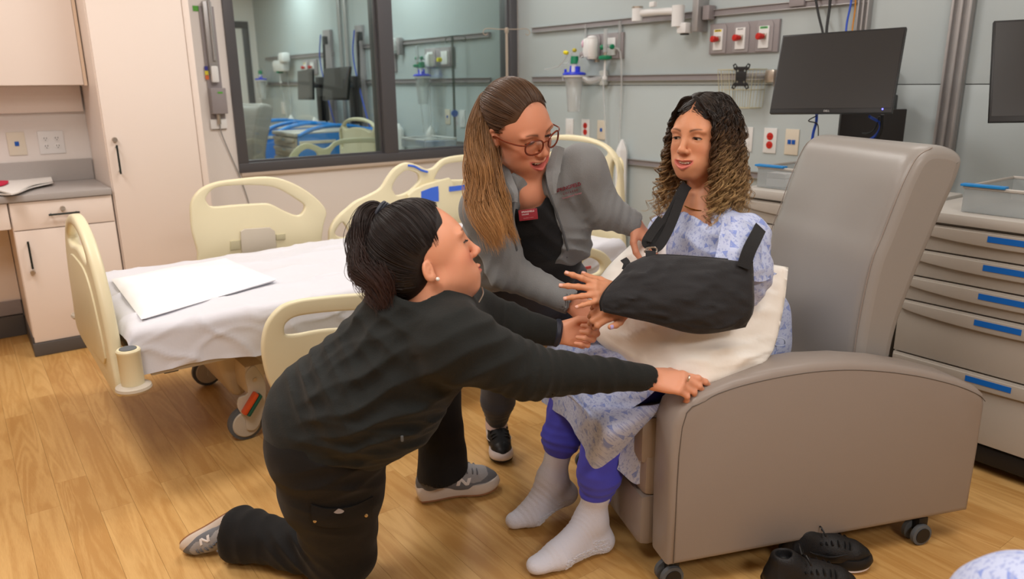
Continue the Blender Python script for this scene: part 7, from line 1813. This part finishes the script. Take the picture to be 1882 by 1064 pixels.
    for (p, r0), (q, r1) in zip(op[:-1], op[1:]):
        for dz in (.0, .05, .10, .14): g.cone(at(p[0], p[1], 2.02) + back_ * dz, at(q[0], q[1], 2.03) + back_ * dz, r0 * .95, r1 * .95, .004, sub=True)
    g.cone(shL, elL, .068, .056, .04).cone(elL, wrL - unit(wrL - elL) * .012, .053, .040, .02)
    g.cone(shR, elR, .070, .058, .04).cone(elR, wrR - unit(wrR - elR) * .010, .054, .040, .02)
    nd = unit(F.p(0, -.025, -.080) - nb); g.cone(nb, nb + nd * .045, .080, .080, .02); g.cone(nb + nd * .02, nb + nd * .09, .060, .075, .006, sub=True)
    for w_, e in ((wrR, elR), (wrL, elL)):
        d = unit(w_ - e); g.cone(w_ - d * .024, w_ + d * .06, .030, .036, .003, sub=True)
    g.wr(elL, unit(wrL - elL), .024, .005, .06, 1).wr((elL + wrL) / 2, unit(wrL - elL) + V(.2, 0, .2), .03, .003, .06, 2).wr(elR, unit(wrR - elR) + V(.2, .1, 0), .034, .005, .07, 3).wr((elR + wrR) / 2, unit(wrR - elR) + V(0, .3, .1), .042, .003, .06, 4).wr(at(1050, 340, 2.15), cam2w((.9, .3, 0)), .05, .005, .08, 5).wr(at(1060, 460, 2.25), cam2w((.1, 1, 0)), .035, .010, .07, 6).wr(at(900, 460, 2.25), cam2w((.8, -.5, 0)), .05, .006, .10, 7)
    g.gen(.0035, 12, 15)
    fl = mk('fleece_jacket', g, .0042, M['greyfleece'], o, 2)
    for pts in ([(930, 282, 2.13), (934, 305, 2.09), (943, 330, 2.055), (951, 352, 2.04), (950, 372, 2.04)], [(1018, 268, 2.12), (1010, 292, 2.09), (1004, 315, 2.06), (1007, 338, 2.05), (1014, 358, 2.05)]):
        Pc = np.array(catmull([at(*q) for q in pts], 8)); T = np.gradient(Pc, axis=0); T /= np.linalg.norm(T, axis=1, keepdims=True); X = np.cross(T, cam2w((0, .2, 1))); X /= np.linalg.norm(X, axis=1, keepdims=True); sg_ = -1 if pts[0][0] < 980 else 1; sg_ *= -1
        wv = np.interp(np.linspace(0, 1, len(Pc)), [0, .5, 1], [.030, .038, .012])[:, None]; Z_ = cam2w((0, 0, 1))
        MB().grid(np.stack([Pc, Pc + X * sg_ * wv * .5 + Z_ * .008, Pc + X * sg_ * wv + Z_ * .001], 1), .005).build('collar', M['greyfleece'], fl)
    # hit helper on jacket
    def onsf(px, py, S_=g, D=1.7):
        for _ in range(80):
            P = at(px, py, D); d_ = S_.ev(P[None])[0]
            if d_ < .0012: break
            D += max(d_ * .9, .001)
        return P
    # front edges (zip tape)
    for pts in ([(952, 347), (944, 372), (942, 400), (944, 430), (950, 460)], [(1000, 322), (1011, 358), (1024, 395), (1036, 430), (1044, 460)]):
        MB().tube(catmull([onsf(*q) for q in pts], 4), .0035, 6).build('zip_tape', M['tyre'], fl)
    # badge and embroidery
    maroon = mat('maroon', srgb(140, 40, 52), .5); white = mat('white_print', srgb(235, 225, 225), .5)
    bc = onsf(970, 392, s_) ; ex_, ey_ = cam2w((1, .12, .0)), cam2w((-.12, 1, .3))
    R = np.array([unit(ex_), unit(ey_ - unit(ex_) * unit(ex_).dot(ey_)), np.cross(unit(ex_), unit(ey_ - unit(ex_) * unit(ex_).dot(ey_)))]).T
    bc = bc + R[:, 2] * .020
    bd = MB().box(bc, (.052, .030, .004), .001, R).build('name_badge', maroon, o)
    txt('SPRINGFIELD', .0062, bc + R[:, 1] * .009 + R[:, 2] * .0022, R[:, 0], R[:, 1], white, bd); txt('COLLEGE', .0046, bc + R[:, 1] * .002 + R[:, 2] * .0022 - R[:, 0] * .008, R[:, 0], R[:, 1], white, bd)
    txt('- - - - -  - - - -', .005, bc - R[:, 1] * .008 + R[:, 2] * .0022, R[:, 0], R[:, 1], white, bd)
    c = onsf(1044, 350); ex_ = unit(onsf(1064, 343) - onsf(1024, 355)); ey_ = cam2w((-.2, 1, .2)); ez_ = unit(np.cross(ex_, ey_)); ey_ = np.cross(ez_, ex_); c = c + ez_ * .009
    mr = mat('maroon_thread', srgb(112, 30, 42), .8)
    txt('SPRINGFIELD', .0135, c + ey_ * .009, ex_, ey_, mr, fl, 'embroidery', .0008, bold=True); txt('C O L L E G E', .0080, c - ey_ * .005 + ex_ * .002, ex_, ey_, mr, fl, 'embroidery', .0008)
    txt('Occupational Therapy', .0068, c - ey_ * .016 + ex_ * .004, ex_, ey_, mat('rose_thread', srgb(170, 110, 118), .8), fl, 'embroidery', .0008)
    sneaker(o, on(908, 795, 2, .012), on(926, 852, 2, .012), V(0, 0, 1), SH_B, 'S'); sneaker(o, (1.98, 2.24, .012), (1.98, 1.98, .012), V(0, 0, 1), SH_B, 'S')
    MB().cyl(anR + V(0, 0, -.02), anR + V(0, 0, .05), .042, 16).build('sock', mat('pink_white_sock', srgb(220, 200, 200), .8), o)
    return o
if "s" in globals().get("WHO", "pks"): stand_o = stander()
# ================================================================= pillow, sling, shoes under the recliner, foreground knee
def puff(name, rows, th, m, parent=None, nu=9, nv=9, pw=.45, fold=(.003, 20, 9), seed=1, uvs=False, edge=.012):
    G = patch(rows, nu, nv); a, b_ = G.shape[:2]; du = np.gradient(G, axis=0); dv = np.gradient(G, axis=1); n = np.cross(du, dv); n /= np.linalg.norm(n, axis=2, keepdims=True) + 1e-9
    cen = G.mean((0, 1))
    if n[a // 2, b_ // 2] @ (CAM - cen) < 0: n = -n
    u = np.linspace(0, 1, a)[:, None]; v = np.linspace(0, 1, b_)[None, :]; e = 4 * np.minimum(u, 1 - u) * 2 * np.minimum(v, 1 - v) * 0 + np.minimum(np.minimum(u, 1 - u), np.minimum(v, 1 - v)) * 2
    h = th * e ** pw
    f = fold[0] * (ridge(np.sin(fold[1] * v + fold[2] * u + 2.2 * fbm(u * 3 + 0 * v, v * 3 + 0 * u, seed))) ** 2 + .6 * fbm(u * 6 + 0 * v, v * 6 + 0 * u, seed + 2))
    f = f * np.clip(e * 4, .15, 1)
    A = G + n * (h + f)[..., None]; B_ = G - n * (h * .7)[..., None]
    mb = MB(); mb.grid(A); mb.grid(B_[::-1])
    bd = [(0, j) for j in range(b_)] + [(i, b_ - 1) for i in range(1, a)] + [(a - 1, j) for j in range(b_ - 2, -1, -1)] + [(i, 0) for i in range(a - 2, 0, -1)]
    i0 = mb.pts([A[i, j] for i, j in bd]); i1 = mb.pts([B_[i, j] for i, j in bd]); n_ = len(bd); mb.faces([(i0 + k, i0 + (k + 1) % n_, i1 + (k + 1) % n_, i1 + k) for k in range(n_)])
    o = mb.build(name, m, parent, sharp=80)
    me = o.data; bm = _bm.new(); bm.from_mesh(me); _bm.ops.remove_doubles(bm, verts=bm.verts[:], dist=.0004); _bm.ops.recalc_face_normals(bm, faces=bm.faces[:]); bm.to_mesh(me); bm.free()
    return o, A
M['pillow'] = mat('cream_pillowcase', srgb(252, 248, 240), .8, bump=(16, .3), sheen=.2)
Q_ = onw
rows = [[Q_(1176, 434, .50), Q_(1250, 452, .42), Q_(1330, 470, .30), Q_(1449, 491, .17)],
        [Q_(1112, 496, .47), Q_(1210, 530, .35), Q_(1320, 545, .22), Q_(1441, 560, .14)],
        [Q_(1080, 552, .42), Q_(1180, 610, .26), Q_(1290, 630, .12), Q_(1424, 636, .105)],
        [Q_(1072, 603, .40), Q_(1168, 684, .20), Q_(1284, 712, .045), Q_(1405, 668, .085)]]
pl, PA = puff('pillow', rows, .062, M['pillow'], None, 16, 16, .42, (.009, 13, 16), 3)
tag(pl, 'cream pillow supporting the slung arm across the patient lap', 'pillow')
# sling -------------------------------------------------------------
M['sling'] = mat('black_sling_cloth', srgb(33, 33, 36), .8, bump=(300, .15), sheen=.1); M['strapm'] = mat('black_webbing', srgb(24, 24, 26), .75, bump=(500, .3))
rows = [[at(1154, 492, 1.93), at(1196, 470, 1.93), at(1290, 473, 1.91), at(1384, 482, 1.895)],
        [at(1118, 528, 1.90), at(1190, 520, 1.895), at(1290, 520, 1.885), at(1386, 525, 1.885)],
        [at(1104, 552, 1.89), at(1190, 560, 1.885), at(1290, 568, 1.88), at(1385, 570, 1.895)],
        [at(1105, 571, 1.90), at(1185, 590, 1.90), at(1284, 614, 1.90), at(1372, 598, 1.92)]]
sl, SA = puff('arm_sling', rows, .034, M['sling'], patient_o, 14, 14, .40, (.0065, 9, 8), 8)
def strap(name, pts, w_, m, parent, th=.0025, nrm=(0, .1, 1)):
    P = np.array(catmull([np.array(p) for p in pts], 8)); T = np.gradient(P, axis=0); T /= np.linalg.norm(T, axis=1, keepdims=True); n = cam2w(nrm); X = np.cross(T, n); X /= np.linalg.norm(X, axis=1, keepdims=True)
    G = np.stack([P - X * w_ / 2, P, P + X * w_ / 2], 1); return MB().grid(G, th).build(name, m, parent)
strap('neck_strap', [at(1263, 340, 2.10), at(1252, 356, 2.07), at(1238, 385, 2.04), at(1220, 415, 2.0), at(1203, 440, 1.96), at(1194, 455, 1.935)], .030, M['strapm'], sl)
strap('neck_strap', [at(1258, 350, 2.09), at(1248, 372, 2.05), at(1240, 395, 2.02), at(1227, 425, 1.985), at(1212, 450, 1.95), at(1198, 458, 1.93)], .026, M['strapm'], sl)
strap('neck_strap', [at(1194, 452, 1.93), at(1188, 446, 1.925), at(1192, 436, 1.93), at(1203, 420, 1.96), at(1216, 402, 1.99)], .024, M['strapm'], sl)
MB().tube(catmull([at(1185, 463, 1.925), at(1189, 456, 1.925), at(1204, 455, 1.925), at(1207, 462, 1.925), at(1198, 466, 1.925)], 3, True), .0022, 6, closed=True).build('strap_ring', M['steel'], sl)
strap('ring_tab', [at(1196, 461, 1.922), at(1196, 476, 1.915)], .026, M['sling'], sl)
strap('back_strap', [at(1398, 418, 1.98), at(1388, 438, 1.90), at(1377, 460, 1.872), at(1366, 492, 1.865)], .034, M['strapm'], sl)
strap('side_tab', [at(1146, 476, 1.94), at(1152, 484, 1.925), at(1149, 496, 1.915)], .018, M['strapm'], sl)
e = MB(); e.tube([SA[i, 0] for i in range(SA.shape[0])], .003, 6); e.tube([SA[0, j] for j in range(SA.shape[1])], .0026, 6); e.build('edge_binding', M['strapm'], sl)
# loose black trainers under the recliner ----------------------------
for i, (h_, t_, lb) in enumerate((((1.585, 1.015, .012), (1.79, .86, .012), 'empty black trainer lying on the floor nearest the recliner front'), ((1.745, 1.07, .012), (1.935, .90, .012), 'empty black trainer tucked behind the other under the recliner edge'))):
    mtn = mat('black_trainer', srgb(24, 24, 26), .55, bump=(300, .2)) if i == 0 else bpy.data.materials['black_trainer']
    h_, t_ = np.array(h_), np.array(t_)
    up_ = sneaker(None, h_, t_, V(0, 0, 1), (mtn, M['shoe_blk2'], M['shoe_blk2'], M['mid_white'], M['shoe_blk2'], M['shoe_blk']), 'S')
    up_.name = 'trainer_shoe' if i == 0 else 'trainer_shoe.001'; PM[up_.name] = Matrix.Identity(4); tag(up_, lb, 'shoe', 'black trainers on the floor')
# foreground knee in gown ---------------------------------------------
g = Sdf(); k0 = at(1898, 1176, 1.12)
g.cone(k0, k0 + RW[:, 0] * .45 + V(0, 0, -.02), .115, .13, .03).cone(k0, k0 + V(.03, -.02, -.40), .112, .08, .05); g.wr(k0, unit(V(1, .2, .3)), .05, .004, .12, 3)
kb = Sdf(); kb.cone(k0, k0 + RW[:, 0] * .45 + V(0, 0, -.02), .06, .08, .03).cone(k0, k0 + V(.03, -.02, -.42), .055, .04, .05).cone(k0 + V(.03, -.02, -.42), k0 + V(.03, -.02, .035 - k0[2]), .042, .04, .02).cone(k0 + V(.03, -.02, .035 - k0[2]), k0 + V(-.14, .05, .035 - k0[2]), .04, .032, .02)
kb = mk('person', kb, .005, mat('plain_skin', srgb(205, 150, 120), .5), None, 1); person('seated person with one knee in a blue-print gown at the lower right corner', kb)
mk('hospital_gown', g, .005, M['gown'], kb, 2, uvf=lambda P: np.stack([(P - k0) @ RW[:, 0], (P - k0) @ RW[:, 2] + P[:, 2]], 1))
